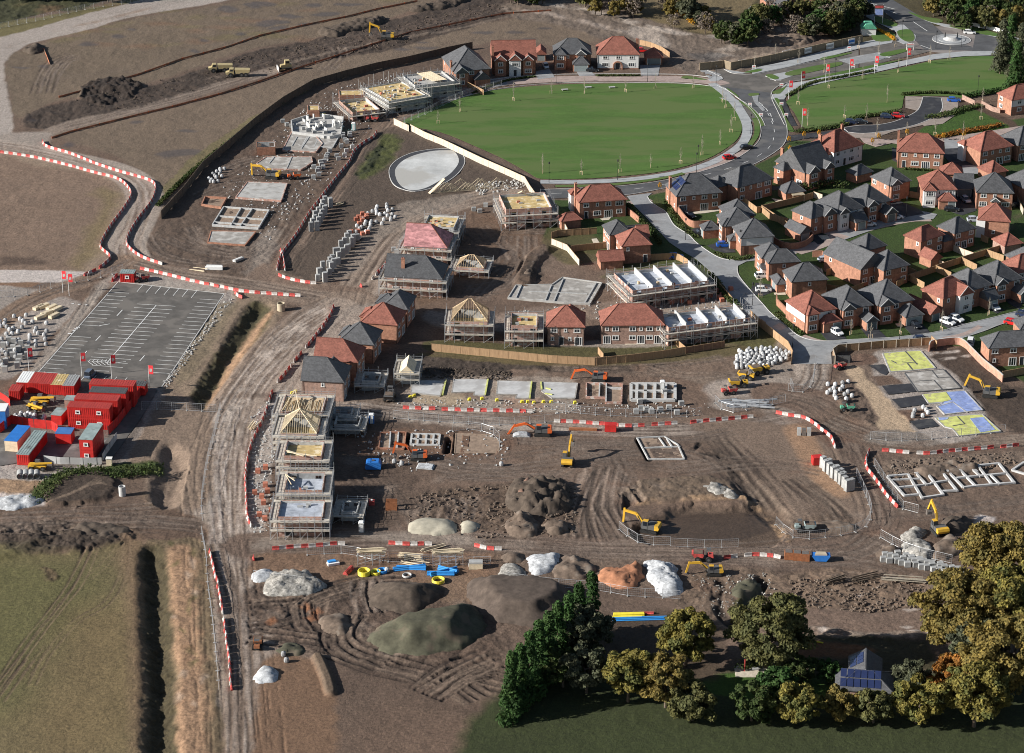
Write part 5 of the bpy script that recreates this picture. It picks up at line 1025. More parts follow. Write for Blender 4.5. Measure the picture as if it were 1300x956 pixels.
Hs('red-roofed brick garage with a white band, beside the long fence of the bright lawn',frame3('D',(950,310),(1115,362),(1250,320),2.4,yaw=24),'hip','red','brick_pale',S=None,Wf=None,Ef=None,eave=2.4,cat='garage',name='garage',zwin=(0.1,2.2))
Hs('gabled red-tiled garage standing between two back gardens with lawns',frame3('D',(265,455),(398,497),(478,460),2.4,w=3.6,yaw=33),'gy','red',S=None,Wf=None,Ef=None,eave=2.4,cat='garage',name='garage',zwin=(0.1,2.2))
Hs('dark brick house partly hidden behind the plum-roofed house, patio doors facing its lawn',frame3('C',None,(1240,600),(1400,540),5.0,d=8,w=8,yaw=30),'hip','slate',S=('w-w','p-w'),Wf=('s','s'))
Hs('red-roofed corner house with white upper wall and square front bay at the road bend',frame3('E',(325,205),(475,335),(775,285),5.0,yaw=24),'hip','red',S=('--w','---'),Wf=('---','-s-'),upper='WS',wings=[(0.2,3.3,-1.1,4,5.0,'hip',{'S':('W','W')}),(4.2,9.2,-2.3,1,2.5,'hip',{'S':('','-g')})])
Hs('slate house with black-and-white timbered gables next to the red-roofed corner house',frame3('E',(680,165),(825,290),(1040,270),5.0,w=8.5,d=10,yaw=20),'hip','slate',S=('--w','---'),Wf=('s-','--'),wings=[(0.2,3.4,-0.9,4,5.0,'gy',{'S':('W','W'),'timber':1}),(5.2,8.3,-4.0,1,2.4,'gy',{'S':('','g'),'timber':1})])
Hs('slate house with plain brick gable and hipped double garage, black car on its drive',frame3('E',(1040,130),(1185,250),(1420,195),5.0,w=10,d=10,yaw=22),'hip','slate',S=('-w-','---'),Wf=('s-','--'),wings=[(0.2,3.9,-1.0,4,5.0,'gy',{'S':('w','W')}),(5.6,10.6,-4.2,1.2,2.5,'hip',{'S':('','G')})])
Hs('red-roofed house with tall white rendered gable front, two white cars before it',frame3('D',(285,795),(515,872),(770,775),5.0,yaw=36),'hip','red',S=('s--','---'),Wf=('--s','---'),wings=[(4.6,9.2,-1.4,5,5.0,'gy',{'S':('w','W'),'wc':'render'})])
Hs('low gabled red garage with green door beside the white-gabled house',frame3('F',(235,200),(395,335),(480,290),2.3,w=3.5,yaw=34),'gy','red',S=('','g'),Wf=None,Ef=None,eave=2.3,cat='garage',name='garage',zwin=(0.1,2.2))
Hs('slate-roofed brick house squeezed against the white-gabled house, dark garage beside',frame3('D',(595,690),(745,800),(985,730),5.0,w=8.2,d=9,yaw=32),'hip','slate',S=('w-w','W--'),Wf=None,wings=[(4.6,8,-3.4,1,2.5,'gx',{'S':('','g')})])
Hs('slate house with white timbered gable and timbered garage, last but one on the street',frame3('D',(835,610),(1010,735),(1250,690),5.0,w=9,d=9.5,yaw=28),'hip','slate',S=('--w','---'),Wf=None,wings=[(0.2,3.4,-1.0,4,5.0,'gy',{'S':('W','W'),'timber':1}),(5.8,9.0,-3.8,1,2.4,'gy',{'S':('','g'),'timber':1})])
Hs('red-roofed house with white front at the street end by the picture edge',frame3('D',(1030,545),(1230,625),(1400,590),5.0,w=8.5,yaw=28),'hip','red',S=('w-w','W-W'),Wf=('--','--'),upper='S')
Hs('slate-roofed brick house at the picture edge beyond the red car, end of the street',frame3('D',None,(1340,560),(1500,520),5.0,w=9,d=9,yaw=28),'hip','slate',S=('w-w','W-W'),Wf=('--','--'))
Hs('brick house with slate hip roof inside the curved brick wall, glazed doors onto its lawn',frame3('F',(862,572),(965,665),(1390,640),5.0,w=12,yaw=8),'hip','slate',S=('w-w-w','s-pdw'),Wf=('--','--'))
Hs('small slate-roofed garage at the picture edge behind the walled brick house',frame3('F',None,(1270,480),(1400,470),2.4,d=5.5,w=5.5,yaw=8),'hip','slate',S=None,Wf=None,Ef=None,eave=2.4,cat='garage',name='garage',zwin=(0.1,2.2))
Hs('slate-roofed brick house beyond the long low roof, its back in shadow over a lawn',frame3('C',None,(1060,420),(1230,380),4.6,d=6.5,w=7,yaw=33),'hip','slate',S=None,Wf=None)
Hs('slate-roofed new house, topmost of the five stepping down beside the haul road',frameR('P',(810,380),(1043,402),(1150,235),5.0,d=8.5,yaw=-12),'hip','slate',S=('---','---'),Wf=None,Ef=('ww','wp'),wings=[(-2.6,2.5,3.2,8.2,4.6,'hip',{'pitch':34}),(-2.2,.4,3.0,4.5,4.0,'none',{'S':('s','-')})])
Hs('red-roofed new house with pale lintel band, second of the five beside the haul road',frameR('P',(620,510),(945,555),(1035,430),5.0,d=8.5,yaw=-12),'hip','red',S=('---','---'),Wf=None,Ef=('ww','wp'),wings=[(-1.5,2.5,4.2,9.4,4.6,'hip',{'pitch':34})])
Hs('slate-roofed new house, middle one of the five beside the haul road',frameR('P',(400,700),(715,745),(818,600),5.0,d=8.5,yaw=-11),'hip','slate',S=('---','---'),Wf=None,Ef=('ww','wp'),wings=[(-1.0,3,4.5,8.8,4.8,'hip',{})])
Hs('red-roofed new house with low gabled side, fourth of the five beside the haul road',frameR('P',(150,885),(560,915),(628,775),5.0,d=8.5,yaw=-9),'hx1','red',S=('---','---'),Wf=('--','--'),Ef=('ww','wp'),wings=[(3.2,7.8,5.5,9.4,5.0,'hip',{})])
Hs('slate-roofed new brick house with one tiny window in its blank wall',frameR('R',(570,312),(960,345),(1028,205),5.0,d=9,yaw=-7),'hx1','slate','brick_pale',S=('-s-','---'),Wf=('--','--'),Ef=('ww','pw'),wings=[(3.6,7.5,7.5,10,5.0,'gy',{'barge':0})])
Hs('small detached new brick house with red hipped roof beside the scaffolded shell',frame3('K',None,(1105,488),(1385,492),5.1,d=8.5,w=9.0,yaw=-2),'hip','red','brick_pale',S=('wsw','sdsp'),Wf=('--','--'),wings=[(3.6,7.5,5.5,10.5,5.1,'hip',{'pitch':46})])
Hs('long terrace of three new brick homes with red roof and white patio doors',frame3('K',None,(1635,478),(2233,458),5.1,d=8.5,yaw=1),'hip','red','brick_pale',S=('sw-wsws','pw-wpwp'),Wf=('--','--'))
SH=Hs('dark-roofed bungalow with solar panels half hidden among trees at the picture foot',frame3('',None,(1062,876),(1108,876),2.5,d=7,w=10,yaw=-8),'hip','slate','brick_pale',S=None,Wf=None,Ef=None,eave=2.7,pitch=30,wings=[(2.2,8.0,4.0,11.5,2.9,'gy',{'pitch':32})])
for j in range(2):
 for i in range(6):
  p=MB(); k=math.tan(R(30)); x0=0.6+i*1.25; y0=0.3+j*1.7; zz=lambda q: 2.7+.2+(q+.35)*k
  p.poly([(x0,y0,zz(y0)),(x0+1.1,y0,zz(y0)),(x0+1.1,y0+1.5,zz(y0+1.5)),(x0,y0+1.5,zz(y0+1.5))]); p.build('solar_panel','solar',SH)
for j in range(2):
 for i in range(3):
  p=MB(); x0=2.3+j*1.25; y0=7.0+i*1.3; k=math.tan(R(32)); zz=lambda q: 2.9+.2+(q-2.2+.25)*k
  p.poly([(x0,y0,zz(x0)),(x0+1.1,y0,zz(x0+1.1)),(x0+1.1,y0+1.2,zz(x0+1.1)),(x0,y0+1.2,zz(x0))]); p.build('solar_panel','solar',SH)
# ================= FENCES, BARRIERS =================
_post={}
def fence(label,pts,h=1.8,m='fence',post='fence',step=2.4,cat='fence',name='board_fence',z=0,world=False,sm=False,cap=True,group=None,t=0.05,pw=0.11):
 P=pts if world else [G(a,b) for a,b in pts]
 if sm: P=smooth(P,5)
 o0=P[0]; t_=thing(name,label,cat,(o0[0],o0[1],z),0,group); mb=MB(); cp=MB()
 Q=[(p[0]-o0[0],p[1]-o0[1]) for p in P]
 for a,b in zip(Q[:-1],Q[1:]):
  L=math.dist(a,b);
  if L<.05: continue
  mb.bar((*a,h/2),(*b,h/2),t,h-.02)
  if cap: cp.bar((*a,h+.02),(*b,h+.02),t+.07,.05)
 mb.build('wall' if name=='brick_wall' else 'panel',m,t_)
 if cap: cp.build('coping' if name=='brick_wall' else 'rail',post,t_)
 if post and pw:
  if (post,h,pw) not in _post: q=MB(); q.box(-pw/2,pw/2,-pw/2,pw/2,-.1,h+.12); _post[(post,h,pw)]=q.mesh('post',post)
  for p in resample(Q,step)[:100]: inst('post',_post[(post,h,pw)],t_,(p[0],p[1],0))
 return t_
def fz(k,pts): return [T(k,*p) for p in pts]
fence('long dark close-board fence dividing the muddy field from the upper building plots',[(205,278),(235,245),(258,215),(290,188),(325,158),(360,132),(398,110),(440,98),(480,88),(520,80),(545,74),(570,68),(600,62)],2.4,'fence_dark','fence_dark',pw=.14)
fence('pale panelled fence with posts running beside the oval lawn towards the spine road',[(521,166),(540,176),(560,184),(585,196),(610,208),(640,221),(666,233),(672,243),(684,260),(697,268),(704,276)],2.0,'fence_pale','timber',2.6,z=.02)
fence('short pale panelled fence by the corner of the oval lawn',[(500,158),(508,162),(519,167)],2.0,'fence_pale','timber',2.6)
fence('timber fence between the scaffolded plot and the drive of the end slate house',[(575,101),(585,107),(600,114),(614,121)],1.8)
fence('curving brown close-board fence behind the long terrace and scaffolded houses',[(548,446),(580,449),(620,453),(660,457),(700,461),(755,464),(800,460),(840,455),(870,450)],2.0,'fence','fence',pw=.1)
fence('short orange fence rising beside the terrace garden',[(759,449),(766,458)],1.8); fence('short orange fence at the end of the terrace garden',[(856,437),(870,449)],1.8)
fence('darker brown fence continuing towards the road above the bulk bags',[(870,449),(895,445),(920,441)],1.7,mat('fence_brown',(0.23,0.13,0.085),0.85,0.15,1.2),'fence')
fence('sunlit timber fence curving along the entrance road past the bulk bags',[(952,403),(966,416),(985,431),(1000,443),(1006,455),(1004,463)],2.0)
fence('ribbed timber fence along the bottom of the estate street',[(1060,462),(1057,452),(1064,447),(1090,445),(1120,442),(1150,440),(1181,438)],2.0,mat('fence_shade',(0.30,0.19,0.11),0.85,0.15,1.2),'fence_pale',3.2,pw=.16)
fence('orange timber fence end post panel by the red brick wall',[(1182,436),(1189,443)],2)
fence('brown hoarding with blue advertising boards behind the avenue',fz('Z3',[(108,530),(290,510),(340,525),(560,485),(700,455),(860,420),(1060,375),(1240,335),(1330,318)]),2.6,mat('hoarding',(0.24,0.19,0.13),.85,.12,1),'timber',4)
fence('pale fence of the upper garden behind the white-rendered house',[(812,57),(825,60),(840,66),(850,73)],1.8)
fence('white railing fence beside the roundabout approach',fz('Z',[(850,178),(950,205),(1080,232),(1190,262)]),1.3,'white','white',1.6,t=.03)
fence('curved brick garden wall beside the entrance road and solar-panelled house',fz('H',[(140,365),(215,440),(310,560),(370,600),(430,605),(545,598)]),1.9,'brick','brick',pw=0,name='brick_wall',cat='garden wall',t=.22,sm=True)
fence('short brick wall beside the red-roofed house near the entrance road',fz('G',[(740,470),(850,560)]),1.8,'brick','brick',pw=0,name='brick_wall',cat='garden wall',t=.22)
fence('brick garden wall curving round the lawn above the pink lane',fz('C',[(160,330),(250,380),(360,395),(470,370),(535,320),(548,290),(500,260),(430,238)]),1.8,'brick','brick',pw=0,name='brick_wall',cat='garden wall',t=.22,sm=True)
fence('brick garden wall beside the red-roofed corner house',fz('E',[(195,205),(200,250),(330,380),(450,500)]),1.8,'brick','brick',pw=0,name='brick_wall',cat='garden wall',t=.22)
fence('long pink-red brick wall curving round the dark soil of the vacant plot',fz('F',[(375,700),(400,660),(520,640),(650,630),(720,660),(800,740),(900,840),(1050,960),(1090,1000)]),1.9,mat('wall_pink',(0.46,0.25,0.18),.9,.14,1,fine=(2,.08)),'kerb',pw=0,name='brick_wall',cat='garden wall',t=.22,sm=True)
fence('brick wall between mid-estate drive and slate garage',fz('C',[(545,470),(640,470),(760,600),(920,590)]),1.8,'brick','brick',pw=0,name='brick_wall',cat='garden wall',t=.22)
fence('pale brick wall beside the lone white-gabled house',fz('Z',[(835,745),(930,790),(980,790),(1060,835),(1120,850)]),1.5,'brick_pale','brick_pale',pw=0,name='brick_wall',cat='garden wall',t=.22)
fence('pale brick wall running off the picture by the conifers',fz('Z',[(1225,530),(1310,600)]),1.8,'brick_pale','brick_pale',pw=0,name='brick_wall',cat='garden wall',t=.22)
for i,(k,p,lb) in enumerate([('G',[(0,770),(150,830),(270,975)],'pale fence curving round the vacant mud plot'),('G',[(85,540),(155,670)],'short pale fence by the pyramid-roofed red garage'),('G',[(0,710),(60,690),(440,665)],'dark fence between two corner lawns'),('G',[(190,840),(580,800)],'fence above the long low garage'),
 ('H',[(870,370),(1000,465),(1040,455)],'fence beside the highest linked house'),('H',[(1050,460),(1130,530),(1300,575)],'fence behind the three linked houses'),('A',[(50,905),(160,975)],'fence corner beside the bright lawn'),('A',[(60,905),(310,845),(550,780)],'fence under the pergola'),('A',[(555,770),(640,800)],'pale fence end by the hedge'),
 ('C',[(60,30),(180,110),(300,190)],'fence beside the walled slate house'),('C',[(680,650),(920,600)],'fence behind the blank-walled house'),('C',[(920,600),(1060,670),(1160,745),(1270,720)],'sunlit fence stepping down mid estate'),('C',[(690,800),(900,830),(1040,780)],'fence behind the street houses'),
 ('D',[(0,550),(110,600),(250,660)],'fence by the patio of the timbered row'),('D',[(60,770),(180,700),(440,615)],'dark cross fence of the small lawns'),('D',[(180,700),(330,780)],'orange fence of the lawn behind the white gable'),('D',[(440,610),(590,680)],'orange fence of the next small lawn'),('D',[(440,610),(690,530)],'dark cross fence above the small lawns'),('D',[(690,530),(840,605)],'orange fence of the third small lawn'),
 ('D',[(690,530),(930,455)],'dark cross fence below the bright lawn'),('D',[(930,455),(1100,515)],'orange fence beside the red roofs'),('D',[(560,385),(700,450),(810,490)],'pale panel fence beside the bright lawn'),('D',[(400,530),(520,580)],'pale fence by the trampoline'),('D',[(930,455),(1170,385)],'dark fence right of the bright lawn'),('D',[(1170,385),(1260,420)],'orange fence near the banded garage'),
 ('D',[(880,310),(950,340)],'short fence joining the banded garage'),('B',[(145,760),(310,790)],'timber fence beside the white-bayed house'),('B',[(1230,820),(1290,940)],'pale fence by the picture edge'),('L',[(500,60),(560,75),(635,120)],'orange fence above the party-walled shell'),('L',[(60,85),(500,65)],'weathered fence behind the party-walled shell'),('L',[(905,320),(1020,450)],'orange fence beside the hedge of the shell'),
 ('L',[(1270,640),(1310,670)],'short fence end by the shell'),('F',[(1085,960),(1400,900)],'brown fence closing the walled garden'),('E',[(870,775),(900,1000)],'x')]):
 if lb!='x': fence('timber '+lb if 'timber' not in lb else lb,fz(k,p),1.8,'fence_pale' if 'pale' in lb else 'fence',step=2.2,group='garden fences of the estate')
fence('black sheet hoarding at the end of the estate street',fz('U',[(155,180),(290,180)]),1.8,'machgrey','machgrey')
def adboard(k,a,b,z0,h,m,label):
 p,q=G(*T(k,*a)),G(*T(k,*b)); L=math.dist(p,q); t=thing('hoarding_sign',label,'sign',(p[0],p[1]-.12,0),math.atan2(q[1]-p[1],q[0]-p[0])); x=MB(); x.box(0,L,-.08,0,z0,z0+h); x.build('board','white',t); y=MB(); y.box(.15,L-.15,-.10,-.082,z0+.15,z0+h*.75); y.build('printed_panel',m,t)
 z=MB(); z.box(L*.1,L*.9,-.12,-.103,z0+.3,z0+.6); z.build('lettering','white',t)
for i,(a,b,mm,lb) in enumerate([((190,513),(250,507),'blue','blue advertising board by the gateway of the hoarding'),((397,505),(452,495),'wrap','grey advertising board nearest the junction'),((562,480),(620,468),'wrap','grey advertising board on the hoarding, next past the junction'),((725,435),(790,420),'blue','low blue board midway along the hoarding'),((893,415),(945,402),'wrap','white and blue board beyond the low blue one'),((1058,380),(1110,370),'wrap','pale board near the planted end of the hoarding'),((1222,345),(1270,335),'blue','dark blue board at the far end of the hoarding')]): adboard('Z3',a,b,.5,1.9,mm,lb)
BAR=[]
def barrier_mesh(m):
 b=MB(); L=1.46; prof=[(-.24,0),(.24,0),(.2,.16),(.09,.34),(.07,.80),(-.07,.80),(-.09,.34),(-.2,.16)]
 n=len(prof)
 for s,yy in ((0,-L/2),(1,L/2)): b.v+=[(p[0],yy,p[1]) for p in prof]
 b.f+=[tuple(range(n)),tuple(range(n,2*n))[::-1]]+[(i,(i+1)%n,n+(i+1)%n,n+i) for i in range(n)]
 b.box(-.05,.05,-.3,.3,.8,.84); return b.mesh('barrier_body',m)
BM=[barrier_mesh('redp'),barrier_mesh('whitep')]
RUNS=[([(0,194),(40,200),(80,209),(120,220),(150,228),(164,240),(166,250),(155,268),(142,285),(130,305),(128,315),(140,326),(137,332),(125,342),(103,352)],'edging the big brown field by the haul road'),
([(54,180),(60,187),(90,196),(120,208),(150,218),(185,228),(197,235),(196,248),(190,260),(178,275),(168,290),(161,305),(164,315),(180,327),(208,337)],'along the muddy field side of the haul road'),
([(178,342),(210,349),(240,357),(275,364),(310,371),(345,374),(370,376),(388,377)],'above the marked car park'),
([(298,372),(305,378),(313,380)],'short curl beside the car park corner'),([(142,358),(146,353),(152,348)],'beside the red gate cabin'),
([(478,168),(474,175),(462,182),(450,192),(443,207),(432,220),(420,235),(405,255),(392,272),(375,300),(360,320),(353,335),(352,346)],'down the plot road past the stored blocks'),([(356,318),(360,330),(362,346)],'inner line by the block store'),([(354,350),(366,355),(385,359),(404,361)],'at the foot of the block store'),
([(424,390),(417,404),(412,413),(400,428),(388,442),(375,458),(362,475),(350,489)],'between the haul road and the five stepped houses'),
([(346,498),(340,515),(335,530),(328,545),(321,560),(316,575),(313,592),(312,610),(313,635),(314,655),(320,672)],'beside the scaffolded column of houses'),
([(457,363),(462,368)],'by the junction of the upper road'),([(495,330),(482,345),(470,358)],'along the footway of the tiled shells'),
([(511,519),(540,520),(570,521),(600,522),(640,523),(678,524)],'before the pale house slabs'),
([(694,536),(730,537),(770,540),(800,542),(835,540),(870,538),(905,535),(935,532),(963,530)],'along the cross road in mid site'),
([(985,525),(1000,528),(1015,530),(1030,536),(1045,548),(1055,556),(1062,572)],'round the bend by the steel fixings'),
([(1120,573),(1145,575),(1175,577),(1205,574),(1240,571),(1300,566)],'above the ring-beam foundations'),([(1104,573),(1099,585),(1101,596),(1110,608),(1120,622),(1130,635),(1141,647)],'curving past the stacked block wall'),
([(345,698),(370,696),(400,694),(425,692),(445,692)],'on the lower haul road by the heap yard'),([(493,691),(520,692),(553,692)],'beside the timber racks'),([(602,693),(622,698),(643,698)],'near the white stone heap'),
([(919,710),(940,707),(970,706),(1000,711)],'by the lower orange digger'),([(322,708),(325,716)],'stack at the corner of the lower road'),([(265,700),(270,715),(277,745),(282,775),(287,810),(291,840),(294,880)],'thin line down the lower-left haul road')]
allb=[]
for pts,lb in RUNS:
 P=resample(smooth(GG(pts),5),1.5)
 for i in range(len(P)-1):
  allb.append(((P[i][0]+P[i+1][0])/2,(P[i][1]+P[i+1][1])/2,math.atan2(P[i+1][1]-P[i][1],P[i+1][0]-P[i][0])-PI/2,i%2,lb))
allb.sort(key=lambda b:b[1])
rn=random.Random(2)
for x,y,a,c,lb in allb[:312]:
 if rn.random()<.04: continue
 o=inst('barrier',BM[c],None,(x+rn.uniform(-.12,.12),y+rn.uniform(-.1,.1),max(0,gz(x,y))),rot=(rn.uniform(-.05,.05),rn.uniform(-.06,.06),a+rn.uniform(-.09,.09))); meta(o,('red' if c==0 else 'white')+' plastic road barrier in the line '+lb,'barrier','red and white barriers '+lb)
sm_=MB()
for c in(0,1):
 q=MB(); me=BM[c]; vs=[v.co for v in me.vertices]; fs=[tuple(p.vertices) for p in me.polygons]
 for x,y,a,cc,lb in allb[312:]:
  if cc!=c: continue
  b=len(q.v); ca,sa=math.cos(a),math.sin(a); q.v+=[(x+v.x*ca-v.y*sa,y+v.x*sa+v.y*ca,v.z+max(0,gz(x,y))) for v in vs]; q.f+=[tuple(b+i for i in f) for f in fs]
 q.build('barrier_line','redp' if c==0 else 'whitep',None,('red' if c==0 else 'white')+' plastic road barriers lining the far haul roads','barrier',kind='stuff')
def heras_mesh():
 b=MB(); L=3.4; H=2.0
 for x in(0,L): b.tube((x,0,.05),(x,0,H),.035,5)
 for z in(.12,H-.03): b.tube((0,0,z),(L,0,z),.03,5)
 for k in range(1,8): b.bar((L*k/8,0,.12),(L*k/8,0,H),.012)
 for z in(.6,1.1,1.6): b.bar((0,0,z),(L,0,z),.014)
 return b.mesh('mesh_panel','galv')
HM=heras_mesh(); fb=MB(); fb.box(-.35,.35,-.12,.12,0,.14); FOOT=fb.mesh('foot','concrete')
def heras(label,pts,sm=True):
 P=resample(smooth(GG(pts),5) if sm and len(pts)>2 else GG(pts),3.5)
 if len(P)<2: return
 t=thing('wire_fence',label,'site fence',(P[0][0],P[0][1],gz(*P[0])),0,'wire mesh site fencing')
 for a,b in zip(P[:-1],P[1:]):
  g=max(-.3,gz(*a)); inst('mesh_panel',HM,t,(a[0]-P[0][0],a[1]-P[0][1],g-t.location.z),math.atan2(b[1]-a[1],b[0]-a[0])); inst('foot',FOOT,t,(a[0]-P[0][0],a[1]-P[0][1],g-t.location.z),math.atan2(b[1]-a[1],b[0]-a[0])+PI/2)
for lb,p in [('wire fence panels down the haul road west edge',[(280,520),(272,555),(263,590),(256,640),(258,668)]),('wire fence panels leaning along the clay bank',[(256,678),(262,710),(264,745),(270,790),(275,840),(278,880)]),('wire fence panels across the site by the red compound',[(180,520),(210,520),(250,522),(290,524)]),
 ('long wire fence in front of the pale slabs',[(500,531),(560,536),(640,540),(720,534)]),('wire fence before the brick foundation frames',[(700,520),(745,526),(800,529),(860,530),(900,526)]),('wire fence round the stack of steel',[(908,512),(925,524),(960,518),(1000,510)]),
 ('wire fence in front of the heaps of stone',[(645,738),(700,745),(760,750),(800,757),(840,759),(873,762)]),('wire fence by the wet pit and yellow digger',[(786,672),(812,690),(850,692),(900,694),(940,693)]),('wire fence above the lower right bend',[(985,665),(1010,684),(1060,681),(1095,672),(1106,655),(1100,632),(1085,600)]),('wire fence by the concrete pipes and soil',[(1118,683),(1150,700),(1185,710),(1210,716)]),
 ('wire fence below the insulated slabs',[(1105,557),(1140,560),(1190,557),(1240,552),(1290,548)]),('wire fence along the upper field track',[(0,378),(40,374),(80,362),(130,352),(170,340)]),('wire fence beside the park plots',[(505,160),(540,145),(575,128),(610,116),(640,108)]),('wire fence beside the ring-beam foundations',[(1110,592),(1128,620),(1150,650),(1168,648)]),
 ('wire fence round the shaft trench',[(575,548),(590,545),(610,547),(632,556),(634,575)]),('wire fence by the lower-left storage',[(322,735),(360,740),(400,745)]),('wire fence along the storage strip',[(390,705),(440,703),(480,712),(560,716),(640,718)]),('wire fence at the grass verge of the top corner road',[(0,36),(50,26),(100,14),(150,6),(200,-2)]),('wire fence running by the slabs of the lane',[(1035,462),(1030,490),(1010,500),(1002,485)])]: heras(lb,p)
NET=mat('orange_net',(0.46,0.17,0.09),.9,.3,1.0,spots=((0.26,0.15,0.10),.3,.5))
for lb,p in [('faded orange mesh fence above the dark stripped strip',[(75,124),(120,112),(180,94),(230,76),(290,60),(330,46),(390,32),(440,22),(480,12),(530,2)]),('faded orange mesh fence below the dark stripped strip',[(66,176),(90,168),(130,158),(170,148),(220,136),(280,120),(330,104),(370,90),(420,74),(470,58),(520,42),(580,30),(640,18),(700,14)]),('scrap of orange mesh fence by the far pale road',[(56,64),(60,74),(63,82)])]:
 fence(lb,p,.6,NET,'orange',9,cap=False,t=.03,name='mesh_fence',pw=.12)
# ================= HOUSES UNDER CONSTRUCTION =================
def wallrun(mb,a,b,t,z0,z1,ops=()):
 """wall from a to b (2D, axis aligned), thickness to the inside, with openings (u0,u1,za,zb)"""
 L=math.dist(a,b); dx,dy=(b[0]-a[0])/L,(b[1]-a[1])/L; nx,ny=-dy*t,dx*t
 def seg(u0,u1,za,zb):
  if u1-u0<.02 or zb-za<.02: return
  q=[(a[0]+dx*u0,a[1]+dy*u0),(a[0]+dx*u1,a[1]+dy*u1),(a[0]+dx*u1+nx,a[1]+dy*u1+ny),(a[0]+dx*u0+nx,a[1]+dy*u0+ny)]; mb.prism(q,za,zb)
 u=0
 for (u0,u1,za,zb) in sorted(ops): seg(u,u0,z0,z1); seg(u0,u1,z0,za); seg(u0,u1,zb,z1); u=u1
 seg(u,L,z0,z1)
def ops(L,s,z=2.75):
 o=[]; n=len(s[0])
 cols=max(len(s[0]),len(s[1]),1)
 for row,zz in((0,.9+z),(1,.9)):
  for i,c in enumerate(s[row]):
   if c=='-': continue
   w={'w':1.3,'s':.7,'W':1.9,'p':2,'d':1}[c]; u=L*(i+.5)/len(s[row]); o.append((u-w/2,u+w/2,zz if c in'wsW' else .1,zz+1.1 if c in'wsW' else 2.2,row))
 return o
def shell(label,fr,h=5.2,fz_=None,floor='osb',parts=(),S=('ww','pw'),W_=('s','s'),E_=('s','s'),wm='brick_dusty',open_front=False,roofed=None,inner='block',pz=.9,cat='house shell',clutter=6,pm='block_white',pg=1.6):
 x,y,a,w,d=fr; t=thing('unfinished_house',label,cat,(x,y,0),a)
 def merged(L,s):
  up=[o for o in ops(L,s) if o[4]==0 and o[3]<h-.1]; lo=[o for o in ops(L,s) if o[4]==1]; return up,lo
 ow=MB(); iw=MB(); sp=2.75
 for (p,q,s) in (((0,0),(w,0),S),((w,0),(w,d),E_),((w,d),(0,d),('w-w','w-w')),((0,d),(0,0),W_)):
  L=math.dist(p,q); up,lo=merged(L,s); dx,dy=(q[0]-p[0])/L,(q[1]-p[1])/L; off=(-dy*.112,dx*.112)
  for mb_,tt,o_,hh in((ow,.11,(0,0),h),(iw,.14,off,h-.15)):
   a_=(p[0]+o_[0],p[1]+o_[1]); b_=(q[0]+o_[0],q[1]+o_[1])
   if mb_ is iw: a_=(a_[0]+dx*.112,a_[1]+dy*.112); b_=(b_[0]-dx*.112,b_[1]-dy*.112)
   wallrun(mb_,a_,b_,tt,-.1,min(sp,hh),[o[:4] for o in lo]);
   if hh>sp: wallrun(mb_,a_,b_,tt,sp,hh,[o[:4] for o in up])
 ow.build('wall',wm,t); iw.build('inner_wall',inner,t)
 fl=MB(); fz_=fz_ if fz_ is not None else h-.9; fl.box(.26,w-.26,.26,d-.26,fz_-.2,fz_); fo=fl.build('floor_deck',floor,t)
 g=MB(); g.box(.26,w-.26,.26,d-.26,-.05,.06); g.build('ground_floor','concrete',t)
 for k,xp in enumerate(parts):
  xx=xp*w; b=MB(); hh=h+pz
  v=[(xx-.12,.262,fz_+.003),(xx+.12,.262,fz_+.003),(xx+.12,d-.262,fz_+.003),(xx-.12,d-.262,fz_+.003),(xx-.12,.262,hh-.35),(xx+.12,.262,hh-.35),(xx+.12,d-.262,hh),(xx-.12,d-.262,hh)]
  b.v+=v; b.f+=[(0,3,2,1),(4,5,6,7),(0,1,5,4),(1,2,6,5),(2,3,7,6),(3,0,4,7)]; b.build('party_wall',pm,t)
 rn=random.Random(len(label)+int(x))
 for k in range(clutter):
  b=MB(); u,v_=rn.uniform(.8,max(.9,w-2)),rn.uniform(.8,max(.9,d-1.5)); s=rn.uniform(.4,1.2); b.box(u,u+s,v_,v_+rn.uniform(.3,.8),fz_+.004,fz_+rn.uniform(.15,.7)); b.build('stacked_material',rn.choice(['block','timber','brickpack','wrap','block_white']),t)
 return t,(x,y,a,w,d)
_pole={}
def pole(h):
 h=round(h,1)
 if h not in _pole: b=MB(); b.bar((0,0,-.1),(0,0,h),.085); _pole[h]=b.mesh('pole','galv')
 return _pole[h]
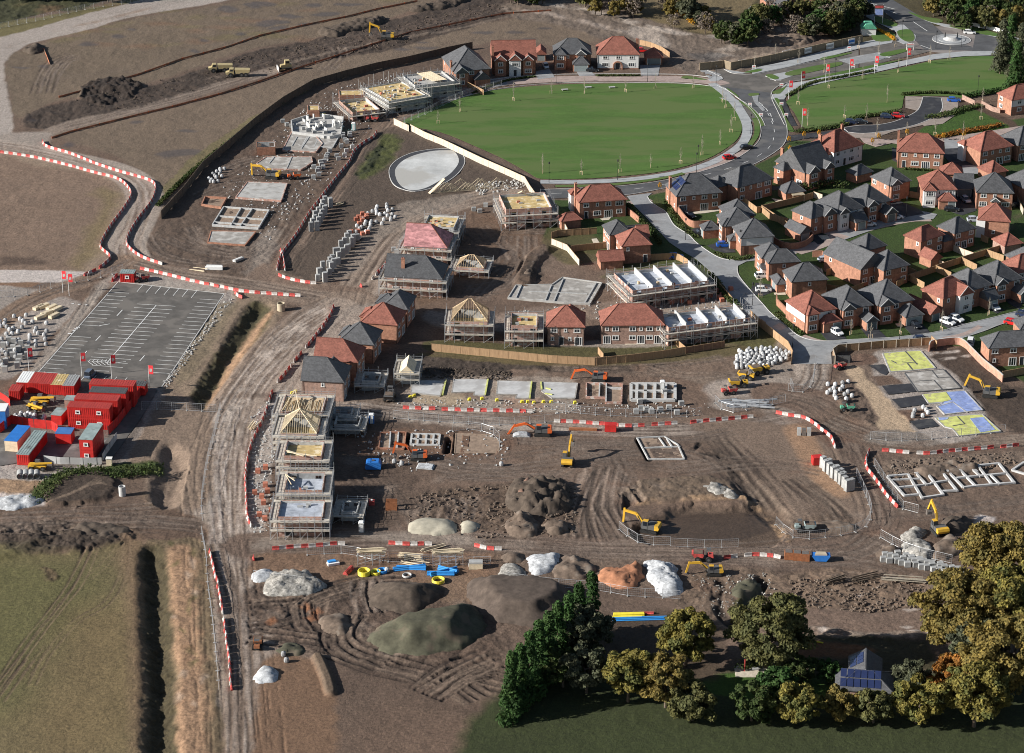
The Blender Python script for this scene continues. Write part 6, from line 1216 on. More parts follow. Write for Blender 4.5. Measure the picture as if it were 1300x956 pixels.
def scaffold(label,fr,h=5.4,sides='SWEN',lifts=(1.9,3.9),off=.25,wd=1.25,over=1.3,step=2.3,net=False,deck='board'):
 x,y,a,w,d=fr; t=thing('scaffolding',label,'scaffold',(x,y,0),a,'scaffolding round the unfinished houses'); dk=MB(); rl=MB(); gn=MB(); rn=random.Random(int(x*7+y))
 S={'S':((-off-wd,-off),(w+off+wd,-off),(0,-1)),'N':((w+off+wd,d+off),(-off-wd,d+off),(0,1)),'W':((-off,d+off),(-off,-off),(-1,0)),'E':((w+off,-off),(w+off,d+off),(1,0))}
 for c in sides:
  p,q,n=S[c]; L=math.dist(p,q); dx,dy=(q[0]-p[0])/L,(q[1]-p[1])/L; m=max(2,round(L/step))
  for i in range(m+1):
   u=L*i/m; ax,ay=p[0]+dx*u,p[1]+dy*u; inst('pole',pole(h+rn.uniform(.4,over)),t,(ax+n[0]*wd,ay+n[1]*wd,0))
   if i%2==0: inst('pole',pole(h-.6),t,(ax+n[0]*.06,ay+n[1]*.06,0))
   for z in lifts: rl.bar((ax,ay,z-.08),(ax+n[0]*wd,ay+n[1]*wd,z-.08),.06)
   if i<m and i%2==0: rl.bar((ax+n[0]*(wd+.05),ay+n[1]*(wd+.05),.1),(p[0]+dx*L*(i+1)/m+n[0]*(wd+.05),p[1]+dy*L*(i+1)/m+n[1]*(wd+.05),lifts[0]),.06)
  for z in lifts:
   A=(p[0]+n[0]*.05,p[1]+n[1]*.05); B=(q[0]+n[0]*.05,q[1]+n[1]*.05); dk.prism([A,B,(B[0]+n[0]*(wd-.1),B[1]+n[1]*(wd-.1)),(A[0]+n[0]*(wd-.1),A[1]+n[1]*(wd-.1))],z,z+.05)
   o=(n[0]*wd,n[1]*wd)
   for zz in(z+.5,z+1.0): rl.bar((p[0]+o[0],p[1]+o[1],zz),(q[0]+o[0],q[1]+o[1],zz),.06)
   dk.bar((p[0]+o[0],p[1]+o[1],z+.14),(q[0]+o[0],q[1]+o[1],z+.14),.04,.2)
  if net:
   for k in range(2):
    u=rn.uniform(.1,.8)*L; z=lifts[-1]+.12; v=min(L,u+rn.uniform(.8,2)); gn.bar((p[0]+dx*u+n[0]*(wd+.06),p[1]+dy*u+n[1]*(wd+.06),z+.35),(p[0]+dx*v+n[0]*(wd+.06),p[1]+dy*v+n[1]*(wd+.06),z+.35),.03,.6)
 dk.build('board_deck',deck,t); rl.build('rail','galv',t)
 if gn.v: gn.build('debris_netting','netgreen',t)
 return t
def trusses(t,x0,x1,y0,y1,z,pitch=42,sp=.6,m='timber',name='roof_frame'):
 b=MB(); k=math.tan(R(pitch)); W=x1-x0; D=y1-y0
 for s in np.arange(0.02,W,sp):
  mm=min(s,W-s,D/2)
  if mm>.2:
   b.bar((x0+s,y0,z),(x0+s,y0+mm,z+mm*k),.06,.16); b.bar((x0+s,y1,z),(x0+s,y1-mm,z+mm*k),.06,.16)
 for s in np.arange(0.02,D,sp):
  mm=min(s,D-s,W/2)
  if mm>.2: b.bar((x0,y0+s,z),(x0+mm,y0+s,z+mm*k),.06,.16); b.bar((x1,y0+s,z),(x1-mm,y0+s,z+mm*k),.06,.16)
 mm=min(W,D)/2
 for a,c in(((x0,y0),(1,1)),((x1,y0),(-1,1)),((x0,y1),(1,-1)),((x1,y1),(-1,-1))): b.bar((a[0],a[1],z+.04),(a[0]+c[0]*mm,a[1]+c[1]*mm,z+mm*k+.04),.1,.24)
 b.bar((x0+mm,y0+mm,z+mm*k),(x1-mm,y1-mm,z+mm*k),.1,.2)
 b.box(x0,x1,y0-.05,y0+.05,z-.06,z+.04); b.box(x0,x1,y1-.05,y1+.05,z-.06,z+.04)
 return b.build(name,m,t)
t,f=shell('square brick shell with a bright yellow boarded deck beside the oval lawn fence',frame3('J',(165,455),(325,595),(750,545),5.2,yaw=9),5.6,4.7,S=('wsw','wpw'),W_=('ss','-s'),clutter=5); scaffold('scaffolding round the square yellow-decked shell by the lawn fence',f,5.4,lifts=(1.9,3.9))
b=MB(); b.bar((f[3]*.35,f[4]+1,4.8),(f[3]*.5,f[4]-1,6.6),.1,.25); b.bar((f[3]*.5,f[4]-1,6.6),(f[3]*.62,f[4]-.5,4.8),.1,.25); b.bar((f[3]*.55,f[4]-1.5,6.8),(f[3]*.8,f[4]+.5,4.8),.1,.25); b.build('loose_truss','timber_pale',t)
t,f=shell('block-edged shell with yellow deck and stacked blocks behind the pink-battened roof',frameR('Q',(565,165),(812,222),(1045,100),5.2,yaw=-8,d=9),5.2,4.7,clutter=16,wm='block'); scaffold('scaffolding round the block-edged shell near the pink-battened roof',f,5.2,'SEN')
FQ=frameR('Q',(350,375),(738,415),(820,245),5.0,yaw=-8,d=10); Hs('unfinished house with pink battens showing on its roof, awaiting tiles',FQ,'hx1','batten','brick_dusty',S=('s-s','w-w'),Wf=('--','--'),Ef=('ww','wp'),wings=[(1.0,5.5,7.5,11.2,5.0,'gx',{})],cat='unfinished house'); scaffold('scaffolding round the house with the pink-battened roof',FQ,4.6,'SEW',lifts=(1.9,4.2))
FQ=frameR('Q',(150,685),(690,720),(815,510),5.0,yaw=-8,d=9.5); Hs('unfinished slate-roofed house with brick chimney inside scaffolding by the junction',FQ,'hx1','slate','brick_dusty',S=('s-s','w-w'),Wf=('--','--'),Ef=('ww','wp'),chim=(.30,.2,4.2),wings=[(3,6.5,8,10.5,5,'gy',{'barge':0})],cat='unfinished house'); scaffold('scaffolding round the chimneyed slate house by the junction',FQ,4.6,'SEW',lifts=(1.9,4.2))
t,f=shell('low garage shell with open roof rafters behind the chimneyed slate house',frame3('Q',None,(835,600),(1090,630),2.4,d=6,yaw=-8),2.4,.2,clutter=0,S=('','-'),W_=('',''),E_=('',''),wm='brick_dusty',floor='concrete'); trusses(t,0,f[3],0,f[4],2.4,38); scaffold('low scaffolding round the garage with open rafters',f,2.6,lifts=(1.6,),over=.6)
t,f=shell('brick house shell topped with a bare timber roof pyramid above the brown fence',frame3('K',None,(172,440),(525,455),5.1,d=8.2,yaw=-2),5.1,2.7,S=('w-w','p-w'),clutter=0); trusses(t,0,f[3],0,f[4],5.1,46); scaffold('scaffolding round the house with the bare timber pyramid roof',f,5.2,'SWE',lifts=(1.9,4.3))
t,f=shell('narrow brick shell with small yellow deck between the timber pyramid and new detached house',frame3('K',None,(752,492),(1008,505),5.3,d=8,yaw=-1),5.6,4.8,S=('w-w','d-w'),clutter=6); scaffold('scaffolding round the narrow shell with the small yellow deck',f,5.4,lifts=(1.9,4.3))
t,f=shell('roofless terrace with four white sloping party walls behind the long red-roofed terrace',frame3('L',(60,175),(158,335),(812,240),5.0),5.0,4.2,'membrane',(.27,.52,.78,.985),S=('w-ww-w','pdp-dp'),clutter=10,inner='block_white',pz=.9); scaffold('scaffolding round the upper roofless terrace with party walls',f,5.0,lifts=(1.9,3.9))
t,f=shell('roofless terrace with white party walls and a long brick front beside the finished terrace',frame3('L',(395,505),(470,655),(1180,575),5.0,d=8.5,yaw=17),5.0,4.2,'membrane',(.22,.49,.72,.95),S=('w-w-w-w-w','p-pwpwp-p'),clutter=12,inner='block_white',pz=.9); scaffold('long tall scaffolding before the lower roofless terrace',f,5.2,lifts=(1.9,3.7),step=1.9)
t,f=shell('brick shell with loose yellow joists on top, highest of the scaffolded column',frame3('R',None,(350,640),(748,665),5.2,d=9,yaw=-3),5.5,5.0,'timber',S=('w-w','w-w'),clutter=0)
b=MB(); rn=random.Random(4)
for k in range(26): xx=.5+k*(f[3]-1)/26; b.bar((xx,rn.uniform(.4,2),5.15+rn.uniform(0,.25)),(xx+rn.uniform(-.5,.5),f[4]-rn.uniform(.4,3),5.15+rn.uniform(0,.3)),.08,.2)
b.bar((.2,.3,5.3),(2.4,f[4]-1,7.2),.12,.25); b.bar((2.4,f[4]-1,7.2),(4.2,1,5.4),.12,.25); b.build('loose_joist','timber_pale',t); scaffold('scaffolding round the shell with loose yellow joists',f,5.3,'SWEN',lifts=(1.7,3.2,4.7),step=1.6,over=1.9,wd=1.5)
t,f=shell('shell under a wide bare rafter pyramid, second in the scaffolded column',frame3('R',None,(352,838),(700,855),5.2,d=8.6,yaw=-2),5.2,2.7,clutter=0); trusses(t,0,f[3],0,f[4],5.2,44,.5,'timber_pale'); scaffold('scaffolding round the rafter pyramid shell',f,5.4,lifts=(1.7,3.2,4.7),step=1.6,over=1.9,wd=1.5)
t,f=shell('shell with smooth ochre deck sunk between grey walls, third in the scaffolded column',frame3('S',None,(385,150),(752,150),5.4,d=7.6,yaw=-1),5.6,4.6,clutter=0,inner='block'); scaffold('scaffolding round the shell with the ochre deck',f,5.4,lifts=(1.7,3.2,4.7),step=1.6,over=1.9,wd=1.5)
b=MB(); b.bar((.5,1.2,6.3),(4.4,-.6,5.9),.5,.12); b.bar((.6,1.4,5.8),(f[3]-1,-.2,5.7),.08,.2); b.build('stacked_timber','timber_pale',t)
t,f=shell('shell with pale blotched floor and blue-grey inner wall, fourth in the scaffolded column',frame3('S',None,(390,475),(760,475),5.4,d=8.4,yaw=0),5.4,4.0,'membrane',clutter=5,inner='wrap'); scaffold('scaffolding round the shell with the blotched floor',f,5.4,lifts=(1.7,3.2,4.7),step=1.6,over=1.9,wd=1.5)
b=MB(); b.bar((-.3,6,6.2),(1.9,4,5.6),.1,.2); b.bar((-.3,6,6.2),(1.2,3.4,5.0),.1,.2); b.build('loose_truss','timber_pale',t)
t,f=shell('shell with broad pale-blue membrane floor, last in the scaffolded column',frame3('S',None,(322,735),(760,735),4.6,d=7.6,yaw=0),4.6,4.0,'membrane',clutter=3,inner='block_white'); scaffold('tall scaffolding before the pale-blue floored shell',f,4.6,lifts=(1.9,3.9),step=1.6,over=2)
for lb,k,a,b_,dd,lft in [('low grey block garage shell beside the pale-blue floored shell','S',(935,690),(1095,690),5,2.2),('low block garage shell in shade beside the ochre-decked shell','R',(870,760),(1090,800),5,2.4),('low scaffolded shell behind the nearest slate-roofed new house','M',(110,260),(215,290),5,2.6),('low scaffolded porch shell east of the loose-joist shell','R',(860,660),(1030,680),4,2.6)]:
 t,f=shell(lb,frame3(k,None,a,b_,lft-.2,d=dd,yaw=-4),lft,.3,'concrete',clutter=2,S=('','-'),W_=('',''),E_=('',''),wm='block'); scaffold('low scaffolding round the '+lb[4:],f,lft,lifts=(1.5,),over=1)
t,f=shell('tiny gabled garage with cream roof boards inside its own scaffold',frame3('M',None,(405,195),(500,198),3.0,d=6,yaw=-3),3.0,.2,'concrete',clutter=0,S=('',''),W_=('',''),E_=('',''),wm='block_white')
rb=MB(); roofpiece(rb,0,f[3],0,f[4],3.0,'gy',45,.3); rb.build('roof','timber_pale',t); scaffold('box of scaffolding round the tiny gabled garage',f,3.4,lifts=(1.6,3.0),over=1.4)
t,f=shell('long shell scattered with blocks on a deck, backed by tall bare scaffold poles',frame3('N',(400,205),(672,285),(845,205),4.2,yaw=30),4.2,3.9,clutter=30,wm='block'); scaffold('tall scaffold poles round the block-strewn shell',f,4.8,lifts=(1.9,3.6),over=3.2,step=1.7)
t,f=shell('shell with cream boards laid on top beside the end slate house',frame3('N',(680,110),(870,170),(1140,118),4.8,yaw=22),4.8,4.3,clutter=14,wm='block',floor='concrete'); scaffold('scaffolding round the shell beside the end slate house',f,4.8,lifts=(1.9,3.9),over=2.4)
b=MB(); rn=random.Random(9)
for k in range(9): b.bar((f[3]*.35+k*.55,f[4]-1,5.2+k*.02),(f[3]*.35+k*.55+2,1.5,5.1),.45,.06)
b.build('roof_board','timber_pale',t)
t,f=shell('brick shell with broken-looking block walls in mid upper plots',frame3('N',(205,300),(400,378),(560,330),2.4,yaw=22),2.7,1.5,clutter=16,wm='brick_pale',floor='osb'); scaffold('scaffolding round the low shell of the upper plots',f,3,'SWN',lifts=(1.6,),over=2.4)
for lb,k,p0,p1,p2 in [('roofless square brick garage with a boarded top beside the dark fence','N',(-5,310),(65,358),(112,335)),('roofless brick garage corner shell in the upper plots','N',(238,195),(300,245),(425,200)),('roofless brick garage with sunlit side among the grey slabs','O',(560,210),(565,222),(700,232))]:
 t,f=shell(lb,frame3(k,None,p1,p2,2.4,d=5.5,yaw=6),2.5,2.2 if 'top' in lb or 'corner' in lb else .3,'osb' if 'grey' not in lb else 'concrete',clutter=0,S=('',''),W_=('',''),E_=('',''),wm='brick')
def slab(label,k,pts,z=.35,m='slab_dusty',edge='brick_dusty',rooms=(),rm='concrete',name='floor_slab',wt=.3,wz=.12):
 P=[G(*T(k,*p)) for p in pts]; o=P[0]; t=thing(name,label,'foundation',(o[0],o[1],0)); Q=[(p[0]-o[0],p[1]-o[1]) for p in P]
 s=MB(); s.prism(Q,-.1,z); s.build('slab',m,t)
 if edge:
  e=MB(); n=len(Q)
  for i in range(n): a,b=Q[i],Q[(i+1)%n]; e.bar((*a,z/2+wz/2),(*b,z/2+wz/2),wt,z+wz)
  e.build('footing_course',edge,t)
 if rooms:
  r=MB()
  for i,q in enumerate(rooms):
   A=[G(*T(k,*c)) for c in q];
   for a,b in zip(A[:-1],A[1:]): r.bar((a[0]-o[0],a[1]-o[1],z+wz/2+.003+.004*(i%3)),(b[0]-o[0],b[1]-o[1],z+wz/2+.003+.004*(i%3)),wt,wz)
  r.build('cross_wall',rm,t)
 return t
slab('grey block floor slab with dark gaps, beside the roofless brick garage','O',[(640,300),(975,300),(985,340),(900,395),(640,390),(565,350)],.4,rooms=[((830,300),(790,390)),((700,300),(660,350))],rm='block')
slab('large grey slab of upper plots split by dark joints, below the white block walls','O',[(830,110),(1000,130),(1060,200),(1010,262),(760,250)],.4,rooms=[((960,150),(900,240)),((870,150),(830,220))],rm='block')
slab('plain pale slab with red brick edge behind the dug plots digger road','O',[(497,490),(795,500),(750,630),(410,605)],.45,'concrete')
slab('slab with sunken timber-coloured rooms and grey beams, lower upper plots','O2',[(320,145),(660,170),(580,305),(235,280)],.15,mat('dug_floor',(0.26,0.19,0.14),.9,.2,1),'block',[((450,155),(370,290)),((535,160),(440,295)),((290,215),(620,240)),((250,260),(590,285))],'block',wz=.5)
slab('wide foundation of dusty block floor panels between the mud plot and red-roofed homes','',[(645,380),(655,364),(701,363),(714,354),(764,361),(749,387),(716,386)],.3,'slab_dusty','concrete',[((662,364),(655,380)),((700,364),(692,384)),((715,356),(703,385)),((757,361),(742,387)),((670,372),(745,375))],'block',wz=.25)
slab('red-edged strip footing in the shade of the scaffolded column','M',[(255,655),(445,650),(430,775),(240,770)],.04,MATS['dug_floor'],'brick',[((330,652),(320,772)),((390,652),(378,772))],'block',wz=.4)
slab('footing crowded with white broken blocks beside the orange trench digger','M',[(490,660),(700,665),(690,745),(480,740)],.04,MATS['dug_floor'],'block_white',[((540,662),(530,742)),((600,663),(592,743)),((655,664),(645,744)),((485,700),(692,705))],'block_white',wz=.3,wt=.45)
slab('thin slab beginning with scattered blocks beside the upper plots road','N',[(60,560),(290,570),(250,640),(20,630)],.3,'slab_dusty','block',[((150,562),(110,636))],'block')
slab('small square of brick footings filled with soil, by the dark fence','O2',[(180,70),(340,78),(300,150),(155,128)],.1,MATS['dug_floor'],'brick',wz=.6)
slab('slab with orange brick edge and a line of orange tubing, lowest of the upper plots','O2',[(225,325),(560,330),(480,430),(200,410)],.4,'slab_dusty','brick')
wb=slab('slab crowded with upright white block walls in the upper plots','N',[(-60,455),(110,400),(330,430),(310,560),(230,575),(-50,540)],.3,'concrete','block_white',wz=.9)
b=MB(); rn=random.Random(3); o=G(*T('N',-60,455))
for k in range(26):
 p=G(*T('N',rn.uniform(0,310),rn.uniform(425,540))); a=rn.choice([.5,2.07]); L=rn.uniform(.6,2.2); b.bar((p[0]-o[0],p[1]-o[1],.9),(p[0]-o[0]+L*math.cos(a),p[1]-o[1]+L*math.sin(a),.9),.22,rn.uniform(.8,2))
b.build('block_wall','block_white',wb)
slab('pale smooth floor slab, first of four in the row behind the barriers','M',[(488,260),(735,262),(702,375),(485,350)],.25,'concrete_pale','slab_dusty',wz=.02)
slab('pale floor slab with raised corner, second of four behind the barriers','M',[(805,252),(1065,252),(1040,372),(955,370),(960,345),(790,350)],.25,'concrete_pale','slab_dusty',wz=.02)
slab('pale floor slab with notch, third of four behind the barriers','M2',[(72,262),(325,270),(305,392),(205,392),(215,365),(62,362)],.25,'concrete_pale','slab_dusty',wz=.02)
slab('pale floor slab with yellow insulation pieces, last of four behind the barriers','M2',[(405,272),(668,280),(650,392),(480,392),(400,340)],.25,'concrete_pale','slab_dusty',wz=.02)
for k,a,b_ in (('M',(745,262),(720,370)),('M',(1060,255),(1040,370)),('M2',(325,270),(310,395)),('M2',(395,275),(400,330)),('M2',(430,320),(470,330)),('M2',(425,360),(480,370))):
 p,q=G(*T(k,*a)),G(*T(k,*b_)); mb=MB(); mb.bar((p[0],p[1],.3),(q[0],q[1],.3),.35,.3); mb.build('insulation_strip','insul_yellow',None,'yellow insulation boards propped along the edge of a pale slab','insulation','yellow insulation strips')
slab('open brick foundation frame with dug rooms in mid site','M2',[(735,285),(1003,292),(998,432),(880,432),(880,395),(735,390)],.05,MATS['dug_floor'],'brick_dusty',[((835,288),(830,392)),((885,290),(882,430)),((885,320),(1000,325))],'block',wz=.55)
slab('foundation with white block pads and dark gaps, right of the brick frame','M2',[(1070,290),(1400,290),(1400,410),(1070,410)],.05,MATS['dug_floor'],'block_white',[((1115,290),(1110,410)),((1180,290),(1175,410)),((1250,290),(1245,410)),((1330,290),(1325,410)),((1070,345),(1400,345))],'block_white',wz=.55,wt=.7)
slab('narrow shuttered trench foundations ringed by wire fence by the orange digger','M',[(820,650),(1150,665),(1140,800),(810,800)],.02,MATS['dug_floor'],MATS['dug_floor'],wz=.05)
for i,(k,q) in enumerate([('M',[(838,655),(855,660),(842,795),(820,795)]),('M',[(955,680),(978,682),(965,790),(945,790)]),('M',[(1005,685),(1028,690),(1015,795),(1000,790)]),('M',[(1095,708),(1120,712),(1110,800),(1090,795)]),('M',[(470,655),(500,660),(470,760),(430,760)]),('M',[(765,690),(795,695),(770,800),(750,795)])]):
 st([T(k,*q[0]),T(k,*q[3])],1.1,(0.035,0.027,0.022),1,.3,h=-1.6)
slab('square trench foundation with concrete strips beside the wet pit track','M2',[(1115,690),(1320,680),(1420,740),(1470,850),(1200,850)],.0,MATS['dug_floor'],'block',[((1280,690),(1330,760)),((1170,765),(1440,755)),((1340,700),(1380,760))],'block',wz=.3)
st(fz('M2',[(1130,700),(1210,845)]),1.3,(0.04,0.03,0.025),1,.3,h=-1)
def quad(k,pts,z,m,t,name='insulation_sheet'):
 o=t.location; mb=MB(); mb.prism([(p[0]-o.x,p[1]-o.y) for p in [G(*T(k,*q)) for q in pts]],z-.05,z); mb.build(name,m,t)
t=slab('house base covered in yellow insulation board nearest the estate street','U',[(535,115),(700,100),(820,95),(930,225),(740,243),(590,252)],.2,'insul_yellow','concrete',[((705,100),(795,200)),((680,180),(800,190)),((720,190),(760,240)),((600,170),(640,190))],'machgrey',wz=.03,wt=.35)
t=slab('house base with screeded rooms outlined in black, between two insulated bases','U',[(700,262),(990,235),(1122,375),(980,388),(800,402)],.2,'slab_dusty','machgrey',[((905,245),(950,300),(1040,295)),((780,325),(900,318)),((920,318),(980,385))],'machgrey',wz=.04,wt=.3)
t=slab('house base half yellow and half blue insulation, biggest of the row','U',[(835,425),(1010,405),(1150,395),(1285,540),(1000,572),(940,510),(990,485),(880,490)],.2,'insul_blue','concrete',[((940,515),(1060,480),(1170,560))],'concrete',wz=.04)
quad('U',[(840,425),(1010,407),(1050,465),(985,480),(885,487)],.26,'insul_yellow',t);
t=slab('house base of yellow and blue insulation nearest the wire fence','U',[(930,600),(1090,585),(1280,572),(1420,700),(1105,735),(1060,680),(1000,665)],.2,'insul_yellow','concrete',[((1095,590),(1150,645),(1060,660))],'machgrey',wz=.04)
quad('U',[(1190,605),(1290,595),(1380,690),(1270,710)],.26,'insul_blue',t); quad('U',[(950,600),(1030,597),(1020,612),(960,620)],.262,'insul_blue',t)
for q in ([(440,200),(545,193),(590,240),(560,275),(520,260)],[(530,355),(760,335),(805,395),(580,420)],[(605,455),(830,425),(885,490),(670,520)],[(740,620),(900,600),(960,655),(800,680)]): sheet('new_tarmac',fz('U',q),.05,'asphalt_new')
def beams(label,k,segs):
 o=G(*T(k,*segs[0][0])); t=thing('ring_beam',label,'foundation',(o[0],o[1],0));
 for i,(a,b) in enumerate(segs):
  p,q=G(*T(k,*a)),G(*T(k,*b)); mb=MB(); mb.bar((p[0]-o[0],p[1]-o[1],.22+.006*i),(q[0]-o[0],q[1]-o[1],.22+.006*i),.5,.4); mb.build('concrete_beam','concrete_pale',t)
beams('grey concrete ring-beam foundation with nine bays, nearer the barrier curve','V',[((275,270),(430,258)),((430,258),(450,290)),((310,300),(525,290)),((480,250),(680,230)),((360,355),(480,345)),((480,345),(600,330)),((400,418),(510,408)),((275,275),(405,420)),((430,258),(538,440)),((490,250),(570,340)),((570,245),(695,412)),((680,235),(800,385)),((600,325),(730,305)),((535,435),(700,410)),((690,385),(800,380))])
beams('grey concrete ring-beam foundation with eight bays, farther from the barrier curve','V',[((710,215),(900,195)),((900,195),(950,240)),((950,190),(1110,175)),((1110,175),(1230,325)),((710,215),(845,355)),((845,355),(935,345)),((805,210),(935,345)),((795,285),(1170,250)),((890,200),(975,275)),((955,195),(1060,335)),((1050,265),(1120,335)),((935,345),(1235,320))])
beams('corner of a concrete ring beam cut by the picture edge','V',[((1300,165),(1210,225)),((1210,225),(1310,255)),((1300,165),(1380,230))])
# ================= HEAPS =================
def heap(label,pts,h,m='soil',seed=1,slope=3.0,nz=.5,res=.55,world=False,cat='heap',name='soil_heap',top=None,sm=True):
 P=GG(pts); P=smooth(P,4,True) if sm else P; xs=[p[0] for p in P]; ys=[p[1] for p in P]; o=(sum(xs)/len(xs),sum(ys)/len(ys))
 gx=np.arange(min(xs)-1,max(xs)+1,res); gy=np.arange(min(ys)-1,max(ys)+1,res); x,y=np.meshgrid(gx,gy); ins=np.zeros(x.shape,bool); d=np.full(x.shape,1e9); n=len(P)
 wx=x+(fbm(x,y,4,3,seed)-.5)*2.4; wy=y+(fbm(x,y,4,3,seed+3)-.5)*2.4
 for i in range(n):
  ax,ay=P[i]; bx,by=P[(i+1)%n]
  if ay!=by: ins^=((ay>wy)!=(by>wy))&(wx<(bx-ax)*(wy-ay)/(by-ay)+ax)
  dx,dy=bx-ax,by-ay; L=dx*dx+dy*dy+1e-9; t=np.clip(((wx-ax)*dx+(wy-ay)*dy)/L,0,1); d=np.minimum(d,(wx-ax-t*dx)**2+(wy-ay-t*dy)**2)
 d=np.where(ins,np.sqrt(d),-np.sqrt(d)); k=np.clip(d/slope,0,1); k=(k*(1.6-.6*k))**.85 if top is None else k
 h*=.58 if top is None else .85; tq=1 if top is None else .2
 z=np.where(d>0,h*k*(1-.25*tq+.5*tq*fbm(x,y,6,3,seed+4))+nz*(fbm(x,y,1.8,4,seed+9,.75)-.42)*np.clip(d/1.0,0,1)*2.0+.02,-.5+np.clip(d,-1,0)*.3)
 ny,nx=x.shape; v=np.stack([x-o[0],y-o[1],z],-1).reshape(-1,3); keep=d>-1.2; f=[]
 for j in range(ny-1):
  for i in range(nx-1):
   if keep[j,i] or keep[j+1,i+1]: a=j*nx+i; f.append((a,a+1,a+nx+1,a+nx))
 me=bpy.data.meshes.new(name); me.from_pydata(v.tolist(),[],f); me.update(); me.materials.append(M[m] if isinstance(m,str) else m); me.polygons.foreach_set('use_smooth',np.ones(len(f),bool))
 t=link(bpy.data.objects.new(name,me)); t.location=(o[0],o[1],-.02); return meta(t,label,cat)
z4=lambda p: fz('Z4',p); z6=lambda p: fz('Z6',p)
heap('long olive-green flat-topped soil heap, biggest in the lower yard',z4([(360,770),(450,700),(560,645),(750,600),(920,560),(1060,520),(1180,530),(1270,600),(1275,700),(1180,800),(1050,860),(880,890),(700,905),(560,870),(430,830)]),4.6,'soil_green',3,5.5,.2,top=1)
heap('dark brown flat-topped soil mound above the olive-green heap',z4([(430,400),(520,360),(700,355),(860,365),(960,390),(975,440),(900,510),(790,560),(640,575),(500,570),(425,520)]),3.2,'soil_dark',5,5,.2,top=1)
heap('dark round-topped soil mound right of the olive-green heap',[(594,745),(610,737),(650,736),(700,740),(728,752),(735,770),(720,785),(690,795),(655,796),(620,788),(598,768)],4.2,mat('soil_top',(0.088,0.067,0.054),.95,.2,.5,fine=(2,.1)),7,4.5,.12,top=1)
heap('pale brown pointed earth heap beside the wheel ruts',z4([(30,650),(80,600),(180,590),(260,620),(290,680),(240,740),(170,760),(90,720)]),2.3,'soil',9,4)
heap('heap of broken pale rubble at the left of the lower yard',[(332,748),(345,730),(370,724),(395,728),(412,742),(400,755),(370,758),(345,758)],2.6,'gravel',11,5,1.1)
heap('small grey gravel heap by the corner barriers',[(320,728),(330,722),(345,724),(348,732),(336,740),(322,738)],1.0,'limestone',12,2)
heap('dazzling white stone heap, left of the terracotta one',[(668,712),(682,704),(705,702),(715,706),(708,722),(690,730),(675,728)],2.2,'limestone',13,3.4,.7)
heap('long white stone heap with dark hollows, right of the terracotta one',z6([(320,690),(370,665),(480,670),(560,710),(600,770),(650,850),(640,910),(560,930),(480,925),(430,880),(380,800)]),2.2,'limestone',14,3.2,1.0)
heap('terracotta-coloured clay heap between the two white heaps',z6([(0,770),(60,715),(150,715),(230,685),(310,700),(330,760),(300,820),(270,870),(180,880),(60,840),(0,810)]),2.4,'clay',15,3.5,1.0)
heap('grey soil and rubble heap between the white and terracotta heaps',[(712,708),(730,706),(750,712),(755,722),(740,735),(715,735),(700,728)],1.5,'soil',16,3,1)
heap('grey gravel heap left of the dazzling white one',[(632,725),(640,718),(655,716),(668,722),(670,730),(650,735),(634,734)],1.5,'gravel',17,3)
heap('small brown earth heap behind the grey gravel heap',[(640,706),(655,702),(668,706),(665,714),(645,716)],1.6,'soil',18,3)
heap('long pale sand heap by the lower haul road',[(517,675),(520,664),(535,658),(560,659),(580,662),(583,670),(578,679),(545,680)],2.2,'grit',19,4,.2)
heap('short pale sand heap touching the long one',[(583,676),(586,665),(598,662),(612,668),(606,676),(592,678)],1.9,'grit',20,3,.2)
heap('great dark earth heap with a reddish face in mid site',[(640,625),(650,612),(680,608),(705,610),(722,620),(728,640),(715,650),(690,655),(660,652),(642,640)],3.6,'soil_dark',21,5,2.2)
heap('reddish-brown earth pile against the great dark heap',[(655,622),(668,612),(680,618),(682,636),(670,644),(658,636)],3.6,mat('soil_red',(0.19,0.115,0.085),.95,.25,.7),22,3,1.6)
heap('lumpy brown earth heap above the lower haul road',[(642,662),(655,654),(675,655),(684,668),(678,682),(655,682),(642,674)],2.4,'soil',23,3.5,1.6)
heap('low lumpy earth heap right of the lumpy brown one',[(690,668),(705,662),(722,664),(720,676),(700,680)],1.5,'soil',24,3,1.3)
heap('white and grey rock spill beside the wet pit',[(890,620),(900,612),(915,614),(930,622),(940,630),(928,634),(905,630)],1.0,'rock_pale',25,2,1.2)
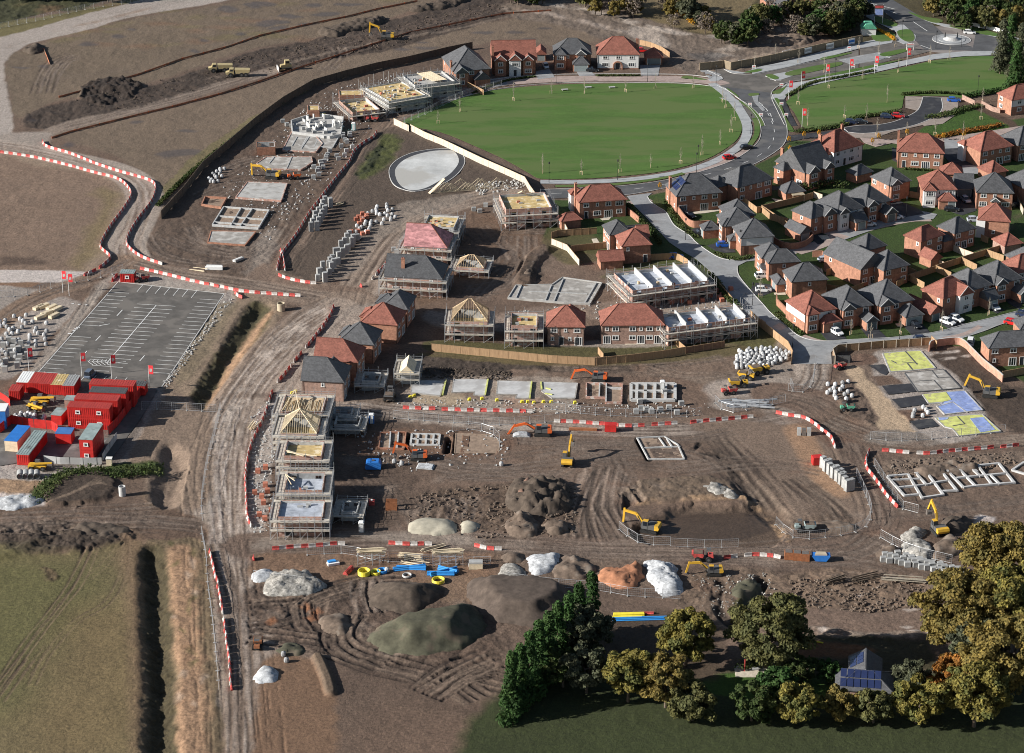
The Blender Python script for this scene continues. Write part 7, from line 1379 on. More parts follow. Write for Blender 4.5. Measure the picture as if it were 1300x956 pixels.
for i,(lb,p,h,m,s) in enumerate([('big dark spoil heap under the yellow digger arm by the block store',[(1182,700),(1186,690),(1200,684),(1215,682),(1225,690),(1222,702),(1205,712),(1188,710)],2.8,'soil',3.5),('dark spoil heap behind the right-hand yellow digger',[(1190,670),(1200,660),(1220,658),(1232,664),(1225,674),(1205,678)],2.4,'soil_dark',3),('grey lumpy soil heap left of the yellow digger',[(1145,678),(1155,671),(1172,673),(1176,682),(1160,690),(1146,686)],2.2,'gravel',3),('heap of white broken concrete by the block store',[(1145,690),(1160,685),(1178,690),(1188,700),(1178,710),(1160,708),(1146,698)],1.3,'rock_pale',2),
 ('brown earth heap left of the concrete pipes',[(1112,700),(1122,692),(1136,694),(1142,702),(1130,710),(1115,708)],1.4,'soil',3),('dark earth heap by the big oaks',[(1180,742),(1192,738),(1204,742),(1202,754),(1188,756)],1.6,'soil_dark',2.5),('low ridge of clods at the edge of the brown basin',[(1030,668),(1045,662),(1075,664),(1088,672),(1070,676),(1040,675)],1.1,'soil',2),('spoil ridge beside the narrow trench',[(932,745),(945,738),(960,740),(958,752),(940,762),(930,756)],1.6,'soil_green',2.5),
 ('long dark spoil bank beyond the bulldozer',[(405,40),(440,30),(480,22),(492,26),(470,36),(430,46),(410,46)],2.6,'soil_dark',4),('second dark spoil bank at the top of the strip',[(520,12),(560,2),(595,-2),(590,4),(560,12),(530,16)],2.4,'soil_dark',4),('black spoil heap beside the far pale road',[(30,66),(42,57),(56,58),(55,66),(42,70)],2.2,'soil_dark',3),
 ('brown spoil bank behind the hoarding',[(955,44),(975,38),(1010,40),(1035,48),(1028,56),(990,56),(960,54)],2.6,'soil',4),('white stone tip beside the lower-left compound track',[(-10,644),(0,633),(25,629),(48,632),(54,638),(40,644),(10,648)],1.8,'limestone',3),('dark churned earth bank above the lower-left field',[(88,672),(110,664),(150,666),(166,672),(160,684),(130,692),(95,688)],1.2,'soil_dark',4),('grey sand heap on the lower-left hard standing',[(322,856),(330,848),(348,848),(358,856),(350,866),(328,868)],1.3,'limestone',2.5),('tan soil heap by the white sack on the lower-left hard standing',[(350,824),(362,817),(380,817),(388,824),(378,832),(356,832)],1.2,'soil_green',3),
 ('bright ochre bank of soil edging the pit mound behind the houses',[(664,360),(668,340),(682,322),(690,322),(682,342),(676,360)],1.6,'soil',2.5),('spoil bank by the new ring beams',[(1160,598),(1180,590),(1225,586),(1250,592),(1230,602),(1180,606)],1.2,'soil',2.5)]): heap(lb,p,h,m,30+i,s,1.0 if h>1.1 else .6)
# ================= MACHINES =================
def excavator(label,px,py,hd,col='orange',pose=(1.0,-1.0),s=1.0,sl=0.0):
 x,y=G(px,py); t=thing('excavator',label,'excavator',(x,y,max(-1.2,gz(x,y))),R(hd)); t.scale=(s*.86,)*3
 for yy in(-1.05,1.05):
  b=MB(); prof=[(-1.9,.35),(-1.6,.05),(1.6,.05),(1.9,.35),(1.7,.72),(-1.7,.72)]; b.extrude_y(prof,yy-.28,yy+.28); tr=b.build('track','rubber',t); c=MB(); c.box(-1.4,1.4,yy-.2,yy+.2,.5,.62); c.build('track_frame','machgrey',tr)
 b=MB(); b.tube((0,0,.6),(0,0,.95),.7,12); b.build('turntable','machgrey',t)
 b=MB(); b.extrude_y([(-1.3,.95),(1.4,.95),(1.4,1.35),(.2,1.9),(-1.3,1.95)],-1.25,.35); b.box(-1.3,.1,.36,1.25,.95,1.9); b.build('engine_deck','machgrey',t)
 b=MB(); b.extrude_y([(-2.2,1.0),(-1.3,.95),(-1.3,2.05),(-2.1,2.0),(-2.35,1.5)],-1.28,1.28); b.build('counterweight',col,t)
 b=MB(); b.extrude_y([(.15,1.0),(1.55,1.0),(1.65,1.7),(1.25,2.85),(.15,2.85)],.38,1.28); c=b.build('cab','machgrey',t); g=MB(); g.box(.3,1.15,1.285,1.30,1.75,2.7); g.box(.3,1.15,.36,.378,1.75,2.7); g.extrude_y([(1.42,1.85),(1.64,1.85),(1.27,2.75),(1.1,2.75)],.5,1.16) ; g.build('cab_window','glass',c); r=MB(); r.box(.1,1.25,.36,1.3,2.852,2.93); r.build('cab_roof',col,c)
 a1,a2=pose; P0=(1.2,0,1.4); L=2.9; P1=(P0[0]+L*math.cos(a1),0,P0[2]+L*math.sin(a1)); a1b=a1-.75; P2=(P1[0]+2.7*math.cos(a1b),0,P1[2]+2.7*math.sin(a1b)); P3=(P2[0]+2.9*math.cos(a2),0,P2[2]+2.9*math.sin(a2))
 b=MB(); b.bar(P0,P1,.38,.6); b.bar(P1,P2,.36,.55); bo=b.build('boom',col,t); b=MB(); b.tube((1.5,.25,1.1),(P1[0]-.3,.25,P1[2]-.3),.09,6); b.tube((1.5,-.25,1.1),(P1[0]-.3,-.25,P1[2]-.3),.09,6); b.build('ram','steel',bo)
 b=MB(); q=(P2[0]-.5*math.cos(a2),0,P2[2]-.5*math.sin(a2)); b.bar(q,P3,.3,.42); b.build('arm',col,t)
 b=MB(); c0=P3[0],P3[2]; b.extrude_y([(c0[0]+.15,c0[1]+.1),(c0[0]-.2,c0[1]+.15),(c0[0]-.85,c0[1]-.25),(c0[0]-.95,c0[1]-.75),(c0[0]-.5,c0[1]-1.0),(c0[0]+.1,c0[1]-.8),(c0[0]-.3,c0[1]-.55),(c0[0]-.1,c0[1]-.2)],-.55,.55); b.build('bucket','steel',t); return t
excavator('orange excavator digging trenches left of the fenced trench footings',531,583,178,'orange',(.95,-1.35),1.05)
excavator('orange excavator with outstretched arm between the brown fence and the foundations',760,483,172,'orange',(.55,-1.2),1.05)
excavator('orange excavator reaching over white sheeting beside the cross road',688,552,178,'orange',(.5,-1.0),1.15)
excavator('yellow and black excavator with its arm raised away, alone in mid site',721,590,80,'yellow',(1.15,-.9),1.1)
excavator('black-armed yellow excavator at the edge of the wet pit',825,668,160,'yellow',(.9,-1.5),1.15)
excavator('small yellow excavator below the wet pit near the long white heap',906,729,180,'yellow',(.7,-1.3),.95)
excavator('yellow excavator with arm pointing steeply up by the dark spoil heaps',1192,677,105,'yellow',(1.2,-1.1),1.15)
excavator('yellow excavator reaching from dark soil to the blue insulated base',1257,503,165,'yellow',(1.05,-1.25),1.15)
excavator('yellow excavator with long arm among the upper plot slabs',346,226,168,'yellow',(.75,-1.6),1.2)
excavator('far yellow excavator on the stripped strip, arm reaching down',491,50,178,'yellow',(1.1,-1.5),1.3)
def wheels(t,ps,r,w):
 me=MB(); me.tube((0,-w/2,0),(0,w/2,0),r,14); k=('wheel',round(r,2),round(w,2))
 if k not in _wm: _wm[k]=(me.mesh('wheel','rubber'),MB().tube((0,-w/2-.02,0),(0,w/2+.02,0),r*.45,10).mesh('rim','machgrey'))
 for p in ps: a=inst('wheel',_wm[k][0],t,(p[0],p[1],r)); inst('rim',_wm[k][1],a)
def dumper(label,px,py,hd,col='yellow',s=1.0,cat='dumper',name='site_dumper'):
 x,y=G(px,py); t=thing(name,label,cat,(x,y,0),R(hd)); t.scale=(s*.88,)*3; wheels(t,[(1.2,.95),(1.2,-.95),(-1.1,.95),(-1.1,-.95)],.62,.5)
 b=MB(); b.box(-1.9,1.7,-.55,.55,.55,.95); b.build('chassis','machgrey',t)
 b=MB(); b.extrude_y([(.1,1.0),(1.9,1.0),(2.5,1.75),(2.3,1.85),(.1,1.9),(-.1,1.7)],-1.05,1.05); sk=b.build('skip',col,t); c=MB(); c.box(.15,2.1,-.9,.9,1.905,1.93); c.build('load','soil',sk)
 b=MB(); b.extrude_y([(-2.1,.9),(-.9,.9),(-.9,1.55),(-2.0,1.6)],-.7,.7); b.build('engine_cover',col,t)
 b=MB();
 for yy in(-.5,.5): b.bar((-.5,yy,.9),(-.7,yy,2.6),.08); b.bar((-.7,yy,2.6),(-1.5,yy,2.6),.08)
 b.box(-1.5,-.6,-.6,.6,2.6,2.68); b.build('roll_frame','machgrey',t); b=MB(); b.box(-1.1,-.6,-.3,.3,.95,1.35); b.box(-1.2,-1.08,-.3,.3,1.3,1.8); b.build('seat','rubber',t); return t
dumper('yellow dumper parked below the bulk bags, nearer the steel stack',938,491,185,s=1.15); dumper('yellow dumper parked close under the bulk bags',965,474,200,s=1.25); dumper('yellow dumper behind the other two by the bulk bags',948,481,160,s=1.0)
dumper('muddy dumper seen from behind by the first pale slab',495,507,265,'machgrey',1.2); dumper('small orange dumper beside the long-armed excavator in the upper plots',373,227,10,'orange',1.0); dumper('small green roller dumper on the earth beside the sand lane',1075,521,0,'netgreen',.85); dumper('little red dumper at the top of the sand lane',1066,468,30,'redp',.8); dumper('little red dumper near the stack of steel',925,500,10,'redp',.95); dumper('small red dumper by the upper plots road',472,154,0,'redp',1)
dumper('dark dumper laden with rust-coloured load in the lower-left corner',327,822,90,'rust',.9); dumper('red and black roller near the gate cabin',180,357,20,'redp',.95); dumper('red dumper beside the lower small yellow digger',893,711,175,'redp',1.1)
dumper('grey-green water bowser dumper by the lower bend fence',1021,674,0,'cabroof',1.1)
def telehandler(label,px,py,hd,ang=.1,s=1.0):
 x,y=G(px,py); t=thing('telehandler',label,'telehandler',(x,y,0),R(hd)); t.scale=(s*.85,)*3; wheels(t,[(1.5,.9),(1.5,-.9),(-1.4,.9),(-1.4,-.9)],.62,.42)
 b=MB(); b.extrude_y([(-2.3,.6),(2.1,.6),(2.1,1.0),(.6,1.1),(-2.3,1.25)],-.6,.6); b.build('chassis','yellow',t); b=MB(); b.extrude_y([(-.6,.9),(.8,.9),(.8,1.6),(.5,2.4),(-.6,2.4)],.1,.95); c=b.build('cab','machgrey',t); g=MB(); g.box(-.5,.5,.952,.965,1.5,2.3); g.build('cab_window','glass',c)
 for yy in((.9),(-.9)):
  for xx in(1.5,-1.4): b=MB(); b.box(xx-.75,xx+.75,yy-.25,yy+.25,1.27,1.36); b.build('mudguard','yellow',t)
 b=MB(); p=(-2.0,-.35,1.6); q=(p[0]+5.8*math.cos(ang),-.35,p[2]+5.8*math.sin(ang)); b.bar(p,q,.32,.4); b.build('boom','yellow',t); b=MB(); b.box(q[0],q[0]+.15,-.9,.5,q[2]-1.0,q[2]-.1);
 for yy in(-.7,.2): b.box(q[0]+.15,q[0]+1.2,yy,yy+.12,q[2]-1.0,q[2]-.94)
 b.build('fork','steel',t); return t
telehandler('yellow telehandler in the red compound, farther of the pair',51,513,-12,.12,1.15); telehandler('yellow telehandler in the red compound, nearer of the pair',44,521,-40,.05,1.0); telehandler('yellow telehandler outside the compound by the red container',48,596,-5,.08,1.05)
for lb,px,hd in (('sand-coloured articulated dump truck, left of the far pair',281,188),('sand-coloured articulated dump truck, right of the far pair',303,184)):
 x,y=G(px,91 if px<290 else 97); t=thing('dump_truck',lb,'dump truck',(x,y,0),R(hd),'far dump trucks'); t.scale=(.85,)*3; wheels(t,[(3,1.2),(3,-1.2),(-1.2,1.2),(-1.2,-1.2),(-2.8,1.2),(-2.8,-1.2)],.9,.65)
 b=MB(); b.extrude_y([(-4.3,2.2),(-3.4,1.5),(1.0,1.5),(1.4,3.1),(-4.4,2.9)],-1.4,1.4); b.build('tipper_body','sandyel',t); b=MB(); b.extrude_y([(1.7,1.1),(4.8,1.1),(4.9,1.9),(3.6,2.2),(3.3,3.3),(1.8,3.3)],-1.2,1.2); c=b.build('cab','sandyel',t); g=MB(); g.box(2.0,3.1,-1.22,1.22,2.35,3.1); g.build('cab_window','glass',c); b=MB(); b.box(-3.5,4,-.5,.5,.8,1.45); b.build('chassis','machgrey',t)
x,y=G(363,89); t=thing('bulldozer','sand-coloured bulldozer pushing soil on the stripped strip','bulldozer',(x,y,0),R(195))
for yy in(-1.1,1.1): b=MB(); b.extrude_y([(-2,.4),(-1.6,.05),(1.6,.05),(2,.4),(1.5,1.0),(-1.5,1.2)],yy-.3,yy+.3); b.build('track','rubber',t)
b=MB(); b.extrude_y([(-1.8,1.0),(1.8,1.0),(1.8,1.9),(.2,2.1),(-1.8,2.0)],-.8,.8); b.build('engine_cover','sandyel',t); b=MB(); b.box(-1.2,.3,-.85,.85,2.05,3.4); c=b.build('cab','sandyel',t); g=MB(); g.box(-1.0,.1,-.87,.87,2.5,3.2); g.build('cab_window','glass',c); b=MB(); b.extrude_y([(2.5,.1),(2.7,.1),(2.75,.7),(2.7,1.5),(2.5,1.5),(2.55,.7)],-2.0,2.0); b.build('blade','concrete_pale',t)
b=MB(); b.bar((.5,-1.5,.7),(2.5,-1.5,.6),.15,.25); b.bar((.5,1.5,.7),(2.5,1.5,.6),.15,.25); b.build('blade_arm','sandyel',t)
# ================= CARS =================
CARC={'white':(.75,.75,.74),'black':(.012,.013,.016),'blue':(.02,.10,.42),'red':(.55,.02,.02),'navy':(.015,.025,.06),'silver':(.42,.45,.50),'grey':(.12,.15,.20)}
_cm={}
def loft(mb,secs):
 """cross sections (x, half-width bottom, half-width top, z0, z1) joined into one shell"""
 b=len(mb.v)
 for x,w0,w1,z0,z1 in secs: mb.v+=[(x,-w0,z0),(x,w0,z0),(x,w1,z1),(x,-w1,z1)]
 n=len(secs)
 for i in range(n-1):
  for j in range(4): a=b+i*4+j; c=b+i*4+(j+1)%4; mb.f.append((a,c,c+4,a+4))
 mb.f+=[(b,b+3,b+2,b+1),(b+4*n-4,b+4*n-3,b+4*n-2,b+4*n-1)]
def car(label,px,py,hd,col='white',kind='hatch'):
 k=(col,kind)
 if k not in _cm:
  m=mat('car_'+col,CARC[col],.22,.03,1,spec=.6); b=MB(); g=MB(); L=2.1
  van=kind=='van'
  loft(b,[(-L,.70,.68,.35,.75),(-L+.12,.84,.80,.26,.92),(-1.1,.88,.84,.22,.95),(.7,.88,.84,.22,.92),(1.5,.86,.78,.24,.80),(L-.1,.78,.68,.30,.66),(L,.62,.55,.38,.58)])
  h=1.95 if van else 1.46
  loft(g,[(-L+.12,.78,.70,.90,.92+ (h-.95)*.1),(-L+.55 if not van else -L+.2,.80,.64,.90,h-.06),(.15,.80,.64,.90,h-.04),(1.05,.78,.70,.88,.92)])
  r=MB(); loft(r,[(-L+.48 if not van else -L+.16,.62,.58,h-.08,h-.02),(-.3,.66,.62,h-.06,h+.03),(.22,.62,.58,h-.08,h-.02)])
  for s in(-1,1):
   for xx in(-L+.75,-.35,.45): r.bar((xx,s*.80,.90),(xx+(-.12 if xx>0 else .08),s*.655,h-.05),.07,.05)
  hl=MB(); hl.box(-.1,.06,-.16,.16,-.07,.07)
  for q in(b,g,r): q.sm=False
  _cm[k]=(b.mesh('car_body',m),g.mesh('window','glass'),r.mesh('roof',m),hl.mesh('headlight','wrap'))
 B,Gm,Rm,Hm=_cm[k]; x,y=G(px,py); t=thing('parked_car',label,'van' if kind=='van' else 'car',(x,y,.07),R(hd)); inst('body',B,t); inst('window',Gm,t); inst('roof',Rm,t)
 wheels(t,[(1.3,.80),(1.3,-.80),(-1.25,.80),(-1.25,-.80)],.32,.2)
 for s in(-.6,.6): inst('headlight',Hm,t,(2.0,s,.6))
 return t
for a in [('white car on the drive beside the slate garage, upper of two',968,352,8,'white'),('white car on the drive beside the slate garage, lower of two',969,370,-3,'white'),('black car on the drive below the walled solar-roof garden',893,297,20,'black'),('bright blue car on the drive beside the white-clad slate house',919,313,5,'blue'),('white car in front of the red-roofed corner house',1062,424,-60,'white'),
 ('black car before the hipped double garage',1162,415,-70,'black'),('white car nearest the street beside the white-gabled house',1203,411,-45,'white'),('white car parked closer to the white-gabled house door',1214,407,-50,'white'),('white car in front of the white-timbered slate house',1262,392,-70,'white'),('red car on the street by the walled house',1285,412,-30,'red'),('dark car at the picture edge on the street',1300,402,-30,'navy'),('white van by the curved red brick wall',1232,437,75,'white','van'),
 ('dark blue car on the street behind the ribbed fence',1170,433,5,'navy'),('white car behind the long low slate house wall',1053,329,20,'white'),('silver car beside the white one behind the long low slate house',1048,332,15,'silver'),('white car on the pink lane before the curved wall row',1088,288,15,'white'),('second white car on the pink lane, nearer the turning head',1103,287,10,'white'),('white car parked in the turning head by the plum roof',1137,278,10,'white'),
 ('red car beside the timbered slate house above the turning head',1124,256,-40,'red'),('black car in front of the white-bayed house',1208,268,-10,'black'),('silver car under the dark carport',1226,256,-75,'silver'),('pale car beside the square brick house with white corner',1237,281,0,'silver'),('white car on the drive between timbered and slate-roofed far houses',693,86,-80,'white'),('black car in front of the pale garage door by the white far house',752,91,-5,'black'),('red car behind the white far house by its garage',815,66,0,'red'),
 ('red car driving on the spine road beside the oval',926,202,20,'red'),('dark car following on the spine road, nearer the junction',948,189,25,'black'),('white car on the roundabout',1231,43,-8,'white'),('red car in the small landscaped car park',1140,149,-8,'red'),('dark car beside the red one in the small car park',1126,150,-8,'navy'),('dark car at the end bay of the small car park, left of a pair',1081,157,-5,'navy'),('dark car at the end bay of the small car park, right of a pair',1093,157,-5,'black'),
 ('blue car in shade behind the upper party-walled shell',858,328,5,'blue'),('dark car in the walled garden drive of the solar-roofed house',875,276,-50,'black'),('blue-grey van alone in the marked site car park',115,478,75,'grey','van'),('blue car in the farthest bay of the small car park',1211,129,-5,'blue'),('pale car by the far brick house behind the trees',958,14,-5,'silver'),('navy car under the trees near the white railing',1256,34,-10,'navy'),('dark car under the trees, next to the navy one',1270,35,-10,'black'),('dark car left of the navy one under the trees',1243,31,-10,'black'),('dark car beside the high hipped house by the white railings',1290,262,20,'black')]: car(*a)
# ================= MATERIALS AND STORES =================
def packmesh(w,d,h,m,name,straps=True):
 b=MB(); b.box(-w/2,w/2,-d/2,d/2,.08,h); b.box(-w/2,w/2,-d/2,-d/2+.12,0,.08); b.box(-w/2,w/2,d/2-.12,d/2,0,.08)
 if straps:
  for q in(-.25,.25): b.box(-w/2-.015,w/2+.015,q*d-.03,q*d+.03,.09,h+.015)
 return b.mesh(name,m)
def bagmesh():
 b=MB(); n=8
 for k,(r,z) in enumerate([(.40,0),(.52,.2),(.54,.55),(.48,.85),(.3,.95),(.12,1.08)]):
  for i in range(n): t=2*PI*i/n+PI/8; c=max(abs(math.cos(t)),abs(math.sin(t))); b.v.append((r*math.cos(t)/c*.9,r*math.sin(t)/c*.9,z))
 for k in range(5):
  for i in range(n): a=k*n+i; c=k*n+(i+1)%n; b.f.append((a,c,c+n,a+n))
 b.f.append(tuple(range(n))[::-1]); b.f.append(tuple(range(5*n,6*n))); return b.mesh('bulk_bag','bag')
PKM={'block':packmesh(1.2,.95,1.1,'wrap','block_pack'),'block3':packmesh(1.15,.95,2.7,'wrap','block_pack'),'block2':packmesh(1.15,.95,1.8,'wrap','block_pack'),'brick':packmesh(1.05,1.0,1.0,'brickpack','brick_pack'),'bag':bagmesh(),'timber':packmesh(3.2,1.1,.8,'timber_pale','timber_pack'),'concrete':packmesh(1.2,.9,1.5,'concrete','block_pack')}
def put(kind,name,label,cat,group,pts,a=0,jit=.15,z=0,seed=1):
 rn=random.Random(seed)
 for p in pts:
  x,y=G(*p) if len(p)==2 else (p[0],p[1]); o=inst(name,PKM['block2' if kind=='block3' and rn.random()<.35 else kind],None,(x+rn.uniform(-jit,jit),y+rn.uniform(-jit,jit),max(0,gz(x,y))+z),R(a)+rn.uniform(-.12,.12)); meta(o,label,cat,group)
def grid(a,b,n,m,off):
 """n columns from a to b, m rows displaced by off (pixels)"""
 return [(a[0]+(b[0]-a[0])*i/max(1,n-1)+off[0]*j,a[1]+(b[1]-a[1])*i/max(1,n-1)+off[1]*j) for j in range(m) for i in range(n)]
put('block3','block_stack','tall stack of wrapped grey blocks in the rows beside the upper haul road','block stack','wrapped block stacks by the upper road',grid((402,357),(443,304),13,2,(9,1)),20,.45)
put('block3','block_stack','tall stack of grey blocks in the shorter store inside the dark plot','block stack','block stacks on the dark plot',grid((401,292),(421,258),8,2,(-8,2)),20,.45,seed=2)
put('block3','block_stack','stack of wrapped blocks forming the wall beside the right bend','block stack','block stacks by the right bend',grid((1048,592),(1080,622),8,2,(-4,1.5)),30,seed=3)
put('block','block_pack','pack of pale blocks in the store below the dark spoil heaps','block pack','block packs near the big oaks',grid((1122,712),(1222,733),14,2,(1,-5))+grid((1140,706),(1200,722),8,1,(0,0)),8,.3,seed=4)
def inpoly(pts,n,seed,mind=1.05):
 P=GG(pts); rn=random.Random(seed); xs=[p[0] for p in P]; ys=[p[1] for p in P]; out=[]; tr=0
 while len(out)<n and tr<4000:
  tr+=1; x,y=rn.uniform(min(xs),max(xs)),rn.uniform(min(ys),max(ys)); c=False
  for i in range(len(P)):
   a,b=P[i],P[i-1]
   if (a[1]>y)!=(b[1]>y) and x<(b[0]-a[0])*(y-a[1])/(b[1]-a[1])+a[0]: c=not c
  if c and all(math.dist((x,y),q[:2])>mind for q in out): out.append((x,y,0))
 return out
put('bag','bulk_bag','white bulk bag in the big cluster below the estate road','bulk bag','bulk bags below the estate road',inpoly([(930,468),(938,447),(960,443),(985,444),(1003,450),(998,458),(975,466),(950,470)],90,5),0,0,seed=5)
put('bag','bulk_bag','white bulk bag among the bricks on the upper road side','bulk bag','bulk bags by the upper road',inpoly([(450,290),(470,268),(488,260),(510,268),(500,280),(478,290),(460,305),(445,305)],34,6),seed=6)
put('brick','brick_pack','red brick pack among the bags on the upper road side','brick pack','brick packs by the upper road',inpoly([(452,280),(462,270),(470,274),(458,288)],8,7,1.3)+inpoly([(445,296),(470,290),(466,302),(446,306)],6,8,1.3),20,seed=7)
put('bag','bulk_bag','pale sack in shade by the long dark fence','bulk bag','sacks by the dark fence',inpoly([(262,230),(275,215),(290,216),(288,228),(272,234)],14,9),seed=9)
put('bag','bulk_bag','white sack in the storage yard beside the left edge','bulk bag','sacks in the left storage yard',inpoly([(-5,408),(30,400),(60,412),(62,440),(40,450),(0,470)],46,10,1.4),seed=10)
put('concrete','block_pack','grey concrete pack in the storage yard beside the left edge','block pack','packs in the left storage yard',inpoly([(-5,440),(25,430),(40,450),(20,470),(-5,475)],20,11,1.5),10,seed=11)
put('timber','timber_pack','long wrapped load on the hard standing of the left storage yard','timber pack','wrapped loads in the left storage yard',[(49,392),(56,390),(66,392),(72,394),(60,399),(68,402),(52,404)],55,.2,seed=12)
put('bag','bulk_bag','white sack between the compound containers and huts','bulk bag','sacks in the red compound',inpoly([(12,532),(30,525),(60,530),(62,538),(30,540),(14,540)],24,13,.9),seed=13)
put('brick','brick_pack','small pack of bricks or blocks by the unfinished column','brick pack','packs beside the unfinished column',[(325,628),(331,632),(336,618),(334,640),(341,625),(330,655),(336,660),(344,650),(329,600),(338,596)],5,.3,seed=14)
put('block','block_pack','pack of blocks on the gravel by the tiled shells','block pack','packs beside the tiled shells',[(498,318),(505,322),(500,330),(508,310),(514,306),(497,338),(492,345),(505,338),(512,318),(520,300),(530,294),(545,284),(555,280),(600,268),(610,270),(618,262)],5,.4,seed=15)
put('block','block_pack','pack of blocks on the slabs of the upper plots','block pack','packs on the upper plots',inpoly([(395,205),(440,180),(450,190),(420,212),(400,220)],14,16,1.6)+inpoly([(355,150),(400,170),(450,165),(440,180),(380,180)],14,17,1.8)+inpoly([(395,215),(415,205),(410,225),(395,232)],6,18,1.5),15,seed=16)
put('bag','bulk_bag','white sack beside the sand lane of the insulated bases','bulk bag','sacks by the sand lane',inpoly([(1050,490),(1065,482),(1080,488),(1082,508),(1060,512),(1050,500)],16,19,1.4)+inpoly([(1155,520),(1175,518),(1180,528),(1160,532)],7,20,1.3),seed=19)
put('brick','brick_pack','brick pack before the party-walled terrace','brick pack','brick packs between the terraces',inpoly([(850,372),(930,366),(925,384),(850,388)],18,21,1.6),10,seed=21)
put('block','block_pack','grey pack near the block-pad foundation','block pack','packs by the block-pad foundation',[(806,524),(812,520),(820,522),(828,525),(838,523),(848,520),(858,526),(866,515),(842,500),(812,512)],10,.3,seed=22)
put('bag','bulk_bag','yellow-topped white bag near the trench digger','bulk bag','odd sacks on the open ground',[(635,592),(502,588),(510,590),(364,840),(362,832),(598,720),(492,725)],0,.3,seed=23)
def bundle(label,name,cat,k,a,b,r,n,m,group=None,z0=0):
 p,q=G(*T(k,*a)),G(*T(k,*b)); t=thing(name,label,cat,(p[0],p[1],z0),math.atan2(q[1]-p[1],q[0]-p[0]),group); L=math.dist(p,q); i=0; row=0; w=max(1,int(math.ceil(n**.5*1.3)))
 while i<n:
  for c in range(w-row if w-row>0 else 1):
   if i>=n: break
   x=MB(); x.tube((0,(c+row*.5)*r*2.05,r+row*r*1.8),(L,(c+row*.5)*r*2.05,r+row*r*1.8),r,8); x.build('pipe',m,t); i+=1
  row+=1
for i,(a,b,m) in enumerate([((590,270),(830,245),'sky_pipe'),((610,255),(830,262),'sky_pipe'),((840,300),(1045,300),'sky_pipe'),((870,310),(1070,262),'sky_pipe'),((920,255),(1060,290),'sky_pipe')]): bundle(['bundle of blue pipes lying by the timber racks, left pair upper','bundle of blue pipes lying by the timber racks, left pair lower','bundle of blue pipes right of the grey blocks, lower','bundle of blue pipes slanting beside the yellow coil','short bundle of blue pipes pointing at the white panels'][i],'pipe_bundle','pipes','Z4',a,b,.16,8,m)
for lb,k,a,b,m,n in [('yellow pipe bundle lying before the dark conifers, upper','',(779,783),(818,782),'lemon',7),('yellow pipe bundle lying before the dark conifers, lower','',(778,786),(815,785),'lemon',5),('blue pipe bundle lying below the yellow pipes','',(778,789),(850,787),'sky_pipe',8),('short red pipe bundle on top of the yellow and blue pipes','',(815,780),(830,780),'redp',4),('red pipe bundle beside the yellow coils','Z4',(240,300),(290,250),'redp',9),('yellow pole lying on grass below the big tree','',(1018,812),(1045,817),'lemon',1)]: bundle(lb,'pipe_bundle','pipes',k,a,b,.14,n,m)
for i in range(16):
 a=(545+i*20,475+ (i%5)*12); bundle('bundle of grey galvanised steel poles in the fenced steel stack','pole_bundle','steel poles','M3',a,(a[0]+140,a[1]-18+(i%3)*14),.09,5,'galv','steel pole bundles in the fenced stack',z0=.15*(i%3))
def coil(label,k,p,Rr,m,n=4):
 x,y=G(*T(k,*p)); t=thing('pipe_coil',label,'pipe coil',(x,y,0));
 for j in range(n): b=MB(); b.torus((0,0,.12+.2*j),Rr,.13,22,6); b.build('pipe_turn',m,t)
for a in [('biggest yellow pipe coil by the blue pipes','Z4',(368,292),1.15,'lemon',5),('yellow pipe coil right of the biggest one','Z4',(455,285),.95,'lemon',3),('small blue pipe coil between yellow coils and white sack','Z4',(505,275),.9,'sky_pipe',3),('yellow pipe coil lying below the blue bundles','Z4',(925,345),1.2,'lemon',3),('pale pipe coil by the grey blocks','Z4',(690,305),.85,'concrete_pale',2)]: coil(*a)
def timberstack(label,k,a,b,n,m='timber_pale',legs=False,h=.6):
 p,q=G(*T(k,*a)),G(*T(k,*b)); t=thing('timber_stack',label,'timber',(p[0],p[1],0),math.atan2(q[1]-p[1],q[0]-p[0])); L=math.dist(p,q); z=2.4 if legs else 0; rn=random.Random(n)
 for j in range(n): b_=MB(); yy=rn.uniform(0,1.6); b_.bar((rn.uniform(-.4,.3),yy,z+.12+j*.1),(L+rn.uniform(-.6,.4),yy+rn.uniform(-.4,.4),z+.12+j*.1+rn.uniform(0,.2)),.14,.12); b_.build('plank',m,t)
 if legs:
  for u in np.arange(0,L+.1,max(1.5,L/4)):
   for v in(0,1.7): inst('leg',pole(2.5 if not legs==2 else 3.2),t,(u,v,0))
  r=MB()
  for u in(0,L): r.bar((u,0,2.3),(u,1.7,2.3),.08)
  for v in(0,1.7): r.bar((0,v,2.3),(L,v,2.3),.08); r.bar((0,v,.3),(L,v,2.2),.06)
  r.build('rail','galv',t)
timberstack('steel rack holding long pale timbers beside the lower haul road','Z4',(320,225),(525,225),12,legs=1); timberstack('steel rack heaped with cream roof trusses','Z4',(885,235),(1110,230),12,legs=1); timberstack('loose pile of pale timbers on the ground between two racks','Z4',(620,180),(800,200),10); timberstack('two long cream boards beside the heaped rack','Z4',(640,215),(830,245),4); timberstack('cream planks leaning by the racks','Z4',(820,140),(985,95),6)
timberstack('small pile of pale timber beside the haul road barriers','R',(100,820),(160,760),10); timberstack('timber pile by the far end of the upper road','Q',(-300,20),(-250,0),6); timberstack('pale beams lying along the lower verge of the junction','O2',(70,610),(170,625),3); timberstack('rough logs and roots heaped in the lower right','',(1050,745),(1075,738),12,'bark'); timberstack('rough logs crossing beside the root heap','',(1085,742),(1120,735),10,'bark'); timberstack('long branches lying on the cleared ground','',(1120,738),(1175,742),9,'bark_pale')
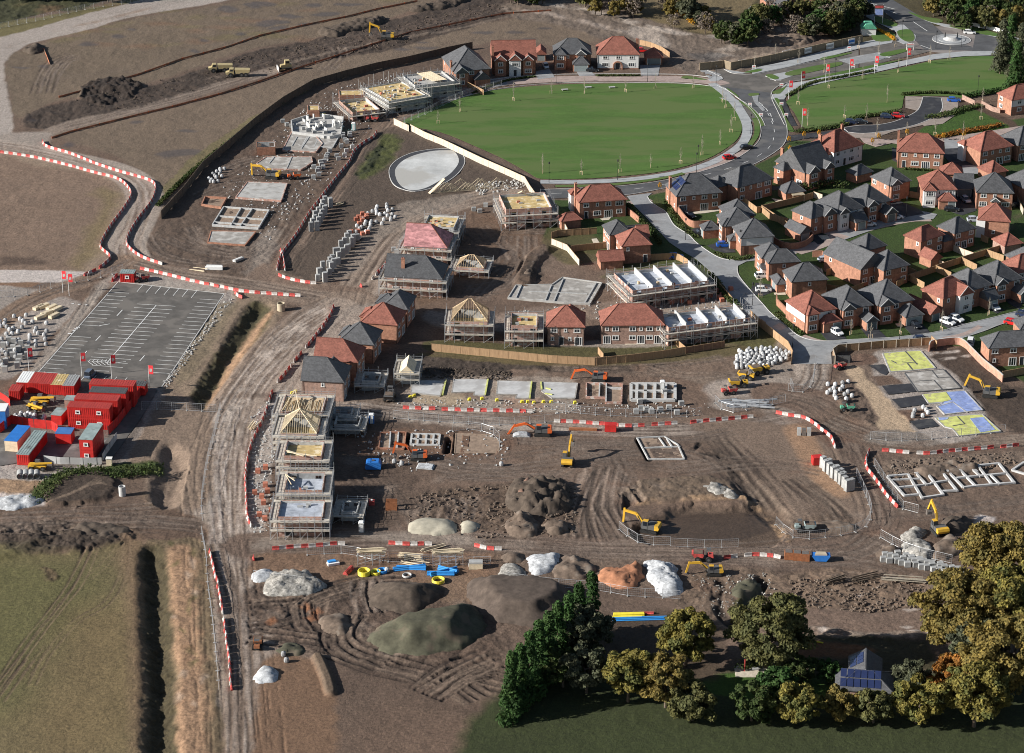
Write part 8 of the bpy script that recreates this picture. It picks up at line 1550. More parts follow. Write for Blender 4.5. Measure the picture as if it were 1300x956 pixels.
def leantruss(label,k,pts,n,step):
 """triangular trusses standing on edge, facing the viewer"""
 o=G(*T(k,*pts)); t=thing('roof_truss_stack',label,'roof trusses',(o[0],o[1],0),R(12))
 for i in range(n):
  x=MB(); s=step*i; w=7.5-(i%3)*1.2; h=3.2-(i%3)*.5; y_=(i%4)*.7
  for a,b in(((s,y_,.2),(s+w,y_,.2)),((s,y_,.2),(s+w/2,y_,h)),((s+w,y_,.2),(s+w/2,y_,h)),((s+w*.33,y_,.2),(s+w*.25,y_,h/2)),((s+w*.33,y_,.2),(s+w/2,y_,h)),((s+w*.66,y_,.2),(s+w/2,y_,h)),((s+w*.66,y_,.2),(s+w*.75,y_,h/2))): x.bar(a,b,.09,.13)
  x.build('truss','timber_pale',t)
leantruss('row of bare cream roof trusses stored beside the egg-shaped path','',(548,246),10,1.7)
b=MB(); o=G(545,246); t=thing('roof_panel','cream boarded roof panel leaning on the stored trusses','roof panel',(o[0],o[1],0)); b.bar((0,0,.1),(4.2,3.4,3.3),1.0,.15); b.build('panel','timber_pale',t)
def pipering(label,px,py,r,h,m='concrete',n=1,axis='z'):
 x,y=G(px,py); t=thing('concrete_ring',label,'concrete ring',(x,y,0)); b=MB(); k=18
 for q in range(k):
  a,c=2*PI*q/k,2*PI*(q+1)/k; i0=len(b.v); ri=r-.14
  b.v+=[(r*math.cos(a),r*math.sin(a),0),(r*math.cos(c),r*math.sin(c),0),(r*math.cos(c),r*math.sin(c),h),(r*math.cos(a),r*math.sin(a),h),(ri*math.cos(a),ri*math.sin(a),0),(ri*math.cos(c),ri*math.sin(c),0),(ri*math.cos(c),ri*math.sin(c),h),(ri*math.cos(a),ri*math.sin(a),h)]; b.f+=[(i0,i0+1,i0+2,i0+3),(i0+5,i0+4,i0+7,i0+6),(i0+3,i0+2,i0+6,i0+7)]
 b.build('ring',m,t); return t
pipering('tall concrete manhole ring standing alone below the red compound',155.5,629,.75,2.2,'concrete_pale'); pipering('cream manhole ring with a yellow sack near the upper junction',357,394,1.0,2.0,'sand');
for i in range(4): x,y=G(26+i*7,606); t=thing('concrete_pipe','large concrete pipe in the row beside the yellow telehandler','concrete pipe',(x,y,0),R(100),'concrete pipes by the compound'); b=MB(); b.tube((-1.1,0,.75),(1.1,0,.75),.75,16,cap=False); b.tube((-1.1,0,.75),(1.1,0,.75),.6,16,cap=False); b.build('barrel','wrap',t)
def boxthing(name,label,cat,px,py,hd,parts):
 x,y=G(px,py); t=thing(name,label,cat,(x,y,0),R(hd))
 for n,m,bs in parts:
  b=MB()
  for q in bs:
   if len(q)==6: b.box(*q)
   else: b.extrude_y(q[0],q[1],q[2])
  b.build(n,m,t)
 return t
def toilet(label,px,py,m='cyan',hd=0): boxthing('portable_toilet',label,'toilet',px,py,hd,[('cubicle',m,[(-.55,.55,-.55,.55,.08,2.1)]),('roof','white',[([(-.6,2.1),(.6,2.1),(.4,2.35),(-.4,2.35)],-.6,.6)]),('door','white' if m!='cyan' else 'trim',[(-.35,.35,-.58,-.555,.15,1.95)]),('base','machgrey',[(-.6,.6,-.6,.6,0,.078)])])
toilet('pale cyan portable toilet in the upper plots beside the road',449,165); toilet('blue portable toilet with white roof beside the cross road',472,537,'blue'); toilet('grey portable toilet in front of the last scaffolded shell',459,675,'wrap'); toilet('white portable toilet with dark door by the steel fence lane',841,495,'wrap')
boxthing('water_tank','blue ribbed water tank on the mud by the column of shells','tank',474,594,0,[('tank','blue',[([(-1.6,.1),(1.6,.1),(1.75,.6),(1.6,1.5),(1.2,1.8),(-1.2,1.8),(-1.6,1.5),(-1.75,.6)],-1.1,1.1)]),('lid','machgrey',[(-.3,.3,-.3,.3,1.8,1.95)])])
boxthing('steel_box','rusty brown steel trench box on the mud','trench box',497,646,0,[('side_panel','rust',[(-1.2,1.2,-1.0,-.85,0,1.9)]),('side_panel','rust',[(-1.2,1.2,.85,1.0,0,1.9)]),('strut','steel',[(-1.0,-.85,-.85,.85,.9,1.05),(.85,1.0,-.85,.85,.9,1.05)])])
boxthing('red_tank','red fuel tank near the rusty trench box','tank',472,641,0,[('tank','redp',[(-.6,.6,-.5,.5,.1,1.1)]),('cap','white',[(-.2,.2,-.2,.2,1.1,1.25)])])
for lb,px,py,m in [('blue skip full of pale rubble on the lower haul road',1042,711,'blue'),('rusty skip left of the blue one, nearest the barriers',1001,709,'rust'),('rusty brown skip in the middle of three',1012,710,'rust'),('rusty skip next to the blue one',1022,711,'rust')]:
 t=boxthing('skip',lb,'skip',px,py,-4,[('body',m,[([(-1.1,.1),(1.1,.1),(1.9,1.3),(1.8,1.35),(-1.8,1.35),(-1.9,1.3)],-.85,.85)])] if m=='blue' else [('body',m,[(-.85,.85,-.8,.8,.05,1.7)])]); b=MB(); b.prism([(-1.3,-.7),(1.2,-.6),(.9,.7),(-1,.7)] if m=='blue' else [(-.7,-.7),(.7,-.7),(.7,.7),(-.7,.7)],1.36 if m=='blue' else 1.71,1.6 if m=='blue' else 1.74); b.build('load','sand' if m=='blue' else 'steel',t)
boxthing('red_container','small red tool store by the orange trench sheets','container',775,547,-4,[('body','redcab',[(-1.3,1.3,-.9,.9,.1,1.8)]),('door','redroof',[(1.3,1.34,-.7,.7,.2,1.7)])])
boxthing('red_container','small red store beside the stacked blocks at the right bend','container',1037,589,10,[('body','redcab',[(-1.1,1.1,-.9,.9,.1,1.9)]),('door','redroof',[(1.1,1.14,-.7,.7,.2,1.7)])])
boxthing('trench_sheet_stack','stack of rusty orange trench sheets beside the cross road','steel sheets',740,546,-4,[('sheet','rust',[(-3.2,3.2,-.45,.0,.05,.5)]),('sheet','clay',[(-3.1,3.1,.02,.5,.05,.45)])])
for i,(px,py) in enumerate([(352,170),(412,150),(498,138)]): boxthing('yellow_tool_store',['yellow tool box beside the roofless brick garage','yellow tool box before the low shell of the upper plots','yellow fuel store beside the red plastic mesh, upper plots'][i],'tool store',(410,410,501)[i] if i else 410,(148,147,139)[i],0,[('body','lemon',[(-.8,.8,-.5,.5,.1,1.3+.5*(i==2))]),('lid','machgrey',[(-.85,.85,-.55,.55,1.31+.5*(i==2),1.4+.5*(i==2))])]) if i!=1 else None
YB=MB(); YB.extrude_y([(-.4,0),(.4,0),(.28,.55),(-.28,.55)],-.28,.28); YB=YB.mesh('yellow_weight','lemon')
for p in [(596,508),(612,507),(631,509),(663,511),(670,511),(678,512),(690,511),(700,511),(521,505),(526,503),(371,500),(370,505),(375,498),(730,512)]: x,y=G(*p); meta(inst('yellow_block',YB,None,(x,y,0),.3),'small yellow weight block standing in front of the slabs','weight block','yellow weight blocks')
def rocks(label,name,pts,n,m,seed,s=(.3,.8)):
 """loose lumps too many to count"""
 b=MB(); rn=random.Random(seed)
 for (x,y,_) in inpoly(pts,n,seed,.25):
  r=rn.uniform(*s); z=max(-1,gz(x,y)); i=len(b.v); a=rn.random()*3
  for k in range(5): b.v.append((x+r*math.cos(a+k*1.26)*rn.uniform(.6,1),y+r*math.sin(a+k*1.26)*rn.uniform(.6,1),z-.05))
  for k in range(4): b.v.append((x+r*.6*math.cos(a+k*1.57),y+r*.6*math.sin(a+k*1.57),z+r*rn.uniform(.4,.9)))
  b.f+=[(i+5,i+6,i+7,i+8),(i,i+1,i+6,i+5),(i+1,i+2,i+7,i+6),(i+2,i+3,i+7),(i+3,i+4,i+8,i+7),(i+4,i,i+5,i+8)]
 b.build(name,m,None,label,'rubble',kind='stuff')
rocks('soil clods strewn over the churned ground in mid site','clods',[(510,630),(600,618),(730,612),(735,680),(600,684),(520,665)],420,'soil',1,(.2,.5)); rocks('rubble strewn over the ground by the felled roots','rubble',[(1000,735),(1180,735),(1195,768),(1100,778),(1010,770)],420,'soil',2,(.2,.5)); rocks('pale rubble by the trench','rubble',[(880,730),(975,728),(990,760),(940,790),(890,770)],160,'rock_pale',3,(.12,.35)); rocks('dark clods along the stripped strip','clods',[(80,128),(200,102),(330,66),(500,30),(640,2),(640,10),(500,60),(300,100),(160,142)],420,'soil_dark',4,(.2,.5)); rocks('clods over the bank between fence and slabs','clods',[(540,466),(650,470),(650,484),(540,480)],250,'soil_dark',5,(.2,.5)); rocks('pale rubble edging the car park','rubble',[(288,378),(296,380),(262,425),(212,492),(204,490)],160,'concrete',6,(.15,.4)); rocks('bright rubble on the soil between compound and ditch','rubble',[(1130,585),(1290,575),(1290,590),(1180,602),(1130,610)],260,'soil',7,(.25,.6)); rocks('rubble edging the roadside stores','rubble',[(600,235),(660,225),(668,238),(610,248)],120,'concrete',8,(.2,.6))
rocks('litter of blocks and offcuts round the upper plots','offcuts',[(280,240),(345,180),(400,120),(520,90),(560,95),(480,150),(400,250),(340,310)],800,'block',9,(.12,.42)); rocks('litter of blocks and offcuts beside the scaffolded column','offcuts',[(318,530),(345,505),(352,560),(345,600),(350,670),(322,680)],300,'block',10,(.12,.38)); rocks('litter of broken blocks round the trench foundations','offcuts',[(450,545),(640,545),(650,590),(520,600),(455,585)],200,'block',12,(.12,.4)); rocks('litter of offcuts before the pale slabs','offcuts',[(500,506),(900,512),(900,528),(700,526),(500,518)],300,'concrete',13,(.1,.35)); rocks('litter of offcuts by the terraces','offcuts',[(640,395),(950,365),(960,400),(800,408),(660,410)],220,'concrete',11,(.15,.45))
# ================= COMPOUND =================
def cabin(label,k,P0,P1,P2,z,d=None,yaw=None,m='redcab',rf='redroof',win=2,storeys=1,ribs=True,cat='site cabin',name='site_cabin'):
 x,y,a,w,dd=frame3(k,P0,P1,P2,z,d=d,yaw=yaw); t=thing(name,label,cat,(x,y,.06),a)
 for s in range(storeys):
  z0,z1=z*s/storeys+.02,z*(s+1)/storeys-.02
  b=MB(); b.box(0,w,0,dd,z0,z1)
  if ribs:
   for q in np.arange(.2,w-.1,.45): b.box(q,q+.2,-.05,0,z0+.15,z1-.12)
   for q in np.arange(.2,dd-.1,.45): b.box(w,w+.05,q,q+.2,z0+.15,z1-.12)
  b.build('body',m,t)
  for i in range(win): put_win(t,w*(i+.5)/win,-.06,z0+1.1,'S',.9,.8)
 b=MB(); b.box(-.08,w+.08,-.08,dd+.08,z-.01,z+.1)
 if ribs:
  for q in np.arange(.2,w,.6): b.box(q,q+.22,-.04,dd+.04,z+.1,z+.14)
 b.build('roof',rf,t); return t
cabin('two-storey red cabin nearest the viewer, two small dark windows','W',None,(552,305),(880,345),5.3,3.0,-6,storeys=2); cabin('two-storey red cabin second from the viewer','W',None,(612,240),(958,272),5.3,3.0,-6,storeys=2); cabin('two-storey red cabin third from the viewer with a dark roof patch','W',None,(735,182),(1025,205),5.3,3.0,-6,rf='machgrey',storeys=2,win=0); cabin('two-storey red cabin farthest back in the stacked row','W',None,(735,118),(1078,160),5.3,3.0,-6,storeys=2,win=0)
cabin('two-storey cabin end-on with grey-green roof and two white-framed windows','W',(748,442),(650,572),(762,578),5.3,rf='cabroof',win=1,storeys=2,ribs=False); cabin('long low red container with grey-green roof beside the yard gate','W',(285,500),(135,695),(238,702),2.6,rf='cabroof',win=0); cabin('red hut with bright blue roof in the compound yard','W',None,(455,525),(582,532),2.5,3.2,-5,rf='cabroofblue',win=0,ribs=False); cabin('small hut with grey roof beside the stacked red cabins','W',(478,312),(420,370),(505,377),2.4,rf='cabroof',win=0,ribs=False); cabin('brick-coloured hut with grey roof behind the telehandlers','W',None,(530,248),(620,250),2.4,2.5,-5,'brick_pale','cabroof',0,ribs=False); cabin('small open-topped red store at the far corner of the compound','W',None,(1110,130),(1190,140),2.4,2.5,-6,rf='machgrey',win=0)
for i,(m,lb) in enumerate([('white','white-topped'),('redroof','first red-topped'),('redroof','second red-topped'),('osb','orange-topped'),('wrap','sack-laden')]): cabin(lb+' red container in the end-on row of five','W',None,(135+i*95,100+i*7),(228+i*95,107+i*7),2.6,6,-5,rf=m,win=0,cat='container',name='container')
cabin('short red container end-on in shade at the compound edge','W',None,(70,172),(156,178),2.4,3.5,-5,win=0,cat='container',name='container'); cabin('pale stacked cabin units with blue roof panels behind the hoarding','W',(128,455),(35,582),(140,592),2.6,m='timber_pale',rf='blue',win=0,ribs=False)
cabin('red gate cabin with grey roof at the head of the car park','Y',None,(988,48),(1105,50),2.5,2.6,-3,rf='cabroof',win=1)
cabin('blue and white cabin cut by the picture edge','W',None,(-60,340),(38,345),4.5,4,0,'blue','white',0,ribs=False)
def hoard(lb,k,p,m,h=2.2): fence(lb,fz(k,p),h,m,'machgrey',3,name='hoarding',cat='hoarding',pw=.1,cap=False)
hoard('long red hoarding along the outer side of the compound','W',[(895,535),(960,470),(1100,290),(1205,150)],'redcab'); hoard('red hoarding across the compound behind the yard','W',[(95,440),(240,470),(430,490),(480,520)],'redcab'); hoard('red hoarding slanting down to the left picture edge','W',[(0,520),(50,480),(98,440)],'redcab'); hoard('short red hoarding by the compound container','W',[(0,235),(50,265),(85,295)],'redcab',1.8)
hoard('white hoarding along the foot of the compound','W',[(362,760),(500,775),(700,780),(842,778)],'concrete_pale',1.7); hoard('white hoarding slanting from the compound corner','W',[(848,750),(880,690),(965,570)],'concrete_pale',1.7)
t=boxthing('pallet_shelter','small pale kiosk at the end of the white hoarding','kiosk',139,590,0,[('body','timber_pale',[(-.6,.6,-.5,.5,0,1.6)]),('roof','trim',[(-.7,.7,-.6,.6,1.6,1.7)])])
t=boxthing('panel_stack','stack of white wrapped panels beside the upper haul road','panels',272,342,-3,[('panel','white',[(-2.3,2.3,-.7,.0,.1,.9)]),('panel','trim',[(-2.1,2.1,.02,.8,.1,1.0)])])
t=boxthing('panel_stack','white wrapped load lying near the junction of the upper plots','panels',303,331,50,[('panel','wrap',[(-1.6,1.6,-.5,.0,.1,.7)]),('panel','white',[(-1.6,1.6,.02,.6,.1,.6)])])
t=boxthing('panel_stack','white-blue sheeted load beside the lower haul road','panels',423,717,20,[('panel','white',[(-1.2,1.2,-.6,.6,.1,.6)]),('panel','sky_pipe',[(-1,.6,-.1,.7,.61,.9)])]); t=boxthing('panel_stack','pale blue and timber crate beside the heap yard','crate',604,721,0,[('crate','timber_pale',[(-1.4,1.4,-.7,.7,0,1.2)]),('panel','wrap',[(-1.4,1.4,-.7,.7,1.21,1.6)])])
t=boxthing('white_sheet','white sheeting under the orange excavator arm','sheeting',662,553,0,[('sheet','limestone',[([(-2,.05),(2,.05),(1.3,.5),(-.5,.7),(-1.6,.4)],-1,1)])]); t=boxthing('white_sheet','oval white washout basin on the brown mud','basin',540,593,-10,[('basin','limestone',[([(-1.9,.02),(1.9,.02),(1.6,.35),(-1.6,.35)],-1.2,1.2)])])
t=boxthing('trench_sheet','grey-blue steel plates standing at the right bend','steel plates',1022,552,-5,[('plate','wrap',[(-1.8,-.9,-.6,.6,0,1.6)]),('plate','steel',[(-.7,.2,-.6,.6,0,1.5)]),('plate','wrap',[(.4,1.3,-.6,.6,0,1.7)])])
# ================= TREES, HEDGES, STREET FURNITURE =================
def leafmat(name,c1,c2,c3=None):
 m=mat(name,c1,.85,.30,.45,spots=(c2,.35,.48),fine=(2.6,.40),rnd=.10); n=m.node_tree.nodes; l=m.node_tree.links; b=n['Principled BSDF']; col=b.inputs['Base Color'].links[0].from_socket
 t=n.new('ShaderNodeBsdfTranslucent'); l.new(col,t.inputs[0]); x=n.new('ShaderNodeMixShader'); x.inputs[0].default_value=.22; l.new(b.outputs[0],x.inputs[1]); l.new(t.outputs[0],x.inputs[2]); l.new(x.outputs[0],n['Material Output'].inputs[0]); return m
LM={'olive':leafmat('leaf_olive',(.125,.120,.040),(.085,.090,.034)),'gold':leafmat('leaf_gold',(.195,.145,.038),(.145,.120,.036)),'oak':leafmat('leaf_oak',(.185,.155,.036),(.100,.105,.030)),'dark':leafmat('leaf_dark',(.034,.078,.018),(.050,.095,.024)),'grey':leafmat('leaf_grey',(.092,.098,.055),(.062,.070,.040)),'rusty':leafmat('leaf_rusty',(.27,.11,.02),(.16,.09,.02)),'bright':leafmat('leaf_yellow',(.60,.30,.02),(.45,.26,.03)),'hedge':leafmat('leaf_hedge',(.045,.070,.018),(.07,.085,.025)),'twig':mat('twig',(.155,.125,.10),.95,.2,1)}
_tm={}
def crownmesh(kind,Rr,Hh_,n,seed,q=.42,conif=False):
 rn=np.random.RandomState(seed); V=[];nb=int(30+Rr*9); bl=[]
 for k in range(nb):
  if conif: z=rn.uniform(-1,1); r=(1-z)/2*rn.uniform(.4,1)*.9; a=rn.uniform(0,6.28); bl.append((r*Rr*math.cos(a),r*Rr*math.sin(a),z*Hh_,max(.35,(1-z)*.28)*Rr))
  else:
   a=rn.uniform(0,6.28); z=rn.uniform(-.75,.85); r=math.sqrt(max(0,1-z*z))*rn.uniform(.45,.98); k2=rn.uniform(.8,1.08); bl.append((r*k2*Rr*math.cos(a),r*k2*Rr*math.sin(a),z*k2*Hh_*.9,Rr*rn.uniform(.11,.24)))
 B=np.array(bl); w=B[:,3]**2; idx=rn.choice(nb,n,p=w/w.sum()); d=rn.normal(size=(n,3)); d[:,2]=np.abs(d[:,2])*.9+d[:,2]*.25; d/=np.linalg.norm(d,axis=1)[:,None]
 c=B[idx,:3]+d*B[idx,3:4]*rn.uniform(.72,1.12,(n,1))*np.array([1,1,.85 if not conif else 1.3])
 u=rn.normal(size=(n,3)); nn=d+rn.normal(size=(n,3))*.55; nn/=np.linalg.norm(nn,axis=1)[:,None]; u-=(u*nn).sum(1)[:,None]*nn; u/=np.linalg.norm(u,axis=1)[:,None]; v=np.cross(nn,u); s=q*.85*rn.uniform(.45,1.3,(n,1))
 P=np.stack([c+u*s,c+v*s*.7,c-u*s,c-v*s*.7],1).reshape(-1,3); me=bpy.data.meshes.new('crown'); me.vertices.add(4*n); me.vertices.foreach_set('co',P.astype(np.float32).ravel()); me.loops.add(4*n); me.loops.foreach_set('vertex_index',np.arange(4*n,dtype=np.int32)); me.polygons.add(n); me.polygons.foreach_set('loop_start',np.arange(n,dtype=np.int32)*4); me.polygons.foreach_set('loop_total',np.full(n,4,np.int32)); me.update(calc_edges=True); me.materials.append(LM[kind]); return me,bl
def tree(label,px,py,Rr,zc,kind='oak',seed=1,n=9000,Hr=None,q=.40,cat='tree',name='broadleaf_tree',group=None,conif=False,share=None,world=False):
 """px,py is where the middle of the crown shows; zc its height"""
 x,y=(px,py) if world else G(px,py,zc); Hr=Hr or Rr*.85; t=thing(name,label,cat,(x,y,0),seed*1.3,group); k=share
 if k is None or k not in _tm:
  me,bl=crownmesh(kind,Rr,Hr,n,seed,q,conif); tr=MB(); tr.tube((0,0,-.2),(0,0,max(.6,zc-Hr*.3)),.05*Rr+.06,8,.03*Rr+.04,cap=False)
  if Rr>1.2:
   for b in bl[:9]: z0=max(.5,zc-Hr*.55); tr.tube((0,0,z0),(b[0]*.8,b[1]*.8,zc+b[2]*.8),.022*Rr+.03,5,.03,cap=False)
  _tm[k if k is not None else (seed,kind,Rr)]=(me,tr.mesh('trunk','bark')); got=(me,_tm[k if k is not None else (seed,kind,Rr)][1])
 else: got=_tm[k]
 inst('crown',got[0],t,(0,0,zc)); inst('trunk',got[1],t); return t
for a in [('big olive-gold oak behind the yellow and blue pipes',872,806,5.6,6.5,'oak',1,11000),('broad grey-green tree right of the olive-gold oak',974,800,8.2,8,'olive',2,19000),('golden crown at the top of the big oak group on the picture edge',1266,702,8.2,9,'gold',3,23000),('large green-gold oak reaching farthest left in the edge group',1228,778,9.2,9,'gold',4,27000),('tall golden oak at the picture edge, middle of the group',1286,768,8.8,10,'oak',5,24000),
 ('grey-green tree at the heart of the oak group',1240,815,5.5,8,'grey',6,9000),('broad golden oak low in the edge group',1280,832,9.0,9,'gold',7,25000),('rusty orange tree at the foot of the oak group',1208,858,4.6,5,'rusty',8,7000),('olive-yellow tree at the picture foot left of the grave-like patio',798,855,5.2,6,'oak',9,10000),('olive-yellow tree at the picture foot beneath the tall oak',846,862,5.6,6,'gold',10,10000),
 ('grey-green bushy tree between conifers and pipes',745,800,5.2,6,'grey',11,9000),('dark grey-green bush tree at the picture foot beside the conifers',745,850,5.0,5,'grey',12,9000),('small green tree by the conifer foot',715,845,4.2,4.5,'hedge',13,6000),('low golden tree before the solar bungalow wall',1068,893,3.6,3.2,'gold',31,6000),('grey-green tree right of the solar bungalow wall',1110,897,3.8,3.4,'olive',32,6000),('olive tree at the very foot between patio and bungalow',1015,893,4.6,4,'oak',33,7000),('dark shrubby tree at the very foot below the patio',955,893,4.4,3.6,'hedge',34,6000),('yellowing tree at the very foot near the rusty one',1165,890,5.2,4.6,'oak',35,8000),('golden tree at the foot below the olive-yellow pair',880,890,4.6,4,'olive',36,7000),('pale thin tree beneath the solar bungalow edge',1160,858,3.6,4,'grey',14,4500),('olive tree low on the picture edge under the oaks',1240,880,6.5,7,'oak',15,12000),('dark green shrub tree beside the lawn at the foot',985,868,3.6,3.5,'dark',17,4000),('round dark shrub left of the solar bungalow',1053,852,2.4,2.5,'dark',18,2500),('green shrub tree above the patio garden',1015,850,3.2,3,'hedge',19,3500)]: tree(*a)
for i,(x,y,r,z) in enumerate([(751,770,2.7,7),(735,783,2.7,6.5),(722,797,2.7,6.5),(708,808,2.7,6.5),(696,821,2.7,6.5),(684,833,2.7,6.5),(672,846,2.7,6.5),(661,859,2.7,6.5),(650,873,2.7,6.5)]): tree(['topmost','second','third','fourth','fifth','sixth','seventh','eighth','lowest'][i]+' dark conifer in the slanting row at the foot',x,y,r,z,'dark',40+i,5500,6.5,.34,'conifer','conifer_tree','dark conifers in a slanting row',True)
for i,(x,y) in enumerate([(1272,60),(1283,52),(1296,66),(1290,88)]): tree(['tall dark conifer at the edge by the roundabout lawn','tallest dark conifer behind the first by the lawn edge','dark conifer cut by the picture edge near the lawn','low dark conifer over the pale brick wall end'][i],x,y,3.6,9,'dark' if i%2 else 'grey',60+i,5000,8,.4,'conifer','conifer_tree',None,True)
rn=random.Random(77); kinds=['olive','gold','grey','hedge','dark','oak','twig']; W=[]
for (x0,y0,x1,y1,n,ks) in [(940,20,1070,36,20,'ohdty'),(960,2,1100,14,18,'tohty'),(1062,4,1088,26,8,'dho'),(1168,-8,1310,8,20,'otgty'),(1190,2,1240,16,9,'thd'),(1225,4,1300,26,14,'gho'),(740,-6,880,10,20,'tog'),(850,10,905,30,8,'tyg'),(905,40,960,45,6,'hy'),(640,-14,760,-4,9,'th'),(-60,-24,150,-10,14,'dh'),(1205,14,1262,26,6,'tho'),(1290,70,1330,120,3,'hd')]:
 for k in range(n): W.append((rn.uniform(x0,x1),rn.uniform(y0,y1),rn.choice(ks),rn.uniform(.7,1.25)))
KM={'y':'grey','o':'olive','h':'hedge','d':'dark','g':'gold','t':'twig'}
for i,(x,y,k,s) in enumerate(W):
 kk=KM[k]; v=i%2; t=tree({'olive':'olive-green','hedge':'mid-green','dark':'dark evergreen','gold':'yellow autumn','grey':'grey-green','twig':'bare brown'}[kk]+' tree in the belt of woodland across the top',x,y,3.6,4.0,kk,100+v+ord(k),1500 if kk!='twig' else 900,3.8,.62 if kk!='twig' else .30,group=kk+' trees in the woodland across the top',share=(k,v)); t.scale=(s*.9,s*.9,s*rn.uniform(.8,1.2)); t.rotation_euler=(0,0,i*1.7)
def sapmesh():
 b=MB(); r2=random.Random(5); b.tube((0,0,0),(0,0,2.2),.06,5,.05); b.tube((0,0,2.2),(0,0,6.3),.05,5,.015)
 for k in range(30): z=r2.uniform(1.8,5.6); a=r2.uniform(0,6.28); l=(6.6-z)*.3; b.tube((0,0,z),(l*.5*math.cos(a),l*.5*math.sin(a),z+l*1.4),.022,3,.008)
 return b.mesh('branches','bark_pale')
SM=sapmesh(); sb=MB(); sb.box(-.5,-.42,-.04,.04,0,1.1); sb.box(.42,.5,-.04,.04,0,1.1); sb.box(-.5,.5,-.02,.02,.9,1.0); SM2=sb.mesh('stake','timber')
for i,(x,y) in enumerate([(556,157),(584,142),(652,128),(700,119),(742,119),(794,117),(832,113),(689,220),(738,222),(787,219),(826,213),(864,208),(891,197),(914,184),(928,168),(880,112),(917,130),(932,153),(921,137),(1052,112),(1095,100),(1140,92),(1180,80),(1205,76),(1025,160),(1072,150),(1100,152),(1126,130),(1013,133),(1113,172),(1151,172),(1187,172),(1222,178),(1247,130),(1245,152),(1080,425),(1143,425),(965,378),(1255,400),(1195,420),(1105,430),(958,85),(984,78),(1014,80),(1046,92),(1090,62),(1137,60),(1115,75)]):
 x_,y_=G(x,y); t=thing('young_tree','bare young tree with thin upright twigs and a stake, round the greens and verges','tree',(x_,y_,.05),i*1.1,'bare young trees of the estate'); inst('branches',SM,t,sc=(1,1,.7+.4*((i*7)%5)/5)); inst('stake',SM2,t)
for i,(x,y) in enumerate([(1002,176),(1021,170),(1040,168),(1116,172),(1108,178),(1152,167),(1198,172),(1224,170),(1003,188),(838,235),(1277,172)]): tree('small yellow-leaved ornamental tree in the planting by the estate lanes',x,y,.75,1.6,'bright',300,260,1.1,.16,'tree','ornamental_tree','yellow ornamental trees',share='orn')
def hedge(label,pts,w=1.0,h=1.2,kind='hedge',seed=1,dens=55):
 P=smooth(GG(pts),4); L=sum(math.dist(a,b) for a,b in zip(P[:-1],P[1:])); n=int(L*dens*(.3 if kind=='grey' else 1)); rs=np.random.RandomState(seed); Q=resample(P,L/max(2,n)); o=P[0]; t=thing('hedge',label,'hedge',(o[0],o[1],0)); c=[]
 for q in Q: c.append((q[0]-o[0]+rs.uniform(-w/2,w/2),q[1]-o[1]+rs.uniform(-w/2,w/2),h*rs.uniform(.25,1.05)))
 c=np.array(c); n=len(c); u=rs.normal(size=(n,3)); u/=np.linalg.norm(u,axis=1)[:,None]; v=np.cross(u,rs.normal(size=(n,3))); v/=np.linalg.norm(v,axis=1)[:,None]; s=rs.uniform(.12,.30,(n,1)); PP=np.stack([c+u*s,c+v*s,c-u*s,c-v*s],1).reshape(-1,3)
 me=bpy.data.meshes.new('foliage'); me.from_pydata(PP.tolist(),[],[(i*4,i*4+1,i*4+2,i*4+3) for i in range(n)]); me.materials.append(LM[kind]); inst('foliage',me,t)
 b=MB();
 for q in resample(P,1.2): b.bar((q[0]-o[0],q[1]-o[1],0),(q[0]-o[0],q[1]-o[1],h*.7),.06)
 b.build('stem','bark',t)
for i,a in enumerate([('dark hedge beside the entrance road across from the party-walled shell',[(902,353),(912,365),(922,380),(938,393)],1.6,1.6),('hedge along the drive beside the square red garage road',[(797,262),(812,282),(830,300),(838,312)],1.3,1.3),('planting strip beside the curved wall of the solar-roofed house',[(846,255),(852,272),(866,290),(884,302)],1.6,.6),('low shrubs along the kerb before the white-clad house',[(908,322),(925,328),(940,330),(955,326)],1.6,.5),('tall green hedge behind the pink lane row',[(1018,243),(1035,240),(1055,238),(1075,240)],2.2,2.2),
 ('shrub bed edging the corner house wall',[(984,398),(1000,412),(1018,425)],1.6,.5),('shrubs round the small car park, lawn side',[(1010,168),(1040,165),(1068,160),(1090,150),(1120,146),(1140,142)],2.2,.8),('shrubs behind the small car park bays',[(1145,121),(1170,119),(1200,119),(1222,121)],1.6,.8),('mixed shrubs right of the small car park',[(1178,150),(1200,147),(1222,140),(1245,135)],3.0,.9),('russet hedge along the top estate lane',[(1190,176),(1215,170),(1240,166),(1270,160)],2.2,1.0,'rusty'),
 ('dark clipped hedge by the lone white-gabled house',[(1224,125),(1245,121),(1272,116)],1.6,1.5,'dark'),('shrubs before the square-on red-roofed house',[(1148,215),(1165,216),(1185,217)],1.0,.5),('shrub strip in front of the far row houses',[(600,119),(640,104),(680,98)],.8,.5),('hedge before the white far house',[(758,97),(785,97),(812,97)],.8,.6),('bramble bank below the red compound',[(52,636),(72,612),(105,603),(150,604),(200,600)],4.5,1.6),('garden hedge above the patio at the foot',[(940,850),(970,845),(1000,848),(1040,846)],2.4,1.6),('weedy growth along the dark fence top',[(200,262),(240,222),(290,182),(345,140),(400,105)],1.4,.7),('shrubs by the roundabout approach boards',[(1108,36),(1125,44),(1136,52)],1.2,.8,'bright'),('scrub under the white railing trees',[(1225,26),(1250,33),(1280,40)],3,1.6),('shrubs along the avenue lawn',[(1000,122),(1030,106),(1070,98),(1110,90)],1.4,.5),('yellow shrubs by the top track',[(862,16),(872,24),(880,32)],2.4,2,'bright')]): hedge(*a,seed=i+1)
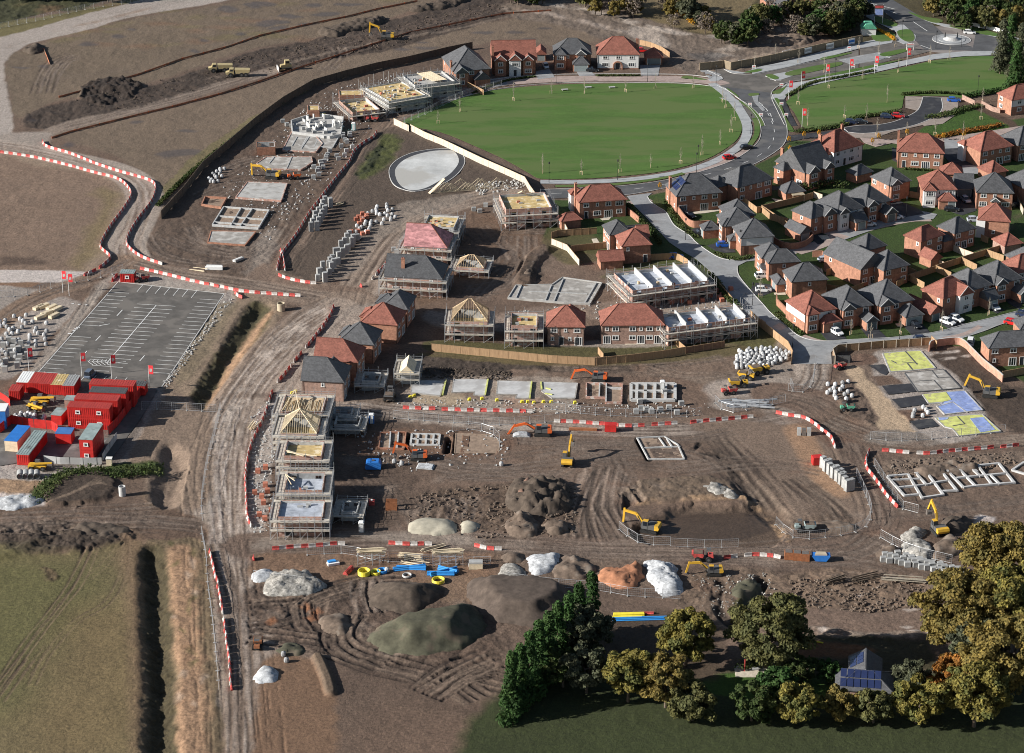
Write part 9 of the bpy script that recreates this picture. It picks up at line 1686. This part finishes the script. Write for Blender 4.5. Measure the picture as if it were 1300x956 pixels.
lm=MB(); lm.tube((0,0,0),(0,0,1.2),.10,6,.09); lm.tube((0,0,1.2),(0,0,5.6),.06,6,.05); LPm=lm.mesh('pole','lamp'); lh=MB(); lh.tube((0,0,5.6),(0,0,5.7),.12,6,.25); lh.tube((0,0,5.7),(0,0,6.1),.25,6,.2); lh.tube((0,0,6.1),(0,0,6.3),.28,6,.03); LHm=lh.mesh('lantern','lamp')
for i,(x,y) in enumerate([(697,232),(784,229),(886,210),(884,220),(706,106),(822,104),(1006,442),(1142,431),(955,388),(1188,62),(1265,62),(1220,60),(1145,48),(1060,98),(909,107),(1241,120),(939,320),(1150,277),(1130,262),(953,170),(870,305)]):
 x_,y_=G(x,y); t=thing('street_lamp','black street lamp with lantern head on the estate roads','street lamp',(x_,y_,.1),0,'street lamps of the estate'); inst('pole',LPm,t); inst('lantern',LHm,t)
fp=MB(); fp.tube((0,0,0),(0,0,6.2),.06,6,.04); FPm=fp.mesh('pole','white'); fc=MB(); fc.box(.06,1.15,-.02,.02,3.9,6.1); FCm=fc.mesh('flag','flag'); fe=MB(); fe.box(.3,.9,-.04,-.025,4.5,5.3); FEm=fe.mesh('emblem','whitep')
for lb,x,y in [('red flag by the farthest track entrance, left of two',80,372),('red flag by the farthest track entrance, right of two',88,376),('red flag at the compound corner nearest the storage yard',37,472),('red flag behind the compound container row',104,478),('red flag behind the stacked red cabins',142,481),('red flag on a white pole at the car park corner by the pit',190,494),('red flag nearest the junction on the avenue',1001,126),('red flag second from the junction on the avenue',1017,114),('red flag by the lamp midway along the avenue',1048,105),('red flag beside the crossing on the avenue',1078,98),('red flag before the long lawn near the roundabout',1110,94),('red flag closest to the roundabout',1151,84),('red flag on the verge by the spine road bend',1018,162)]:
 x_,y_=G(x,y); t=thing('flag_pole',lb,'flag',(x_,y_,0),0,'red flags on white poles'); inst('pole',FPm,t); f=inst('flag',FCm,t,rz=.1*((x*7)%5-2)); inst('emblem',FEm,f)
sg=MB(); sg.box(-.6,.6,-.04,.04,.5,1.3); SGm=sg.mesh('board','white'); s2=MB(); s2.box(-.55,-.45,-.03,.03,0,.5); s2.box(.45,.55,-.03,.03,0,.5); SG2=s2.mesh('leg','white'); s3=MB(); s3.box(-.4,.4,-.06,-.045,.85,1.05); SG3=s3.mesh('lettering','flag')
for x,y in [(957,88),(992,111),(992,135),(998,149),(952,136),(966,149),(1051,92),(1083,87),(1078,64),(1112,86),(1231,37),(1155,60)]:
 x_,y_=G(x,y); t=thing('notice_board','small white notice board on legs in the avenue verges','sign',(x_,y_,.1),0,'white notice boards of the avenue'); b=inst('board',SGm,t); inst('leg',SG2,t); inst('lettering',SG3,b)
def board(label,px,py,w,h,z,m1,m2,hd=0,name='billboard'):
 x,y=G(px,py); t=thing(name,label,'billboard',(x,y,0),R(hd));
 for u in(-w/2+.15,w/2-.15): q=MB(); q.tube((u,0,0),(u,0,z+h),.1,6); q.build('post','white',t)
 q=MB(); q.box(-w/2,w/2,-.16,-.1,z,z+h); o=q.build('panel',m1,t); q=MB(); q.box(-w/2+.2,w/2-.2,-.18,-.161,z+h*.12,z+h*.62); q.build('picture',m2,o); q=MB(); q.box(-w/2+.2,w/2-.2,-.18,-.161,z+h*.72,z+h*.92); q.build('lettering','redp',o)
board('tall advertising board on white posts beside the avenue roundabout',1115,30,3.2,4.2,2.6,'machgrey','insul_blue'); board('low white board on two legs in the avenue island',1155,64,2.6,1.2,1.2,'white','wrap',name='low_board')
boxthing('sales_marquee','green-roofed sales kiosk by the roundabout','kiosk',1102,43,0,[('body','render',[(-2.4,2.4,-2,2,0,2.4)]),('roof','netgreen',[([(-2.7,2.4),(2.7,2.4),(1.2,4.0),(-1.2,4.0)],-2.3,2.3)])])
boxthing('brick_gateway','curved brick wall frame with steel beams among the trees','structure',1066,38,-14,[('wall','brick_pale',[(-7,4,-.3,.3,0,3.4)]),('beam','galv',[(-7+i*2,-6.8+i*2,.31,5,3.1,3.4) for i in range(6)]),('plaque','blue',[(1.4,2.6,-.36,-.31,1,2.4)])])
rt=thing('roundabout_mound','pale stone mound with a dark bollard sculpture on the roundabout','monument',(rc[0],rc[1],.2)); b=MB(); b.tube((0,0,0),(0,0,.9),3.0,20,1.6); b.build('mound','concrete_pale',rt);
for a in(-2.2,2.0): b=MB(); b.tube((a,.5,.5),(a,.5,2.2),.22,8,.15); b.build('figure','lamp',rt)
for lb,x,y in [('flat white stone bench on the oval lawn, leftmost of three',717,115),('flat white stone bench on the oval lawn, middle of three',747,112),('slanting white stone bench on the oval lawn, rightmost of three',777,112)]: boxthing('stone_bench',lb,'bench',x,y,10,[('seat','concrete_pale',[(-1,1,-.4,.4,.35,.5)]),('leg','concrete',[(-.8,-.6,-.3,.3,0,.349)]),('leg','concrete',[(.6,.8,-.3,.3,0,.349)])])
boxthing('pergola','pale open pergola beside the slate-roofed garage','pergola',1012,255,12,[('roof','timber_pale',[(-1.8,1.8,-1.3+i*.5,-1.1+i*.5,2.1,2.25) for i in range(6)]),('post','timber_pale',[(-1.7,-1.6,-1.2,-1.1,0,2.1)]),('post','timber_pale',[(1.6,1.7,-1.2,-1.1,0,2.1)])])
for lb,x,y,w,d,z,hd,rf in [('far red-brick house half hidden in the top woodland',972,17,7,8,4.4,10,'slate'),('far pale house with red gable in the top woodland',990,22,6,7,3.6,20,'slate'),('far white-gabled brick house high in the woods',1005,8,8,8,4.6,-10,'red'),('far low grey-roofed house above the woodland edge',1060,6,9,8,4.2,5,'slate'),('far red-brick house behind the trees at the top edge',1200,-2,9,8,4.6,0,'red'),('far small pale-roofed building near the top corner',1240,8,7,6,3.2,12,'slate')]:
 gx_,gy_=G(x,y); house(lb,(gx_,gy_,R(hd),w,d),'gy' if 'gable' in lb else 'hip',rf,'brick',S=('ww','wd'),Wf=None,Ef=None,eave=z,zwin=(.15,2.3))
x,y=G(962,860); boxthing('garden_patio','pale garden patio with a red parasol at the picture foot','patio',960,853,0,[('paving','patio',[(-4,5,-2,2,0,.12)]),('parasol','redp',[(-2.3,-2.1,0,.2,.12,2.6)]),('table','wrap',[(-.8,.4,-.4,.4,.7,.8)])])
finish_terrain()
for o in list(bpy.data.objects):
 if o.name.startswith(('wing_wall','rendered_wall')) and o.parent is None: o['kind']='structure'
